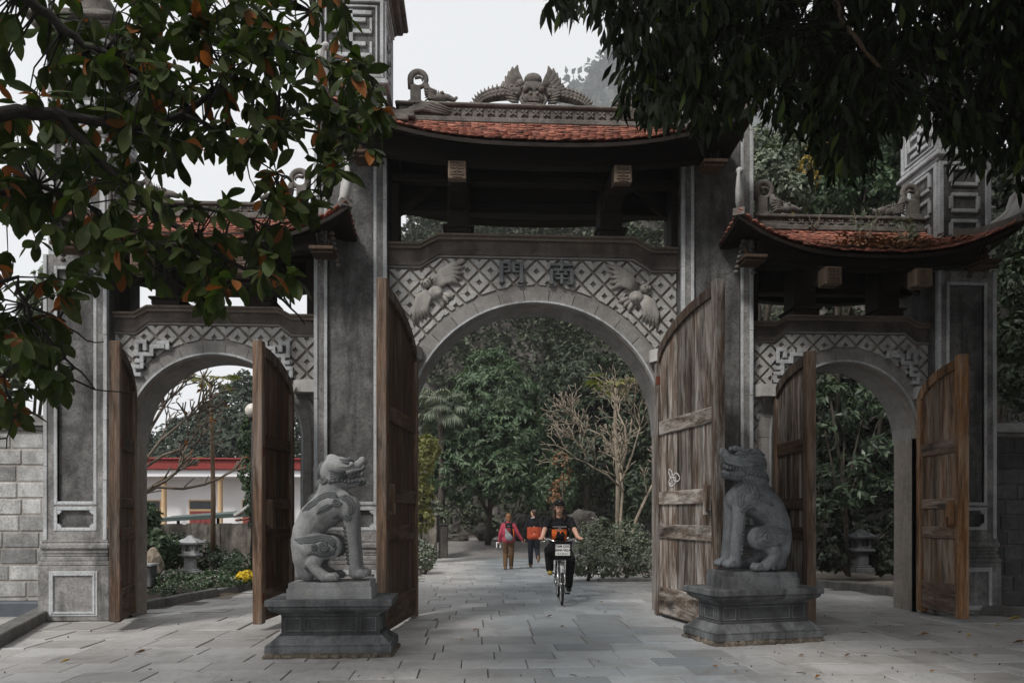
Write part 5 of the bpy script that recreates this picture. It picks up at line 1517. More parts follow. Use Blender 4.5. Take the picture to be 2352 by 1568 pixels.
# keep the bed behind its kerb
for v in bedg.data.vertices:
    a, b = Vector(G(300, 1404)), Vector(G(585, 1342)); d = (b-a).normalized(); n = Vector((-d.y, d.x)); s = (Vector((v.co.x, v.co.y))-a).dot(n)
    v.co.z += smooth(.0, .5, s)*.06 - (0 if s > .0 else .3)
Y = 17.
lb = lambda px, py, dy=0: at(px, py, Y+dy)
bx0, bx1 = lb(150, 1100).x, lb(760, 1100).x
B = thing('low_building', 'long low white building with red roof edge and cream columns', 'building', ((bx0+bx1)/2, Y+3, 0))
WHT = plain('white_plaster', (.84, .84, .86), .8, .2, 0, .06, 3); CRM = plain('cream_paint', (.62, .44, .26), .7, .2, 0, .12, 6)
REDP = plain('red_paint', (.24, .035, .03), .6, .3, 0, .25, 8); DGL = plain('dark_glass', (.02, .022, .025), .15, .5)
SHUT = plain('red_shutter', (.22, .05, .045), .6, .3, 0, .2, 12); GRN = plain('green_metal', (.05, .075, .07), .5, .4, 0, .2, 5)
m = MB(); m.box(bx0, bx1, Y+.9, Y+6, -.3, 3.1); wl_ = m.build('wall', WHT, B)
z0, z1 = lb(400, 1078).z, lb(400, 1056).z
m = MB(); m.box(bx0-.3, bx1+.3, Y-.15, Y+6.3, z0, z1, .02); m.box(bx0-.4, bx1+.4, Y-.25, Y+6.4, z1+.001, z1+.07, .02); rf_ = m.build('roof', REDP, B)
m = MB(); m.box(bx0-.1, bx1+.1, Y-.02, Y+6, z0-.26, z0-.001, .01); m.build('eave_band', WHT, B)
for px in (250, 371, 501, 630):
    x = lb(px, 1100).x; m = MB(); zc = lb(0, 1092).z
    m.lathe([(.13, -.3), (.13, .2), (.10, .25), (.095, zc-.16), (.12, zc-.12), (.15, zc-.02), (.16, zc+.12)], (x, Y+.22, 0), 14); c = m.build('column', CRM, B)
    m = MB(); m.box(x-.19, x+.19, Y+.03, Y+.41, zc+.02, zc+.13, .02); m.build('capital', REDP, c)
for px0, px1 in ((437, 487), (559, 612), (322, 368)):
    a, b = at(px0, 1168, Y+.9), at(px1, 1150, Y+.9)
    m = MB(); m.box(a.x-.05, b.x+.05, Y+.86, Y+.92, a.z-.05, b.z+.05, .01); wdw = m.build('window', CRM, B)
    m = MB(); m.box(a.x, b.x, Y+.845, Y+.88, a.z, b.z); m.build('pane', DGL, wdw)
    a, b = at(px0, 1240, Y+.9), at(px1, 1173, Y+.9); n = 4
    m = MB(); m.box(a.x-.04, b.x+.04, Y+.86, Y+.91, -.2, b.z+.04, .01); dr = m.build('door', CRM, B)
    for i in range(n):
        xa = a.x+(b.x-a.x)*i/n; xb = a.x+(b.x-a.x)*(i+1)/n
        m = MB(); m.box(xa+.006, xb-.006, Y+.83, Y+.88, -.2, b.z, .01); m.build('shutter', SHUT, dr)
# stained garden wall with a green metal edge
Y = 8.2
a, b = lb(330, 1300), lb(640, 1204)
gw = thing('garden_wall', 'stained crumbling wall with dark stains behind the stone lantern, left arch', 'wall', ((a.x+b.x)/2, Y+.15, 0))
m = MB(); n = 16
for i in range(n):
    xa = a.x+(b.x-a.x)*i/n; xb = a.x+(b.x-a.x)*(i+1)/n; m.box(xa, xb, Y+random.uniform(-.01, .01), Y+.3, -.3, b.z+random.uniform(-.02, .015)+.05*(i/n))
m.build('masonry', S_DIRTW, gw)
gp = thing('metal_canopy', 'thin dark green metal canopy edge above the stained garden wall', 'canopy', lb(480, 1192, .1))
m = MB(); p0, p1 = lb(366, 1198, .05), lb(600, 1184, .05)
m.add([p0, p1, p1+Vector((0, 0, .11)), p0+Vector((0, 0, .09)), p0+Vector((0, .9, .16)), p1+Vector((0, .9, .2))], [(0, 1, 2, 3), (3, 2, 5, 4), (0, 4, 5, 1)]); m.build('sheet', GRN, gp)
for u in (.1, .5, .9): p = p0.lerp(p1, u); m = MB(); m.box(p.x-.03, p.x+.03, p.y+.5, p.y+.56, 0, p.z+.1); m.build('support', IRON, gp)
# white scrolled roof end of a small shrine
sr = thing('shrine_roof', 'small white tiled roof end with upturned tip beside the left lion door', 'roof', lb(575, 1180, -.4))
for i in range(6):
    p = [lb(538+i*7, 1184-i*3.6, -.4-.05*i), lb(552+i*7, 1178-i*5, -.4-.05*i), lb(572+i*6, 1160-i*3, -.4-.05*i)]
    m = MB(); m.tube(p, [.05, .055, .04], 8); m.build('ridge_tile', S_PALE, sr)
for i in range(7): p = lb(545+i*8, 1194-i*1.0, -.5); m = MB(); m.ball(p, (.06, .08, .03), 8, 5); m.build('edge_tile', TILE, sr)
m = MB(); p = lb(585, 1250, -.3); m.box(p.x-.15, p.x+.5, p.y-.1, p.y+.3, 0, lb(0, 1196).z, .02); m.build('pier', S_DIRTW, sr)
# stone lanterns
def lantern(label, px, pyb, Y, H, mat):
    b = at(px, pyb, Y); s = H/.84; t = thing('stone_lantern', label, 'stone lantern', b, 'stone lanterns behind the side gates')
    def bx(nm, w, z0, z1, c=.012, holes=False):
        m = MB(); m.box(b.x-w*s, b.x+w*s, b.y-w*s, b.y+w*s, b.z+z0*s, b.z+z1*s, c*s); return m.build(nm, mat, t)
    bx('foot', .19, -.05, .06); bx('foot', .15, .061, .10); bx('shaft', .105, .101, .36); bx('bracket_slab', .15, .361, .39); bx('bracket_slab', .20, .391, .45)
    m = MB()
    for sx in (-1, 1):
        for sy in (-1, 1): m.box(b.x+(sx*.105-.035)*s, b.x+(sx*.105+.035)*s, b.y+(sy*.105-.035)*s, b.y+(sy*.105+.035)*s, b.z+.451*s, b.z+.66*s)
    m.box(b.x-.139*s, b.x+.139*s, b.y-.139*s, b.y+.139*s, b.z+.451*s, b.z+.50*s); m.box(b.x-.139*s, b.x+.139*s, b.y-.139*s, b.y+.139*s, b.z+.63*s, b.z+.66*s)
    m.build('light_box', mat, t)
    m = MB(); prof = [(.27, .665), (.285, .70), (.21, .735), (.15, .775), (.12, .78), (.09, .80), (.05, .85), (.0, .86)]
    m.lathe([(r*s*1.3, z*s) for r, z in prof], b, 4, nrot=.5, sm=False)
    for k in range(4):
        w = math.pi/4+k*math.pi/2; m.tube([(b.x+.22*s*1.3*math.cos(w), b.y+.22*s*1.3*math.sin(w), b.z+.71*s), (b.x+.29*s*1.3*math.cos(w), b.y+.29*s*1.3*math.sin(w), b.z+.75*s)], [.03*s, .012*s], 6)
    m.build('lantern_roof', mat, t); return t
lantern('pale stone lantern with curved roof standing in the bed behind the left gate', 437, 1316, 5.6, .80, S_TRIM)
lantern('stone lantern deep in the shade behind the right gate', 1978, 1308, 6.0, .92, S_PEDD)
# papaya trunk, bare branches, lamp
Y = 6.4
q = lambda px, py, dy=0: at(px, py, Y+dy)
pa = thing('papaya_tree', 'thin brown trunk with a few hand-shaped green leaves on top, left arch', 'tree', (q(490, 1260).x, Y, 0))
m = MB(); m.tube([q(489, 1265), q(490, 1150), q(487, 1000), q(482, 880)], [.06, .055, .045, .03], 8); m.build('trunk', stone('bark_tan', (.13, .085, .05), (.24, .17, .11), (.07, .05, .035), .5, 20, .6), pa)
papaya_leaves(pa, q(482, 880), 11, .50, LF_YG)
Y = 5.0
BARK_M = stone('bark_mid', (.13, .105, .08), (.24, .2, .16), (.06, .05, .04), .5, 9, .5, streak=.2)
bt = bare_tree('bare_frangipani', 'bare tree spreading thin branches across the left arch, a few orange leaves left', (q(285, 1290).x, Y, .05), [
    ([q(285, 1300), q(292, 1200), q(312, 1145), q(345, 1120), q(380, 1105)], .05, 2),
    ([q(312, 1145), q(360, 1118, .2), q(420, 1122, .3), q(470, 1112, .3), q(505, 1098, .3)], .035, 1),
    ([q(290, 1210), q(330, 1075, .4), q(375, 1045, .5), q(420, 1030, .6)], .04, 3),
    ([q(290, 1210), q(315, 1060, .2), q(345, 985, .3), q(375, 935, .3)], .045, 4),
    ([q(290, 1215), q(305, 1050, -.2), q(325, 960, -.2), q(340, 900, -.2)], .04, 4),
    ([q(288, 1215), q(300, 1100, .5), q(370, 1010, .7), q(430, 960, .8)], .04, 3)], BARK_M, 4, 11, .62, .36, lf=(60, .15, .035, leafmat('leaf_rust', (.16, .055, .02), (.30, .13, .04), .6, .2, .2)), up=.3)
ga = thing('garden_lamp', 'round white lamp globe peeping past the inner door of the left gate', 'lamp', (q(580, 1300, -.6).x, Y-.6, 0))
c = q(580, 943, -.6); m = MB(); m.ball(c, .145, 20, 12); m.build('globe', plain('lamp_glass', (.62, .58, .52), .3, .4, 0, .05), ga)
m = MB(); m.tube([(c.x, c.y, 0), (c.x, c.y, c.z-.14)], .03, 8); m.lathe([(.05, 0), (.09, .04), (.06, .08)], (c.x, c.y, c.z-.19), 12); m.build('pole', IRON, ga)
# planting
plant('leafy_bush', 'broad-leaved green bush at the left side of the bed, by the edge-on door', 'shrub', (at(340, 1310, 5.5).x, 5.5, .1), [lob(335, 1205, 5.5, 34, 45), lob(355, 1255, 5.2, 40, 40), lob(325, 1180, 5.8, 24, 30), lob(395, 1270, 5.8, 34, 32)], 330, 7, .13, .04, LF_MID)
plant('leafy_bush', 'tangled dark bush around the base of the stained wall', 'shrub', (at(460, 1290, 7.2).x, 7.2, .1), [lob(470, 1275, 7.0, 40, 30), lob(400, 1260, 7.4, 40, 36), lob(520, 1290, 6.6, 36, 26)], 380, 7, .10, .026, LF_DARK)
plant('climbing_hedge', 'round-leaved creeper hanging down beside the inner door of the left gate', 'shrub', (at(575, 1290, 7.6).x, 7.6, .1), [lob(578, 1010, 7.6, 24, 50), lob(575, 1080, 7.6, 22, 50), lob(582, 960, 7.6, 16, 30), lob(585, 1150, 7.5, 20, 50)], 520, 6, .10, .03, LF_MID)
flower_bed('flower_patch', 'low green flower patch with tiny white blossoms behind the kerb of the left gate', (at(430, 1350, 3.6).x, 3.6, .05), [lob(360, 1372, 2.4, 48, 18), lob(420, 1355, 3.0, 60, 20), lob(490, 1335, 3.9, 60, 24), lob(550, 1300, 5.2, 42, 30), lob(330, 1385, 1.9, 26, 16), lob(400, 1330, 4.4, 50, 20)], 1500, 6, .055, .017, LF_MID, 240, PETAL_W, None, .017)
yp = thing('yellow_flowers', 'yellow chrysanthemum cluster on the kerb end by the inner left door', 'flowers', at(563, 1334, 4.1))
v, f = clusters([lob(563, 1323, 4.1, 19, 12)], 160, 5, .05, .02, shell=(.85, 1.05)); np_mesh('blossoms', v, f, PETAL_Y, yp)
v, f = clusters([lob(563, 1329, 4.1, 18, 9)], 60, 5, .06, .02); np_mesh('foliage', v, f, LF_MID, yp)
rock('tree_root', 'pale brown gnarled root sloping down beside the stone block, left arch', 352, 1300, 4.6, 22, 42, 9, BARK_P)['category'] = 'root'
bxs = thing('stone_block', 'small grey stone block in the bed behind the edge-on door', 'stone block', at(330, 1328, 4.0))
a, b = at(312, 1330, 4.0), at(346, 1297, 4.0); m = MB(); m.box(a.x, b.x, 4.0, 4.3, a.z-.15, b.z-.03, .012); m.build('base', S_PED, bxs); m = MB(); m.box(a.x-.02, b.x+.02, 3.97, 4.33, b.z-.029, b.z+.02, .01); m.build('lid', S_TRIM, bxs)
# trees far behind the left gate
for i, (px, py, rp, Yf, lab) in enumerate(((545, 940, 70, 42, 'tall hazy tree with a thin crown far behind the building, by the inner left door'), (470, 1000, 62, 44, 'hazy rounded tree above the red roof edge, left arch'), (395, 1030, 55, 46, 'low hazy tree behind the bare branches, left arch'), (640, 960, 90, 43, 'hazy tree crown mostly hidden behind the pillar left of the middle gate'), (320, 1040, 50, 47, 'low hazy tree at the left jamb of the left arch'))):
    plant('distant_tree', lab, 'tree', (at(px, 1200, Yf).x, Yf, 0), [lob(px, py, Yf, rp*.8, rp), lob(px-rp*.5, py+rp*.6, Yf-1, rp*.7, rp*.7), lob(px+rp*.5, py+rp*.5, Yf-1, rp*.7, rp*.7), lob(px, py+rp*1.2, Yf-1, rp, rp*.7), lob(px+rp*.2, py-rp*.8, Yf, rp*.35, rp*.5)], 1900, 7, .26, .085, LF_FAR, group='hazy trees behind the white building', down=.1)
# growth over the pale wall on the left
plant('wall_bush', 'pale leafy bush growing over the block wall at the left edge', 'shrub', (-8.2, 2.2, 0), [lob(40, 800, 2.2, 60, 60), lob(95, 720, 2.4, 45, 50), lob(20, 880, 2.0, 40, 40), lob(160, 690, 2.8, 50, 40), lob(130, 640, 2.6, 40, 30)], 500, 7, .13, .04, LF_GREY, cull=lambda p: p[1] > .9)

# ================================================================== seen through and beside the right arch
sp = []; LF_SPR = leafmat('leaf_spray', (.03, .05, .028), (.09, .125, .075), .45, .4, .1)
for i, (px, py, rp) in enumerate(((1905, 900, 32), (1990, 905, 36), (1940, 960, 34), (2030, 935, 30), (1895, 990, 24), (1960, 1060, 36), (2020, 1020, 30), (1900, 1085, 34), (2040, 1095, 34), (1960, 1130, 40), (1890, 1160, 28))):
    sp.append(lob(px, py, 5.2+.25*(i % 4), rp, rp*.62))
plant('leafy_shrub', 'dark shrub with light sprays of narrow leaves filling the right arch', 'shrub', (at(1960, 1280, 6).x, 6.2, 0), sp, 170, 9, .22, .034, LF_SPR, droop=.35, down=.1)
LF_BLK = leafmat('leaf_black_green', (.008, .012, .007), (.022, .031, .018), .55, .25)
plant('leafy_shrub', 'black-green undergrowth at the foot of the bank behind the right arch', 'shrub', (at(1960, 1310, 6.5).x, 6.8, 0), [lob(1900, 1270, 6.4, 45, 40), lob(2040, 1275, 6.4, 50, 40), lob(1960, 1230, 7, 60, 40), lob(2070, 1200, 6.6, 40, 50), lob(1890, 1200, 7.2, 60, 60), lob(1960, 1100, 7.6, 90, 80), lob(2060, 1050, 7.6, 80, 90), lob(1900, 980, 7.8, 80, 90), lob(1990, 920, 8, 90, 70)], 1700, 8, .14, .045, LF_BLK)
plant('wall_bush', 'dark hanging plants above the shaded wall at the right edge', 'shrub', (8.2, 2.5, 0), [lob(2330, 780, 1.8, 40, 60), lob(2345, 650, 2.0, 40, 60), lob(2320, 880, 1.6, 30, 40), lob(2350, 540, 2.4, 40, 60)], 420, 7, .14, .04, LF_DARK)
rock('boulder', 'mossy boulder hanging above the shaded wall at the right edge', 2335, 720, 2.4, 34, 60, 12)
plant('pale_bush', 'grey-green bush on the slope above the left part of the right roof', 'shrub', (at(1765, 560, 5).x, 5.6, 3), [lob(1765, 400, 5, 55, 55), lob(1735, 340, 5.3, 40, 45), lob(1820, 440, 4.8, 45, 40), lob(1800, 350, 5.6, 45, 45)], 900, 7, .12, .034, LF_GREY)
plant('yellowing_bush', 'bush with golden yellow leaves on the slope above the right roof', 'shrub', (at(1860, 560, 5).x, 5.6, 3), [lob(1850, 410, 5.0, 30, 45), lob(1835, 470, 4.8, 26, 22), lob(1905, 350, 5.4, 26, 40), lob(1930, 390, 5.2, 30, 30), lob(1870, 330, 5.5, 25, 30)], 230, 7, .09, .026, LF_YEL)
plant('leafy_bush', 'dark green bush on the slope behind the right roof ridge', 'shrub', (at(1970, 560, 5).x, 5.8, 3), [lob(1900, 450, 5.3, 60, 40), lob(1990, 430, 5.4, 70, 60), lob(2050, 350, 5.8, 70, 60), lob(1960, 320, 6, 70, 60)], 900, 7, .13, .036, LF_MID)
# dead leaves and seedlings on the right roof
v = []
lt = thing('leaf_litter', 'brown dead leaves heaped on the right roof', 'leaf litter', rf_pt if False else at(2100, 560, -.4))
n = 700; us = np.clip(np.random.normal(.22, .2, n), -.4, .8); vv = np.clip(np.random.beta(4, 2.4, n), .2, .98)
RR = Roof(4.55, 1.30, 1.95, .2, -.85, 1.25, 5.64, 4.90, .46, .14)
P = np.array([tuple(RR.front(a, b)+Vector((0, -.03, .05+random.uniform(0, .05)))) for a, b in zip(us, vv)])
v, f = leaves(P, rvec(n)*np.array([1, 1, .25]), np.random.uniform(.06, .14, n), np.random.uniform(.015, .03, n), None, .4, 0, .2)
tag(np_mesh('dead_leaves', v, f, LF_BROWN, lt), kind='stuff')
for i, (u, v_, h, lab) in enumerate(((.02, .55, .55, 'thin bare seedling leaning on the right roof'), (.35, .6, .34, 'small leafy seedling among the dead leaves on the right roof'), (-.35, .15, .34, 'bare twiggy seedling at the left end of the right ridge'), (.5, .4, .3, 'small seedling on the right side of the right roof'))):
    p = RR.front(u, v_); s = thing('seedling', lab, 'plant', p, 'weeds on the right roof'); m = MB()
    for k in range(5):
        e = p+Vector((random.uniform(-.4, .4)*h*1.6, random.uniform(-.2, .2), h*random.uniform(.6, 1.2))); m.tube([p, p.lerp(e, .5)+Vector((random.uniform(-.04, .04), 0, .03)), e], [.008, .006, .003], 5)
    m.build('stem', BARK_M, s)
    v1, f1 = clusters([(p+Vector((0, 0, h*.8)), (.2, .15, .15))], 14 if i != 2 else 5, 5, .07, .018); np_mesh('foliage', v1, f1, LF_GREY, s)

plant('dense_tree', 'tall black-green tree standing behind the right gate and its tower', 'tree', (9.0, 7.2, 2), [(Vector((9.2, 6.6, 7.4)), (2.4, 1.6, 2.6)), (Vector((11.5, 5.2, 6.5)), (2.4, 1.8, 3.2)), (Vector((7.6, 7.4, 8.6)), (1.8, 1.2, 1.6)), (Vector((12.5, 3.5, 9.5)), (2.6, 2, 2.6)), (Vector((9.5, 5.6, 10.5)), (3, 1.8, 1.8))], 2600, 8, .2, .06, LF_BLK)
# ================================================================== the two near trees whose branches hang into view
def inpoly(x, y, poly):
    c = False
    for i in range(len(poly)):
        (x1, y1), (x2, y2) = poly[i-1], poly[i]
        if (y1 > y) != (y2 > y) and x < (x2-x1)*(y-y1)/(y2-y1)+x1: c = not c
    return c
def leaf_mesh(name, L, W, prof, curl, fold, mat, tip=0.):
    """one leaf lying along +x from its stalk, midrib folded, tip curling down"""
    v = []; n = len(prof)
    for i, w in enumerate(prof):
        u = i/(n-1); x = L*(.06+.94*u); z = -curl*L*u*u+.03*L*math.sin(u*5)
        v += [(x, -w*W, z+fold*w*W), (x, 0, z), (x, w*W, z+fold*w*W*.9)]
    f = []
    for i in range(n-1): a = 3*i; f += [(a, a+1, a+4, a+3), (a+1, a+2, a+5, a+4)]
    b = len(v); v += [(0, -.0025, 0), (0, .0025, 0)]; f.append((b, b+1, 2, 0))
    me = bpy.data.meshes.new(name); me.from_pydata(v, [], f)
    me.polygons.foreach_set('use_smooth', [True]*len(f)); me.update(); me.materials.append(mat); return me
def leaf_frame(d, roll):
    d = d.normalized(); s = d.cross(Vector((0, 0, 1)))
    s = s.normalized() if s.length > 1e-3 else Vector((1, 0, 0)); n = s.cross(d)
    return Matrix((d, n.cross(d), n)).transposed() @ Matrix.Rotation(roll, 3, 'X')
def place_leaves(tree, items, meshes, limit, stuff_name):
    items.sort(key=lambda it: it[4])
    rest = MB()
    data = {id(m): ([v.co.copy() for v in m.vertices], [list(p.vertices) for p in m.polygons]) for m in meshes}
    groups = {}
    for i, (me, p, Rm, sc, D) in enumerate(items):
        if i < limit:
            inst('leaf', me, tree, p, Rm.to_quaternion(), (sc, sc, sc))
        else:
            vs, fs = data[id(me)]; g = groups.setdefault(me.materials[0].name, MB())
            g.add([Rm @ (v*sc)+p for v in vs], fs, 0, True)
    k = 0
    names = {}
    allb = MB(); mats = list(groups)
    for j, nme in enumerate(mats):
        g = groups[nme]; allb.add(g.v, g.f, j, True)
    if allb.v: tag(allb.build(stuff_name, [bpy.data.materials[n] for n in mats], tree), kind='stuff')
def big_leaf(name, c1, c2, trans, tc, veins):
    t = NT(name); r = t.rnd(); col = t.mix(r, c1, c2)
    p = t.pos(); n = t.noise(p, 14, 4, .6)
    col = t.mix(t.ramp(n, [(.42, 0), (.7, .6)]), col, veins)
    t.done(col, .55, .12)
    tr = t.n('BsdfTranslucent'); t.l(t.mix(1, col, tc, 'MULTIPLY'), tr.inputs[0])
    mx = t.n('MixShader'); mx.inputs[0].default_value = trans
    t.l(t.b.outputs[0], mx.inputs[1]); t.l(tr.outputs[0], mx.inputs[2]); t.l(mx.outputs[0], t.t.nodes['Material Output'].inputs[0])
    return t.m
NL_G = big_leaf('leaf_broad_green', (.013, .022, .006), (.038, .058, .014), .30, (.9, 1.2, .35), (.07, .07, .022))
NL_O = big_leaf('leaf_broad_orange', (.13, .045, .015), (.26, .10, .028), .35, (1.2, .9, .5), (.09, .06, .02))
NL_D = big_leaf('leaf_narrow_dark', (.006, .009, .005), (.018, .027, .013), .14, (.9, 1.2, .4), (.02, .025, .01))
BARK_B = stone('bark_black', (.010, .008, .007), (.024, .02, .017), (.008, .007, .006), .4, 16, .7)
BARK_T = stone('bark_near_tan', (.075, .05, .032), (.15, .105, .07), (.03, .022, .016), .4, 16, .7)
OB = (.10, .34, .60, .85, 1.0, .93, .62, .0)
# ---- left: broad leaves turning orange
T1 = thing('broadleaf_tree', 'near tree at upper left with large dark green leaves, some turned orange', 'tree', (-6.2, -7.6, 0))
lm_ = [leaf_mesh('leaf', .178, .034, OB, c, f, NL_G) for c, f in ((.12, .25), (.3, .15), (.02, .4), (.2, .05))]
lo_ = [leaf_mesh('leaf', .17, .033, OB, c, f, NL_O) for c, f in ((.35, .35), (.15, .5))]
Y1 = -5.6
def pth(pts, Ys): return [at(x, y, Y) for (x, y), Y in zip(pts, Ys)]
limbs = [
    ([(-420, 330), (-120, 275), (0, 264), (120, 258), (190, 318), (330, 468), (450, 548), (560, 622), (650, 690), (700, 745)], [-6.6, -6.3, -6.1, -6.0, -5.9, -5.7, -5.6, -5.5, -5.4, -5.4], [.075, .055, .038, .032, .026, .021, .017, .013, .008, .004]),
    ([(-200, -160), (40, -20), (120, 45), (200, 105), (300, 160), (400, 215), (520, 330), (640, 400)], [-6.4, -6.1, -6.0, -5.9, -5.8, -5.6, -5.4, -5.3], [.05, .032, .027, .022, .017, .013, .009, .004]),
    ([(120, 258), (300, 300), (420, 262), (520, 180), (590, 128), (720, 20), (800, -60)], [-6.0, -5.8, -5.6, -5.5, -5.4, -5.3, -5.2], [.03, .024, .02, .017, .014, .010, .006]),
    ([(590, 128), (680, 120), (770, 160), (850, 200), (900, 260)], [-5.4, -5.3, -5.2, -5.2, -5.2], [.014, .011, .009, .006, .003]),
    ([(420, 262), (560, 330), (680, 290), (790, 320), (880, 350)], [-5.6, -5.5, -5.3, -5.2, -5.1], [.014, .012, .010, .007, .003]),
    ([(-60, 470), (0, 440), (90, 425), (200, 470), (290, 560), (380, 640)], [-6.0, -5.9, -5.8, -5.7, -5.6, -5.5], [.026, .02, .016, .012, .008, .004]),
    ([(-80, 650), (40, 640), (75, 735), (120, 790), (165, 840), (220, 895), (300, 905)], [-5.9, -5.8, -5.7, -5.6, -5.5, -5.5, -5.5], [.018, .014, .011, .009, .007, .005, .003]),
    ([(60, 700), (140, 735), (200, 785), (238, 785)], [-5.7, -5.6, -5.5, -5.5], [.009, .007, .005, .003]),
    ([(-80, 900), (0, 860), (30, 960), (15, 1030)], [-5.8, -5.7, -5.6, -5.6], [.010, .008, .006, .003]),
    ([(330, 468), (480, 480), (620, 520), (690, 500), (760, 450)], [-5.7, -5.5, -5.4, -5.3, -5.2], [.012, .010, .008, .006, .003]),
]
bm_ = MB(); nodes = []
for pts, Ys, rr in limbs:
    P = pth(pts, Ys); Q = []; RQ = []
    for i in range(len(P)-1):
        for k in range(3): u = k/3; Q.append(P[i].lerp(P[i+1], u)+Vector((random.gauss(0, .008), random.gauss(0, .01), random.gauss(0, .008)))); RQ.append(rr[i]+(rr[i+1]-rr[i])*u)
    Q.append(P[-1]); RQ.append(rr[-1]); bm_.tube(Q, RQ, 7); nodes += Q
    m = MB(); m.tube(Q, RQ, 7); m.build('branch', BARK_B, T1)
m = MB(); m.tube([(-6.2, -7.6, -.1), (-6.0, -7.5, 1.6), (-5.6, -7.2, 3.2), (-4.6, -6.9, 4.4)], [.26, .2, .17, .13], 10); m.tube([(-5.6, -7.2, 3.0), tuple(pth([(-420, 330)], [-6.6])[0])], [.13, .09], 8); m.tube([(-5.6, -7.2, 3.2), tuple(pth([(-200, -160)], [-6.4])[0])], [.12, .05], 8); m.build('trunk', BARK_B, T1)
POLY = [(-60, -60), (800, -60), (800, 60), (815, 110), (850, 170), (885, 240), (905, 300), (860, 345), (815, 330), (790, 390), (800, 420), (770, 430), (720, 480), (650, 545), (640, 600), (680, 640), (640, 680), (540, 690), (460, 720), (430, 690), (420, 650), (330, 640), (240, 610), (190, 690), (150, 800), (165, 860), (60, 920), (35, 1000), (-60, 1030)]
GAPS = [(470, 405, 60), (560, 420, 55), (385, 420, 30), (45, 90, 32), (30, 210, 40), (560, 140, 26), (640, 110, 24), (700, 175, 26), (610, 200, 20), (745, 110, 20), (130, 130, 22), (90, 500, 34), (150, 560, 34), (100, 590, 30), (540, 260, 18), (820, 120, 16), (330, 330, 24), (250, 215, 18), (60, 620, 20), (45, 395, 16)]
tw_ = MB(); items = []; cnt = 0
def whorl(c, base, n, meshes, orange, Ls, out):
    d0 = (c-base); d0 = d0.normalized() if d0.length > 1e-4 else Vector((0, 0, -1))
    a0 = random.uniform(0, 6.28); u = d0.orthogonal().normalized(); w = d0.cross(u)
    for i in range(n):
        a = a0+i*2.4; el = random.uniform(.25, 1.15)
        d = d0*math.cos(el)+(u*math.cos(a)+w*math.sin(a))*math.sin(el)+Vector((0, 0, -.55))
        me = random.choice(orange[0]) if random.random() < orange[1] else random.choice(meshes)
        p = c-d0*random.uniform(0, .04)
        items.append((me, p, leaf_frame(d, random.gauss(0, .7)), random.uniform(*Ls), prj(p)[2]))
while cnt < 540:
    x, y = random.uniform(-60, 920), random.uniform(-60, 1030)
    if not inpoly(x, y, POLY): continue
    if any((x-a)**2+(y-b)**2 < r*r for a, b, r in GAPS): continue
    if y > 480 and random.random() < .25: continue
    c = at(x, y, random.uniform(-6.1, -4.7)); nb = min(nodes, key=lambda q: (q-c).length_squared)
    if (nb-c).length > 1.1: continue
    mid = nb.lerp(c, .5)+Vector((random.gauss(0, .03), random.gauss(0, .03), random.uniform(-.02, .05)))
    tw_.tube([nb, mid, c], [.006, .0045, .003], 5)
    whorl(c, mid, random.choice((4, 5, 6, 7)), lm_, (lo_, .075), (.5, 1.2), None); cnt += 1
tag(tw_.build('twigs', BARK_B, T1), kind='stuff')
place_leaves(T1, items, lm_+lo_, 300, 'leaves')
def canopy(tree, lobes, n, per, L, W, mat):  # extra crown leaves outside the view, added to shade the scene
    v, f = clusters(lobes, n, per, L, W, shell=(.5, 1.05), cull=lambda p: (lambda q: q[2] < .3 or q[1] < -90 or q[0] < -60 or q[0] > 2412)(prj(p)) or (p[1] < CAMP[1]-.2 and p[0] < 0))
    tag(np_mesh('crown', v, f, mat, tree), kind='stuff')
canopy(T1, [(Vector((-6.5, -7.8, 6.0)), (2.4, 2.2, 1.7)), (Vector((-7.5, -9.6, 6)), (2.0, 2.0, 1.6))], 420, 7, .22, .055, NL_G)
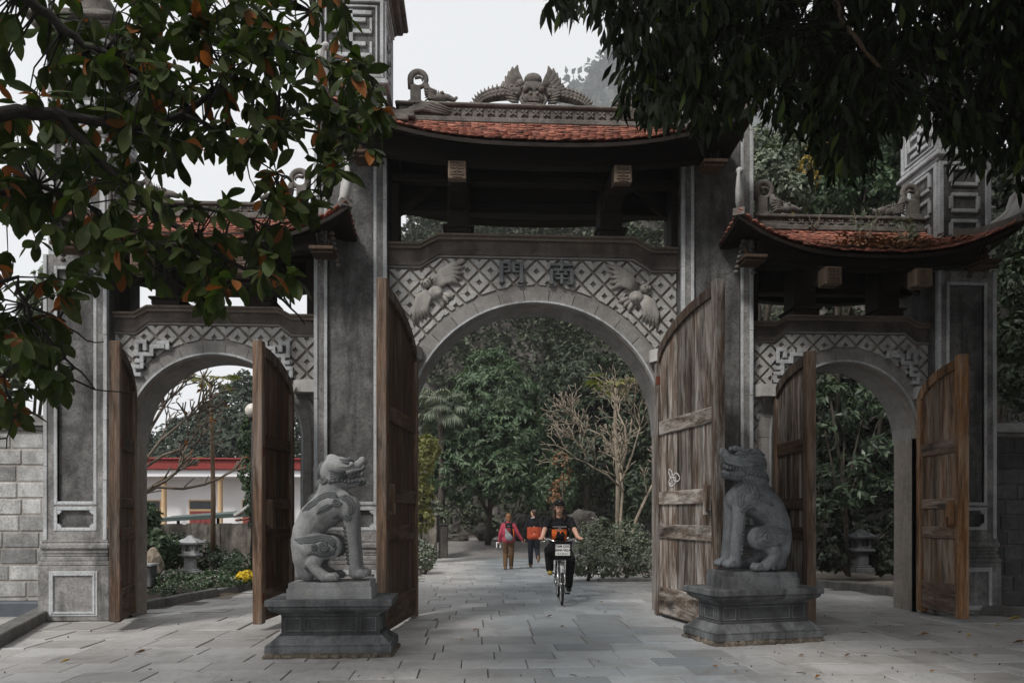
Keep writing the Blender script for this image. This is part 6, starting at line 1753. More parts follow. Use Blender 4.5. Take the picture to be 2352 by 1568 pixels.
# ---- right: drooping narrow leaves in deep shade
T2 = thing('overhanging_tree', 'near tree at upper right with dense drooping narrow dark leaves', 'tree', (7.6, -6.6, 0))
items = []
LN = (.12, .5, .85, 1., .92, .7, .36, .0)
ln_ = [leaf_mesh('leaf', .17, .022, LN, c, f, NL_D) for c, f in ((.05, .3), (.2, .2), (-.1, .35))]
NL_L = big_leaf('leaf_narrow_green', (.03, .05, .012), (.06, .085, .02), .35, (1., 1.3, .35), (.05, .055, .015))
lg_ = [leaf_mesh('leaf', .16, .022, LN, c, f, NL_L) for c, f in ((.05, .3), (.2, .2))]
nodes = []
limbs2 = [
    ([(3000, -260), (2600, -190), (2352, -120), (2100, -80), (1900, -60), (1700, -40), (1500, -30), (1330, -40)], [-5.6, -5.5, -5.3, -5.0, -4.8, -4.6, -4.5, -4.4], [.10, .08, .065, .05, .04, .03, .02, .008], BARK_B),
    ([(1890, -70), (1915, 5), (1945, 70), (1990, 115), (2040, 172)], [-4.8, -5.0, -5.1, -5.1, -5.0], [.026, .022, .018, .016, .010], BARK_T),
    ([(2352, -120), (2280, 20), (2160, 110), (2060, 170), (1960, 205)], [-5.3, -4.8, -4.6, -4.4, -4.2], [.035, .026, .018, .012, .005], BARK_B),
    ([(2480, 40), (2352, 120), (2240, 190), (2150, 230)], [-5.2, -4.9, -4.6, -4.4], [.03, .022, .014, .006], BARK_B),
    ([(1700, -40), (1640, 60), (1590, 140), (1520, 210), (1460, 230)], [-4.6, -4.4, -4.3, -4.2, -4.1], [.022, .016, .012, .008, .004], BARK_B),
    ([(1800, -50), (1790, 80), (1760, 180), (1700, 240)], [-4.7, -4.3, -4.1, -4.0], [.022, .016, .010, .004], BARK_B),
    ([(1900, -60), (1870, 100), (1890, 220), (1930, 330)], [-4.8, -4.4, -4.2, -4.1], [.022, .016, .010, .004], BARK_B),
    ([(2520, 180), (2400, 260), (2300, 300), (2220, 330)], [-5.0, -4.7, -4.5, -4.4], [.025, .016, .010, .004], BARK_B)]
for pts, Ys, rr, bk in limbs2:
    P = pth(pts, Ys); Q = []; RQ = []
    for i in range(len(P)-1):
        for k in range(3): u = k/3; Q.append(P[i].lerp(P[i+1], u)+Vector((random.gauss(0, .008), random.gauss(0, .01), random.gauss(0, .008)))); RQ.append(rr[i]+(rr[i+1]-rr[i])*u)
    Q.append(P[-1]); RQ.append(rr[-1]); m = MB(); m.tube(Q, RQ, 7); m.build('branch', bk, T2); nodes += Q
m = MB(); m.tube([(7.6, -6.6, -.1), (7.4, -6.5, 2.0), (7.0, -6.3, 3.6), tuple(pth([(3000, -260)], [-5.6])[0])], [.3, .24, .2, .1], 10); m.build('trunk', BARK_B, T2)
POLY2 = [(1262, -60), (1272, 0), (1330, 10), (1372, 25), (1410, 75), (1432, 140), (1425, 200), (1440, 240), (1500, 255), (1550, 250), (1600, 285), (1680, 275), (1715, 240), (1760, 235), (1820, 285), (1855, 310), (1890, 370), (1930, 395), (1985, 385), (2040, 300), (2085, 250), (2130, 260), (2160, 300), (2190, 345), (2240, 375), (2290, 350), (2352, 430), (2410, 470), (2410, -60)]
SP = [(1450, 160, 22), (1500, 60, 14), (1760, 215, 20), (1800, 170, 14), (2150, 130, 26), (2200, 60, 20), (2120, 210, 20), (2260, 270, 30), (2170, 300, 26), (2100, 70, 14)]; SP = SP[:7]
tw_ = MB(); cnt = 0
while cnt < 1250:
    x, y = random.uniform(1250, 2410), random.uniform(-60, 410)
    if not inpoly(x, y, POLY2): continue
    if any((x-a)**2+(y-b)**2 < r*r for a, b, r in SP): continue
    if x > 2080 and y > 150 and random.random() < .22: continue
    c = at(x, y, random.uniform(-5.2, -3.0)); nb = min(nodes, key=lambda q: (q-c).length_squared)
    mid = nb.lerp(c, .55)+Vector((random.gauss(0, .05), random.gauss(0, .05), random.uniform(.0, .12)))
    tw_.tube([nb, mid, c], [.006, .0045, .003], 5)
    d0 = Vector((random.gauss(0, .25), random.gauss(0, .25), -1))
    for i in range(random.choice((6, 7, 8, 9))):
        p = c+Vector((random.gauss(0, .035), random.gauss(0, .05), random.uniform(-.10, .08)))
        d = d0+Vector(rvec(1)[0])*.55; d.z = min(d.z, -.15)
        items.append((random.choice(ln_) if random.random() > .10 else random.choice(lg_), p, leaf_frame(d, random.uniform(-1.5, 1.5)), random.uniform(.65, 1.15), prj(p)[2]))
    cnt += 1
tag(tw_.build('twigs', BARK_B, T2), kind='stuff')
place_leaves(T2, items, ln_+lg_, 300, 'leaves')
canopy(T2, [(Vector((3.8, -3.5, 7.5)), (2.3, 1.3, .9)), (Vector((6.2, -3.0, 8.0)), (2.4, 1.4, .9)), (Vector((.9, -6.4, 7.0)), (1.9, 1.7, 1.0)), (Vector((2.6, -5.6, 7.4)), (2.0, 1.6, 1.0)), (Vector((1.8, -9.2, 7.0)), (2.0, 2.2, 1.3)), (Vector((3.5, -12.5, 6.0)), (3.4, 2.2, 2.2)), (Vector((7.5, -12.5, 5.5)), (3.4, 2.4, 2.6)), (Vector((3.4, -7.6, 7.2)), (2.6, 2.4, 1.5)), (Vector((5.5, -5.4, 7.6)), (3.0, 2.4, 1.4)), (Vector((6.5, -6.5, 7.0)), (3.0, 3.0, 2.0)), (Vector((7.5, -9.3, 6.4)), (3.0, 2.4, 2.0)), (Vector((8.5, -4.0, 7.2)), (2.6, 2.4, 2.0)), (Vector((6.2, -3.4, 8.3)), (3.0, 2.0, 1.6)), (Vector((10, -2, 8)), (2.6, 2.4, 2)), (Vector((9.6, -4.6, 4.4)), (2.2, 2.6, 3.2)), (Vector((9.2, -8.2, 4.2)), (2.2, 2.4, 3.0))], 9500, 8, .30, .085, NL_D)  # unseen lobes overhead and behind the camera, added to darken the right side
# ---- fallen leaves on the paving
FL = [(318, 1503, 22, 0), (145, 1525, 20, 1), (1260, 1418, 12, 0), (1090, 1450, 12, 0), (1000, 1427, 12, 0), (1290, 1440, 10, 0), (2120, 1460, 18, 0), (2325, 1425, 26, 1), (2230, 1465, 20, 1), (2335, 1478, 22, 0), (1945, 1509, 14, 0), (1838, 1508, 12, 0), (2240, 1508, 14, 1), (1880, 1560, 18, 0), (1690, 1545, 10, 0), (1640, 1532, 14, 0), (2205, 1455, 12, 0), (2290, 1440, 14, 1), (1060, 1470, 10, 1), (2300, 1395, 16, 0), (345, 1540, 10, 0), (1700, 1480, 8, 0), (2045, 1440, 8, 0), (930, 1432, 8, 0), (1390, 1408, 8, 0), (1380, 1382, 8, 1), (880, 1560, 10, 0), (2140, 1545, 12, 0)]
NL_F = leafmat('leaf_fallen', (.11, .05, .018), (.24, .12, .04), .6, .2); NL_FY = leafmat('leaf_fallen_yellow', (.25, .17, .04), (.42, .3, .07), .6, .2)
LBL = ['curled brown leaf in the middle of the pale slabs, lower left', 'yellow-tipped leaf nearest the bottom left corner', 'small brown leaf in the joint just in front of the bicycle', 'small brown leaf on the slabs left of the middle of the way', 'small brown leaf near the foot of the left brown door', 'small brown leaf on the slabs below the bicycle', 'large curled brown leaf among those right of the dark pedestal', 'long yellow leaf by the kerb at the right edge', 'yellow leaf left of the long yellow one at far right', 'curled dark brown leaf at the right edge, nearest the viewer of the right group', 'brown leaf in front of the dark pedestal, right of its corner', 'brown leaf in front of the dark pedestal, near its middle', 'yellow leaf on the dark slabs at lower right', 'brown leaf at the bottom edge, lower right', 'brown leaf at the bottom edge below the dark pedestal', 'brown leaf left of the dark pedestal, lower middle', 'small brown leaf between the dark pedestal and the far right leaves', 'yellow leaf beyond the dark slabs under the ochre door', 'yellow leaf right of the pale pedestal', 'brown leaf against the shaded wall kerb at far right', 'brown leaf near the bottom edge, lower left', 'small brown leaf at the left corner of the dark pedestal', 'small brown leaf under the ochre door', 'tiny brown leaf right beside the left brown door bottom', 'tiny brown leaf right of the bicycle wheel', 'tiny yellow leaf in front of the short kerb right of the bicycle', 'brown leaf at the bottom edge near the pale pedestal', 'brown leaf at the bottom edge, right of the middle']
for i, (px, py, s, ye) in enumerate(FL):
    p = G(px, py); D = prj((p[0], p[1], 0))[2]; L = s*D/FPX
    me = leaf_mesh('fallen_leaf', L*1.15, L*.28, OB, random.uniform(-.35, -.1), .9, NL_FY if ye else NL_F)
    o = inst('fallen_leaf', me, None, (p[0]-L*.5, p[1], gz(p[0], p[1])+.012), (random.uniform(-.2, .2), random.uniform(-.12, .05), random.uniform(-.6, .6)))
    tag(o, LBL[i], 'leaf', 'fallen leaves on the paving')

m = MB()
for i in range(80):
    px = random.uniform(1650, 2352) if i % 5 else random.uniform(0, 1500); p = G(px, random.uniform(1405, 1566))
    if i % 4: m.ball((p[0], p[1], gz(*p)+.006), (random.uniform(.004, .009),)*3, 6, 4)
    else:
        a = random.uniform(0, 3.14); l = random.uniform(.03, .09); m.tube([(p[0], p[1], gz(*p)+.006), (p[0]+l*math.cos(a)*.5, p[1]+l*.5*math.sin(a), gz(*p)+.012), (p[0]+l*math.cos(a+.3), p[1]+l*math.sin(a+.3), gz(*p)+.006)], .003, 5)
tag(m.build('seeds_and_twigs', BARK_B), kind='stuff')
# ================================================================== people and the bicycle
SKIN = plain('skin', (.50, .29, .21), .55, .35, 0, .08, 30); HAIR_D = plain('hair_dark', (.035, .02, .013), .5, .4, 0, .4, 60); HAIR_R = plain('hair_auburn', (.19, .075, .028), .5, .4, 0, .3, 60)
BLK = plain('cloth_black', (.012, .012, .014), .85, .15, 0, .3, 40); ORP = plain('print_orange', (.62, .13, .025), .8, .2, 0, .15, 30); PNK = plain('cloth_pink', (.36, .05, .08), .75, .2, 0, .15, 14)
BRN = plain('cloth_brown', (.11, .065, .035), .85, .15, 0, .25, 14); RED = plain('cloth_orange_red', (.38, .065, .03), .75, .2, 0, .15, 14); DRED = plain('cloth_dark_red', (.16, .025, .03), .75, .2, 0, .15, 14); GRY = plain('cloth_grey', (.24, .25, .26), .8, .2, 0, .15, 14)
NVY = plain('cloth_dark_navy', (.016, .018, .024), .85, .15, 0, .3, 20); SHOE = plain('shoe_brown', (.16, .095, .05), .7, .3, 0, .3, 30); SHOEB = plain('shoe_black', (.015, .015, .015), .6, .3); SHOEY = plain('shoe_yellow', (.30, .22, .04), .6, .3, 0, .3, 40)
CHRM = plain('chrome', (.55, .55, .55), .25, .5, .9, .1); TYRE = plain('tyre', (.02, .02, .02), .8, .3); SIGNW = plain('sign_white', (.72, .72, .70), .5, .3, 0, .05, 10); INK = plain('ink', (.012, .012, .012), .6, .2)
DKGR = plain('bike_paint', (.05, .055, .06), .35, .5, .3, .1); LAMP = plain('lamp_lens', (.65, .62, .58), .15, .5)
def remesh_regions(name, mb, mats, parent, voxel, its, fn):
    o0 = org(parent)
    o = remesh(name, mb, mats[0], parent, voxel, its, o0)
    for m in mats[1:]: o.data.materials.append(m)
    if fn:
        for p in o.data.polygons: p.material_index = fn(p.center+Vector(o0), p.normal)
    return o
class Human:
    """joints in a local frame: f forward, s to the photo's right, z up"""
    def __init__(h, label, o, fwd, sgn):
        h.o = Vector(o); h.f = Vector((fwd[0], fwd[1], 0)).normalized(); h.s = Vector((-h.f.y, h.f.x, 0))*sgn
        h.t = thing('person', label, 'person', o)
        h.b = MB(); h.x = MB()
    def P(h, f, s, z): return h.o+h.f*f+h.s*s+Vector((0, 0, z))
    def frame(h): return Matrix((h.s, h.f, Vector((0, 0, 1)))).transposed()
    def chain(h, m, pts, n=10):
        m.tube([h.P(*p[:3]) for p in pts], [p[3] for p in pts], n)
        for p in pts: m.ball(h.P(*p[:3]), p[3], 10, 7)
    def ell(h, m, c, r): m.ball(h.P(*c), (r[1], r[0], r[2]), 14, 10, M=h.frame())
    def hand(h, w, d, up):
        """palm and five bent fingers from wrist w (local) along d"""
        w = Vector(w); d = Vector(d).normalized(); up = Vector(up).normalized(); sd = d.cross(up)
        L = lambda v: h.P(*v)
        pc = w+d*.045; h.b.tube([L(w), L(pc), L(w+d*.085)], [.024, .032, .028], 8)
        for k, (o_, l) in enumerate(((-.027, .065), (-.009, .075), (.009, .07), (.027, .055))):
            a = w+d*.08+sd*o_; b = a+d*l*.5-up*.006; c = a+d*l*.85-up*.028
            h.x.tube([L(a-d*.02), L(a), L(b), L(c)], [.010, .0098, .009, .007], 7)
        a = w+d*.03+sd*-.03; h.x.tube([L(a), L(a+d*.03-sd*.022-up*.008), L(a+d*.055-sd*.026-up*.02)], [.012, .0105, .008], 7)
    def head(h, c, tilt=0., turn=0., hair=None, long_=False, face=True):
        """c centre of the skull; features on the forward side"""
        R_ = Matrix.Rotation(turn, 3, 'Z'); fr = h.frame() @ R_
        c0 = h.P(*c)
        L = lambda s, f, z: c0+fr @ Vector((s, f, z))
        h.b.ball(c0+Vector((0, 0, .02)), (.074, .094, .10), 16, 12, M=fr); h.b.ball(L(0, .02, -.05), (.058, .066, .075), 14, 10, M=fr); h.b.ball(L(0, .045, -.095), (.03, .03, .026), 10, 7, M=fr)
        h.b.tube([L(0, .085, .01), L(0, .106, -.028)], [.010, .015], 8)
        for q in (-1, 1):
            h.x.ball(L(q*.076, -.005, -.012), (.010, .022, .032), 8, 6, M=fr)
        m = MB()
        for q in (-1, 1):
            m.ball(L(q*.031, .083, .008), (.012, .006, .006), 8, 5, M=fr); m.tube([L(q*.014, .094, .03), L(q*.034, .094, .036), L(q*.052, .080, .030)], [.004, .005, .003], 6)
        m.tube([L(-.028, .080, -.066), L(0, .090, -.073), L(.028, .080, -.066)], [.004, .006, .004], 6)
        h.face = m; h.L = L; h.fr = fr
        return L
    def finish(h, voxel=.011):
        h.body = remesh('body', h.b, SKIN, h.t, voxel, 3, org(h.t), extra=h.x)
        h.face.build('face_features', HAIR_D, h.body)
# ------------------------------------------------------------ the cyclist
gf, gr_ = G(1290, 1388), G(1281.5, 1371)
fo = Vector((gf[0], gf[1], gz(*gf))); fwd = Vector((gf[0]-gr_[0], gf[1]-gr_[1], 0)).normalized()
CY = Human('cyclist in black cap and black T-shirt with orange print, riding towards the camera', fo, fwd, 1)
if CY.s.x < 0: CY.s = -CY.s
P = CY.P
BK = thing('bicycle', 'dark city bicycle with front basket and white lettered sign', 'bicycle', fo)
def bt_(nm, F, mat, par=None): m = MB(); F(m); return m.build(nm, mat, par or BK)
def wheel(u, nm):
    c = P(u, 0, .33); ax = CY.s
    def ring(m, R0, r, n=40):
        pts = [c+CY.f*(R0*math.cos(6.28318*i/n))+Vector((0, 0, R0*math.sin(6.28318*i/n))) for i in range(n)]
        v = []; f = []
        for i, p in enumerate(pts):
            rad = (p-c).normalized()
            for k in range(8): w = 6.28318*k/8; v.append(p+rad*r*math.cos(w)+ax*r*math.sin(w))
        for i in range(n):
            for k in range(8): f.append([i*8+k, i*8+(k+1) % 8, ((i+1) % n)*8+(k+1) % 8, ((i+1) % n)*8+k])
        m.add(v, f, 0, True)
    m = MB(); ring(m, .302, .010); m.tube([c-ax*.035, c+ax*.035], .022, 10)
    for i in range(18):
        a = 6.28318*i/18; m.tube([c+ax*(.03 if i % 2 else -.03), c+CY.f*(.298*math.cos(a))+Vector((0, 0, .298*math.sin(a)))], .0016, 4)
    w = m.build('wheel', CHRM, BK); m = MB(); ring(m, .312, .0195); m.build('tyre', TYRE, w)
wheel(0, 'front'); wheel(-1.05, 'rear')
tb = lambda pts, r: (lambda m: m.tube([P(*p) for p in pts], r, 8))
bt_('frame', lambda m: [m.tube([P(*p) for p in pts], r, 8) for pts, r in (([(-.24, 0, .86), (-.34, 0, .55), (-.60, 0, .29)], .019), ([(-.22, 0, .78), (-.40, 0, .58), (-.72, 0, .56)], .016), ([(-.60, 0, .29), (-.76, 0, .72)], .016),
    ([(-.60, .05, .29), (-1.05, .06, .33)], .010), ([(-.60, -.05, .29), (-1.05, -.06, .33)], .010), ([(-.74, .03, .66), (-1.05, .06, .33)], .009), ([(-.74, -.03, .66), (-1.05, -.06, .33)], .009))], DKGR)
bt_('fork', lambda m: [m.tube([P(*p) for p in pts], r, 8) for pts, r in (([(-.25, 0, .92), (-.20, 0, .70)], .018), ([(-.20, .05, .70), (-.09, .055, .46), (0, .055, .33)], .011), ([(-.20, -.05, .70), (-.09, -.055, .46), (0, -.055, .33)], .011), ([(-.20, -.055, .70), (-.20, .055, .70)], .016))], CHRM)
def mud(m, u, a0, a1):
    c = P(u, 0, .33); n = 16; v = []
    for i in range(n+1):
        a = a0+(a1-a0)*i/n; d = CY.f*math.cos(a)+Vector((0, 0, math.sin(a)))
        for s_, r in ((-.032, .343), (-.02, .358), (.02, .358), (.032, .343)): v.append(c+d*r+CY.s*s_)
    m.add(v, [[i*4+k, i*4+k+1, i*4+4+k+1, i*4+4+k] for i in range(n) for k in range(3)], 0, True)
bt_('mudguard', lambda m: mud(m, 0, R(35), R(190)), CHRM); bt_('mudguard', lambda m: mud(m, -1.05, R(10), R(200)), DKGR)
bt_('handlebar', lambda m: (m.tube([P(-.24, 0, .90), P(-.24, 0, 1.0)], .014, 8), m.tube([P(-.33, -.29, 1.025), P(-.27, -.19, 1.03), P(-.20, -.10, .995), P(-.20, 0, .98), P(-.20, .10, .995), P(-.27, .19, 1.03), P(-.33, .29, 1.025)], .0125, 8)), CHRM)
for s in (-1, 1):
    bt_('grip', lambda m: m.tube([P(-.40, s*.33, 1.02), P(-.32, s*.275, 1.027)], .018, 8), W_CARV)
    bt_('brake_lever', lambda m: m.tube([P(-.27, s*.20, 1.015), P(-.25, s*.27, .995), P(-.29, s*.33, .985)], .007, 6), CHRM)
bt_('bell', lambda m: m.ball(P(-.25, .12, 1.045), (.026, .026, .022), 10, 6), CHRM)
bt_('saddle', lambda m: (m.ball(P(-.80, 0, .80), (.09, .13, .035), 14, 8, M=CY.frame()), m.tube([P(-.70, 0, .805), P(-.58, 0, .80)], [.05, .025], 8), m.tube([P(-.76, 0, .70), P(-.79, 0, .79)], .013, 8)), BLK)
bt_('crank', lambda m: (m.tube([P(-.60, -.07, .29), P(-.60, .07, .29)], .02, 8), m.tube([P(-.60, .08, .29), P(-.61, .09, .13)], .010, 6), m.tube([P(-.60, -.08, .29), P(-.585, -.09, .45)], .010, 6)), CHRM)
for s, z in ((1, .12), (-1, .46)): bt_('pedal', lambda m: m.add(*(lambda q: ([CY.frame() @ Vector(v)+P(-.60, s*.135, z) for v in q.v], q.f))(MB().box(-.045, .045, -.035, .035, -.012, .012, .004))), TYRE)
bt_('chain_guard', lambda m: m.tube([P(-.52, -.065, .30), P(-1.0, -.065, .34)], [.05, .035], 8, sq=(CY.s, .25)), CHRM)
def basket(m):
    for z0, w, d0, d1 in ((.72, .13, -.13, .07), (.80, .14, -.14, .085), (.88, .148, -.145, .10), (.96, .155, -.15, .11), (1.0, .16, -.15, .115)):
        q = [P(d1, -w, z0), P(d1, w, z0), P(d0, w, z0), P(d0, -w, z0), P(d1, -w, z0)]; m.tube(q, .006, 5)
    for i in range(13):
        u = -1+2*i/12
        m.tube([P(.07, u*.13, .72), P(.115, u*.16, 1.0)], .0035, 4); m.tube([P(-.13, u*.13, .72), P(-.15, u*.16, 1.0)], .0035, 4)
    for i in range(7):
        for s in (-1, 1): m.tube([P(-.13+.2*i/6, s*.13, .72), P(-.15+.265*i/6, s*.16, 1.0)], .0035, 4)
    m.add([P(-.128, -.128, .722), P(.066, -.128, .722), P(.066, .128, .722), P(-.128, .128, .722)], [(0, 1, 2, 3)])
    m.add([P(.064, -.128, .725), P(.106, -.155, .99), P(.106, .155, .99), P(.064, .128, .725)], [(0, 1, 2, 3)])
    m.add([P(-.126, -.128, .725), P(-.146, -.155, .99), P(-.146, .155, .99), P(-.126, .128, .725)], [(0, 1, 2, 3)])
bk_ = bt_('basket', basket, BLK)
bt_('headlamp', lambda m: (m.ball(P(.03, 0, .62), (.03, .035, .035), 12, 8, M=CY.frame()), m.tube([P(-.10, 0, .64), P(.02, 0, .62)], .008, 6)), LAMP)
# lettered sign tied to the basket
def text(name, body, size, loc, xax, up, mat, par, ext=.0012, bold=0.):
    cu = bpy.data.curves.new('t', 'FONT'); cu.body = body; cu.size = size; cu.align_x = 'CENTER'; cu.align_y = 'CENTER'; cu.extrude = ext; cu.offset = bold; cu.resolution_u = 3
    ob = bpy.data.objects.new('t', cu); COL.objects.link(ob)
    dg = bpy.context.evaluated_depsgraph_get(); dg.update()
    me = bpy.data.meshes.new_from_object(ob.evaluated_get(dg)); bpy.data.objects.remove(ob)
    n = xax.cross(up).normalized(); M = Matrix((xax.normalized(), up.normalized(), n)).transposed().to_4x4(); M.translation = Vector(loc)-org(par)
    me.transform(M); me.name = name; me.materials.clear(); me.materials.append(mat)
    o = bpy.data.objects.new(name, me); COL.objects.link(o); o.parent = par; return o
sgn = MB(); su = Vector((0, 0, 1))*.985+CY.f*.17; sc = P(.108, .01, .875); hx_, hz_ = CY.s*.115, su.normalized()*.088; nn_ = CY.s.cross(su).normalized()
if nn_.dot(CY.f) < 0: nn_ = -nn_
q = [sc-hx_-hz_, sc+hx_-hz_, sc+hx_+hz_, sc-hx_+hz_]
sgn.add([p+nn_*.0 for p in q]+[p+nn_*.006 for p in q], [(0, 3, 2, 1), (4, 5, 6, 7)]+[(i, (i+1) % 4, 4+(i+1) % 4, 4+i) for i in range(4)])
sg_ = sgn.build('sign', SIGNW, BK); sg_['label'] = 'white sign lettered TAM COC SANA VILLA'
xax = CY.s if CY.s.cross(su).dot(CY.f) > 0 else -CY.s
for tx, sz, dz, bo in (('TAM COC', .052, .058, .0016), ('SANA VILLA', .046, -.002, .0018), ('TEL: +84 888 789 818', .0195, -.060, .0006)):
    text('lettering', tx, sz, sc+nn_*.0065+su.normalized()*dz, xax, su, INK, sg_, bold=bo)
# rider
for s in (-1, 1):
    CY.chain(CY.b, [(-.66, s*.17, 1.345, .05), (-.55, s*.255, 1.16, .043), (-.40, s*.29, 1.055, .033)])
    CY.hand((-.395, s*.29, 1.058), (.35, s*.10, -.02), (0, 0, 1))
CY.chain(CY.b, [(-.80, 0, .86, .12), (-.74, 0, 1.06, .11), (-.67, 0, 1.26, .12), (-.65, 0, 1.36, .06), (-.63, 0, 1.45, .054)])
CY.head((-.605, .0, 1.545), hair='long')
legs = {-1: [(-.80, -.10, .87, .085), (-.43, -.185, .84, .062), (-.60, -.16, .53, .046)], 1: [(-.80, .10, .87, .085), (-.46, .18, .68, .062), (-.62, .155, .25, .046)]}
for s in (-1, 1): CY.chain(CY.b, legs[s])
CY.finish()
m = MB(); CY.ell(m, (-.67, 0, 1.26), (.125, .185, .10)); CY.ell(m, (-.70, 0, 1.12), (.125, .165, .13)); CY.ell(m, (-.76, 0, .97), (.13, .165, .13)); CY.ell(m, (-.66, 0, 1.34), (.09, .15, .055))
for s in (-1, 1): CY.chain(m, [(-.67, s*.12, 1.345, .068), (-.65, s*.185, 1.325, .070), (-.60, s*.225, 1.225, .066)])
def shirt(p, n):
    d = p-CY.o; f, s, z = d.dot(CY.f), d.dot(CY.s), d.z
    if n.dot(CY.f) > .25 and abs(s-.0) < .125 and .955 < z < 1.195:
        for (a, b, r) in ((-.02, 1.13, .028), (.05, 1.12, .030), (-.01, 1.07, .05), (.03, 1.03, .055), (-.03, .985, .06), (.06, .99, .04), (.075, 1.09, .026)):
            if (s-a)**2+(z-b)**2 < r*r: return 0
        return 1
    return 0
sh = remesh_regions('t_shirt', m, [BLK, ORP], CY.t, .0085, 4, shirt)
text('shirt_lettering', 'nonensxeiv', .052, P(-.545, .0, 1.232), xax, Vector((0, 0, 1))+CY.f*-.15, GRY, sh)
m = MB()
CY.ell(m, (-.80, 0, .87), (.135, .165, .10))
for s in (-1, 1): CY.chain(m, [(a, b, c, r+.022) for a, b, c, r in legs[s]])
remesh_regions('trousers', m, [BLK], CY.t, .012, 4, None)
for s, mt in ((-1, SHOEY), (1, SHOEB)):
    m = MB(); e = legs[s][2]; zf = e[2]-.065; CY.ell(m, (e[0]+.06, e[1], zf), (.12, .048, .038)); CY.ell(m, (e[0]-.02, e[1], zf+.025), (.06, .042, .05))
    remesh_regions('shoe', m, [mt], CY.t, .011, 3, None)
L = CY.L
m = MB(); m.ball(L(0, -.015, .035), (.083, .10, .092), 14, 10, M=CY.fr)
for q in (-1, 1): m.tube([L(q*.075, -.02, .03), L(q*.088, -.02, -.07), L(q*.092, .005, -.16), L(q*.085, .03, -.215)], [.03, .034, .034, .014], 8)
m.tube([L(0, -.07, .0), L(0, -.08, -.10), L(0, -.075, -.2)], [.07, .075, .03], 8)
# keep the face clear
hr = remesh('hair', m, HAIR_D, CY.t, .011, 2, org(CY.t))
m = MB(); m.ball(L(0, -.008, .062), (.088, .106, .078), 16, 10, M=CY.fr)
for i in range(1): m.tube([L(-.05, .07, .062), L(0, .155, .050), L(.05, .07, .062)], [.03, .05, .03], 10, sq=(Vector((0, 0, 1)), .22))
m.ball(L(0, .10, .056), (.072, .075, .011), 14, 7, M=CY.fr); m.ball(L(0, -.005, .142), .010, 8, 5)
cap = m.build('cap', BLK, CY.t)
m = MB(); m.tube([L(-.014, .094, .098), L(0, .094, .112), L(.014, .094, .098)], .004, 5); m.tube([L(0, .096, .112), L(0, .1, .088)], .004, 5); m.build('emblem', GRY, cap)
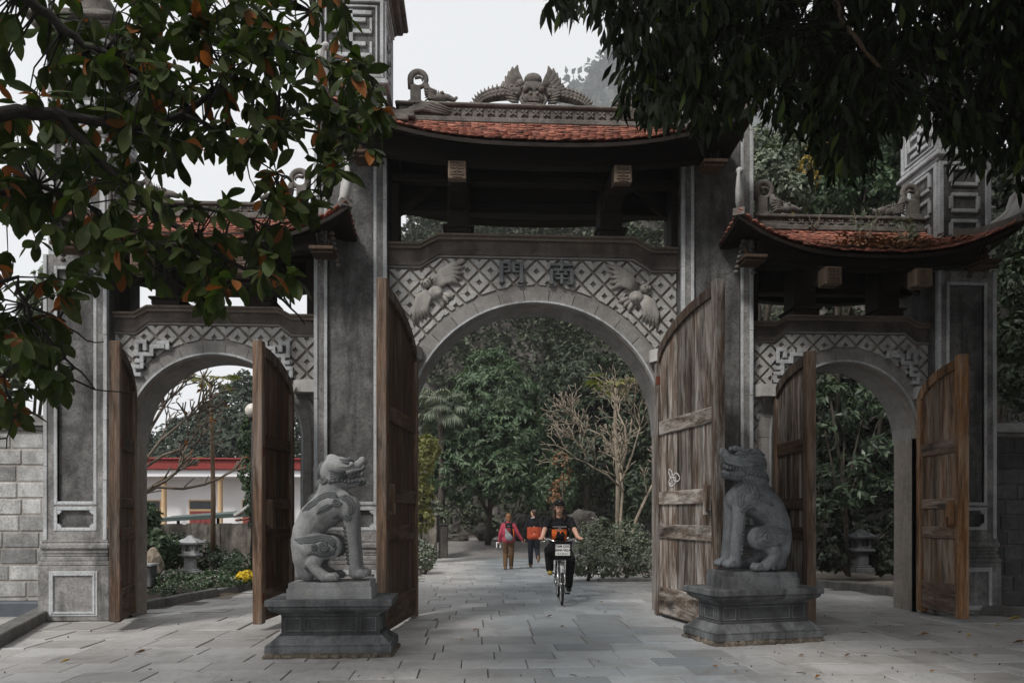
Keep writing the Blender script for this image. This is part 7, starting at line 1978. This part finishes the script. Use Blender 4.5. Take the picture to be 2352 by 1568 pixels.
# ------------------------------------------------------------ walkers, seen from behind
def walker(label, px, py, Dd, H, kind):
    a = (px-CXP)/FPX; o = Vector((CAMP[0]+Dd*(_d[0]+_r[0]*a), CAMP[1]+Dd*(_d[1]+_r[1]*a), 0)); o.z = EYE-(py-YHP)/FPX*Dd
    h = Human(label, o, (.02, 1), -1)
    if h.s.x < 0: h.s = -h.s
    k = H/1.70
    S = lambda pts, e=0: [(f*k, s*k, z*k, r*k+e) for f, s, z, r in pts]
    if kind == 'woman':
        LG_ = {-1: [(0, -.085, .88, .085), (.10, -.09, .49, .062), (-.05, -.10, .12, .045)], 1: [(0, .085, .88, .085), (.04, .09, .48, .062), (.16, .085, .10, .045)]}
        AR = {-1: [(0, -.165, 1.35, .048), (-.02, -.25, 1.10, .042), (.06, -.27, .88, .032)], 1: [(0, .165, 1.35, .048), (-.03, .27, 1.12, .042), (.02, .40, .93, .032)]}
    else:
        LG_ = {-1: [(0, -.085, .90, .085), (.06, -.09, .50, .062), (.10, -.085, .10, .045)], 1: [(0, .085, .90, .085), (.05, .10, .50, .062), (-.30, .11, .30, .045)]}
        AR = {-1: [(0, -.18, 1.37, .05), (-.03, -.25, 1.10, .044), (.06, -.25, .87, .033)], 1: [(0, .18, 1.37, .05), (-.06, .25, 1.10, .044), (-.02, .24, .86, .033)]}
    for s in (-1, 1):
        h.chain(h.b, S(LG_[s])); h.chain(h.b, S(AR[s])); w = AR[s][2]; e = AR[s][1]
        h.hand((w[0]*k, w[1]*k, w[2]*k), ((w[0]-e[0])*.5+.05, (w[1]-e[1])*.6, -.25), (-.3, s*-.9, .1))
    h.chain(h.b, S([(0, 0, .92, .12), (0, 0, 1.12, .105), (0, 0, 1.30, .12), (0, 0, 1.40, .06), (.015, 0, 1.47, .05)]))
    h.head((.025*k, 0, 1.585*k), turn=(R(55) if kind == 'man' else 0))
    h.finish(.014)
    # trousers, shoes
    m = MB(); h.ell(m, (0, 0, .92*k), (.115, .155, .10))
    for s in (-1, 1): h.chain(m, S([(f, ss, z, r*1.0) for f, ss, z, r in LG_[s]], .02))
    remesh_regions('trousers', m, [BRN if kind == 'woman' else NVY], h.t, .014, 4, None)
    for s in (-1, 1):
        f, ss, z, r = LG_[s][2]; m = MB(); up = kind == 'man' and s == 1
        if up: h.ell(m, (f*k-.03, ss*k, z*k-.03), (.045, .046, .12)); h.ell(m, (f*k+.0, ss*k, z*k+.02), (.05, .05, .05))
        else: h.ell(m, (f*k+.06, ss*k, .045), (.12, .05, .045)); h.ell(m, (f*k-.02, ss*k, .07), (.055, .048, .065))
        remesh_regions('shoe', m, [SHOE], h.t, .013, 3, None)
    # jacket
    m = MB(); lo = .80*k
    h.ell(m, (0, 0, 1.28*k), (.135, .20, .13)); h.ell(m, (0, 0, 1.10*k), (.135, .18, .18)); h.ell(m, (0, 0, .92*k), (.145, .20, .12)); h.chain(m, S([(0, -.085, .90, .115), (0, -.085, 1.2, .12)])); h.chain(m, S([(0, .085, .90, .115), (0, .085, 1.2, .12)])); h.ell(m, (0, 0, 1.38*k), (.10, .16, .06)); h.ell(m, (-.02, 0, 1.435*k), (.085, .09, .05))
    for s in (-1, 1): h.chain(m, S([(AR[s][0][0], AR[s][0][1]*.9, AR[s][0][2], .060), (*AR[s][0][:3], .058), (*AR[s][1][:3], .054), (*AR[s][2][:3], .044)], .006))
    if kind == 'woman': remesh_regions('jacket', m, [PNK], h.t, .013, 4, None)
    else:
        def jk(p, n):
            d = p-h.o; z = d.z/k; s = d.dot(h.s)/k
            return 1 if z < 1.19 and abs(s) < .205 else 0
        remesh_regions('jacket', m, [BLK, RED], h.t, .012, 4, jk)
        m = MB(); h.ell(m, (-.06, -.03, 1.45*k), (.05, .075, .035)); remesh_regions('collar', m, [GRY], h.t, .012, 2, None)
    L = h.L; m = MB()
    if kind == 'woman':
        m.ball(L(0, -.02, .03), (.085, .10, .10), 14, 10, M=h.fr); m.ball(L(0, -.06, -.04), (.07, .06, .075), 12, 8, M=h.fr); m.tube([L(0, -.10, -.02), L(.01, -.11, -.10), L(.015, -.09, -.16)], [.03, .035, .012], 8)
        remesh('hair', m, HAIR_R, h.t, .012, 2, org(h.t))
    else:
        m.ball(L(0, -.022, .035), (.084, .098, .098), 14, 10, M=h.fr); m.ball(L(0, -.06, -.03), (.068, .05, .06), 12, 8, M=h.fr); remesh('hair', m, HAIR_D, h.t, .012, 2, org(h.t))
        m = MB(); m.ball(L(0, .03, -.085), (.056, .055, .05), 12, 8, M=h.fr); remesh('beard', m, HAIR_D, h.t, .012, 2, org(h.t))
    return h, k
W1, k1_ = walker('walker in pink jacket and brown trousers seen from behind, auburn hair tied back', 1168, 1308, 21.3, 1.66, 'woman')
W2, k2_ = walker('walker in black and orange-red jacket seen from behind, head turned left', 1226, 1303, 21.9, 1.77, 'man')
h = W1; bp = thing('backpack', 'black, grey and red backpack on the walker in pink', 'backpack', h.P(-.2, .03, 1.0))
m = MB(); h.ell(m, (-.20, .01, 1.17), (.085, .125, .20)); h.ell(m, (-.20, .02, 1.0), (.09, .135, .14)); h.ell(m, (-.19, .0, 1.32), (.07, .11, .08))
def bpk(p, n):
    d = p-h.o; s, z = d.dot(h.s), d.z
    if n.dot(h.f) > .3: return 0
    if z > 1.25: return 0
    return 1 if z < 1.19-1.15*(s+.06) else (2 if s < .05 and z > 1.02 else 0)
bo = remesh_regions('bag', m, [BLK, GRY, DRED], bp, .012, 3, bpk)
m = MB(); m.tube([h.P(-.285, -.035, 1.31), h.P(-.29, .0, 1.29), h.P(-.285, .035, 1.31)], .008, 6); m.build('emblem', GRY, bo)
m = MB(); m.tube([h.P(-.25, .125, 1.22), h.P(-.26, .15, 1.05), h.P(-.22, .14, .95)], .012, 6); m.build('strap', ORP, bo)
for s in (-1, 1): m = MB(); m.tube([h.P(-.10, s*.09, 1.38), h.P(.0, s*.10, 1.435), h.P(.12, s*.10, 1.34), h.P(.12, s*.13, 1.12), h.P(-.1, s*.16, 1.02)], .018, 6); m.build('shoulder_strap', BLK, bo)
ph = thing('pouch', 'small pale pouch with dark phone held in the left hand of the walker in pink', 'pouch', h.P(.09, -.28, .76))
m = MB(); q = h.P(.09, -.29, .74); m.box(q.x-.075, q.x+.075, q.y-.012, q.y+.012, q.z-.09, q.z+.08, .01); bo = m.build('bag', SIGNW, ph); m = MB(); m.box(q.x-.045, q.x+.02, q.y-.026, q.y-.013, q.z-.085, q.z+.06, .006); m.build('phone', NVY, bo)
# scribble sprayed on the grey door
a = MB()
def on_door(px, py):       # a point on the near face of the right door leaf
    e = Vector(endp2); hh = Vector(hR); t = (e-hh).normalized(); n = Vector((t.y, -t.x)); n = n if n.x < 0 else -n
    o = hh+n*.024; aa = (px-CXP)/FPX; rx, ry = _d[0]+_r[0]*aa, _d[1]+_r[1]*aa
    # solve CAM + k*(rx,ry) = o + s*t
    det = rx*(-t.y)-ry*(-t.x); dx, dy = o.x-CAMP[0], o.y-CAMP[1]
    k = (dx*(-t.y)-dy*(-t.x))/det
    return Vector((CAMP[0]+k*rx, CAMP[1]+k*ry, EYE+k*(YHP-py)/FPX))

m = MB()
for pts in ([(1540, 1112), (1536, 1106), (1541, 1098), (1549, 1096), (1552, 1104), (1548, 1113), (1541, 1117), (1536, 1111)], [(1541, 1098), (1536, 1086), (1537, 1077), (1542, 1082), (1546, 1092), (1552, 1086), (1558, 1090), (1561, 1098), (1556, 1105), (1548, 1103), (1547, 1094)]):
    Q = [on_door(*p) for p in pts]; R2 = []
    for i in range(len(Q)-1):
        for k in range(4):
            u = k/4; p0, p1, p2, p3 = Q[max(i-1, 0)], Q[i], Q[i+1], Q[min(i+2, len(Q)-1)]
            R2.append(.5*((2*p1)+(p2-p0)*u+(2*p0-5*p1+4*p2-p3)*u*u+(3*p1-p0-3*p2+p3)*u**3))
    t_ = (Vector(endp2)-Vector(hR)).normalized(); m.tube(R2+[Q[-1]], .011, 6, sq=(Vector((t_.y, -t_.x, 0)), .15))
m.build('scribble', plain('spray_paint', (.55, .54, .53), .8, .2, 0, .3, 40), DGREY)

# ================================================================== the air
m = MB(); m.box(-330, 330, -40, 420, -12, 275)
hz = NT('haze_air'); hz.t.nodes.remove(hz.b)
pv = hz.n('VolumePrincipled'); pv.inputs['Color'].default_value = (.93, .95, .97, 1); pv.inputs['Density'].default_value = .00075; pv.inputs['Anisotropy'].default_value = .0
hz.l(pv.outputs[0], hz.t.nodes['Material Output'].inputs['Volume'])
tag(m.build('haze', hz.m), kind='stuff')
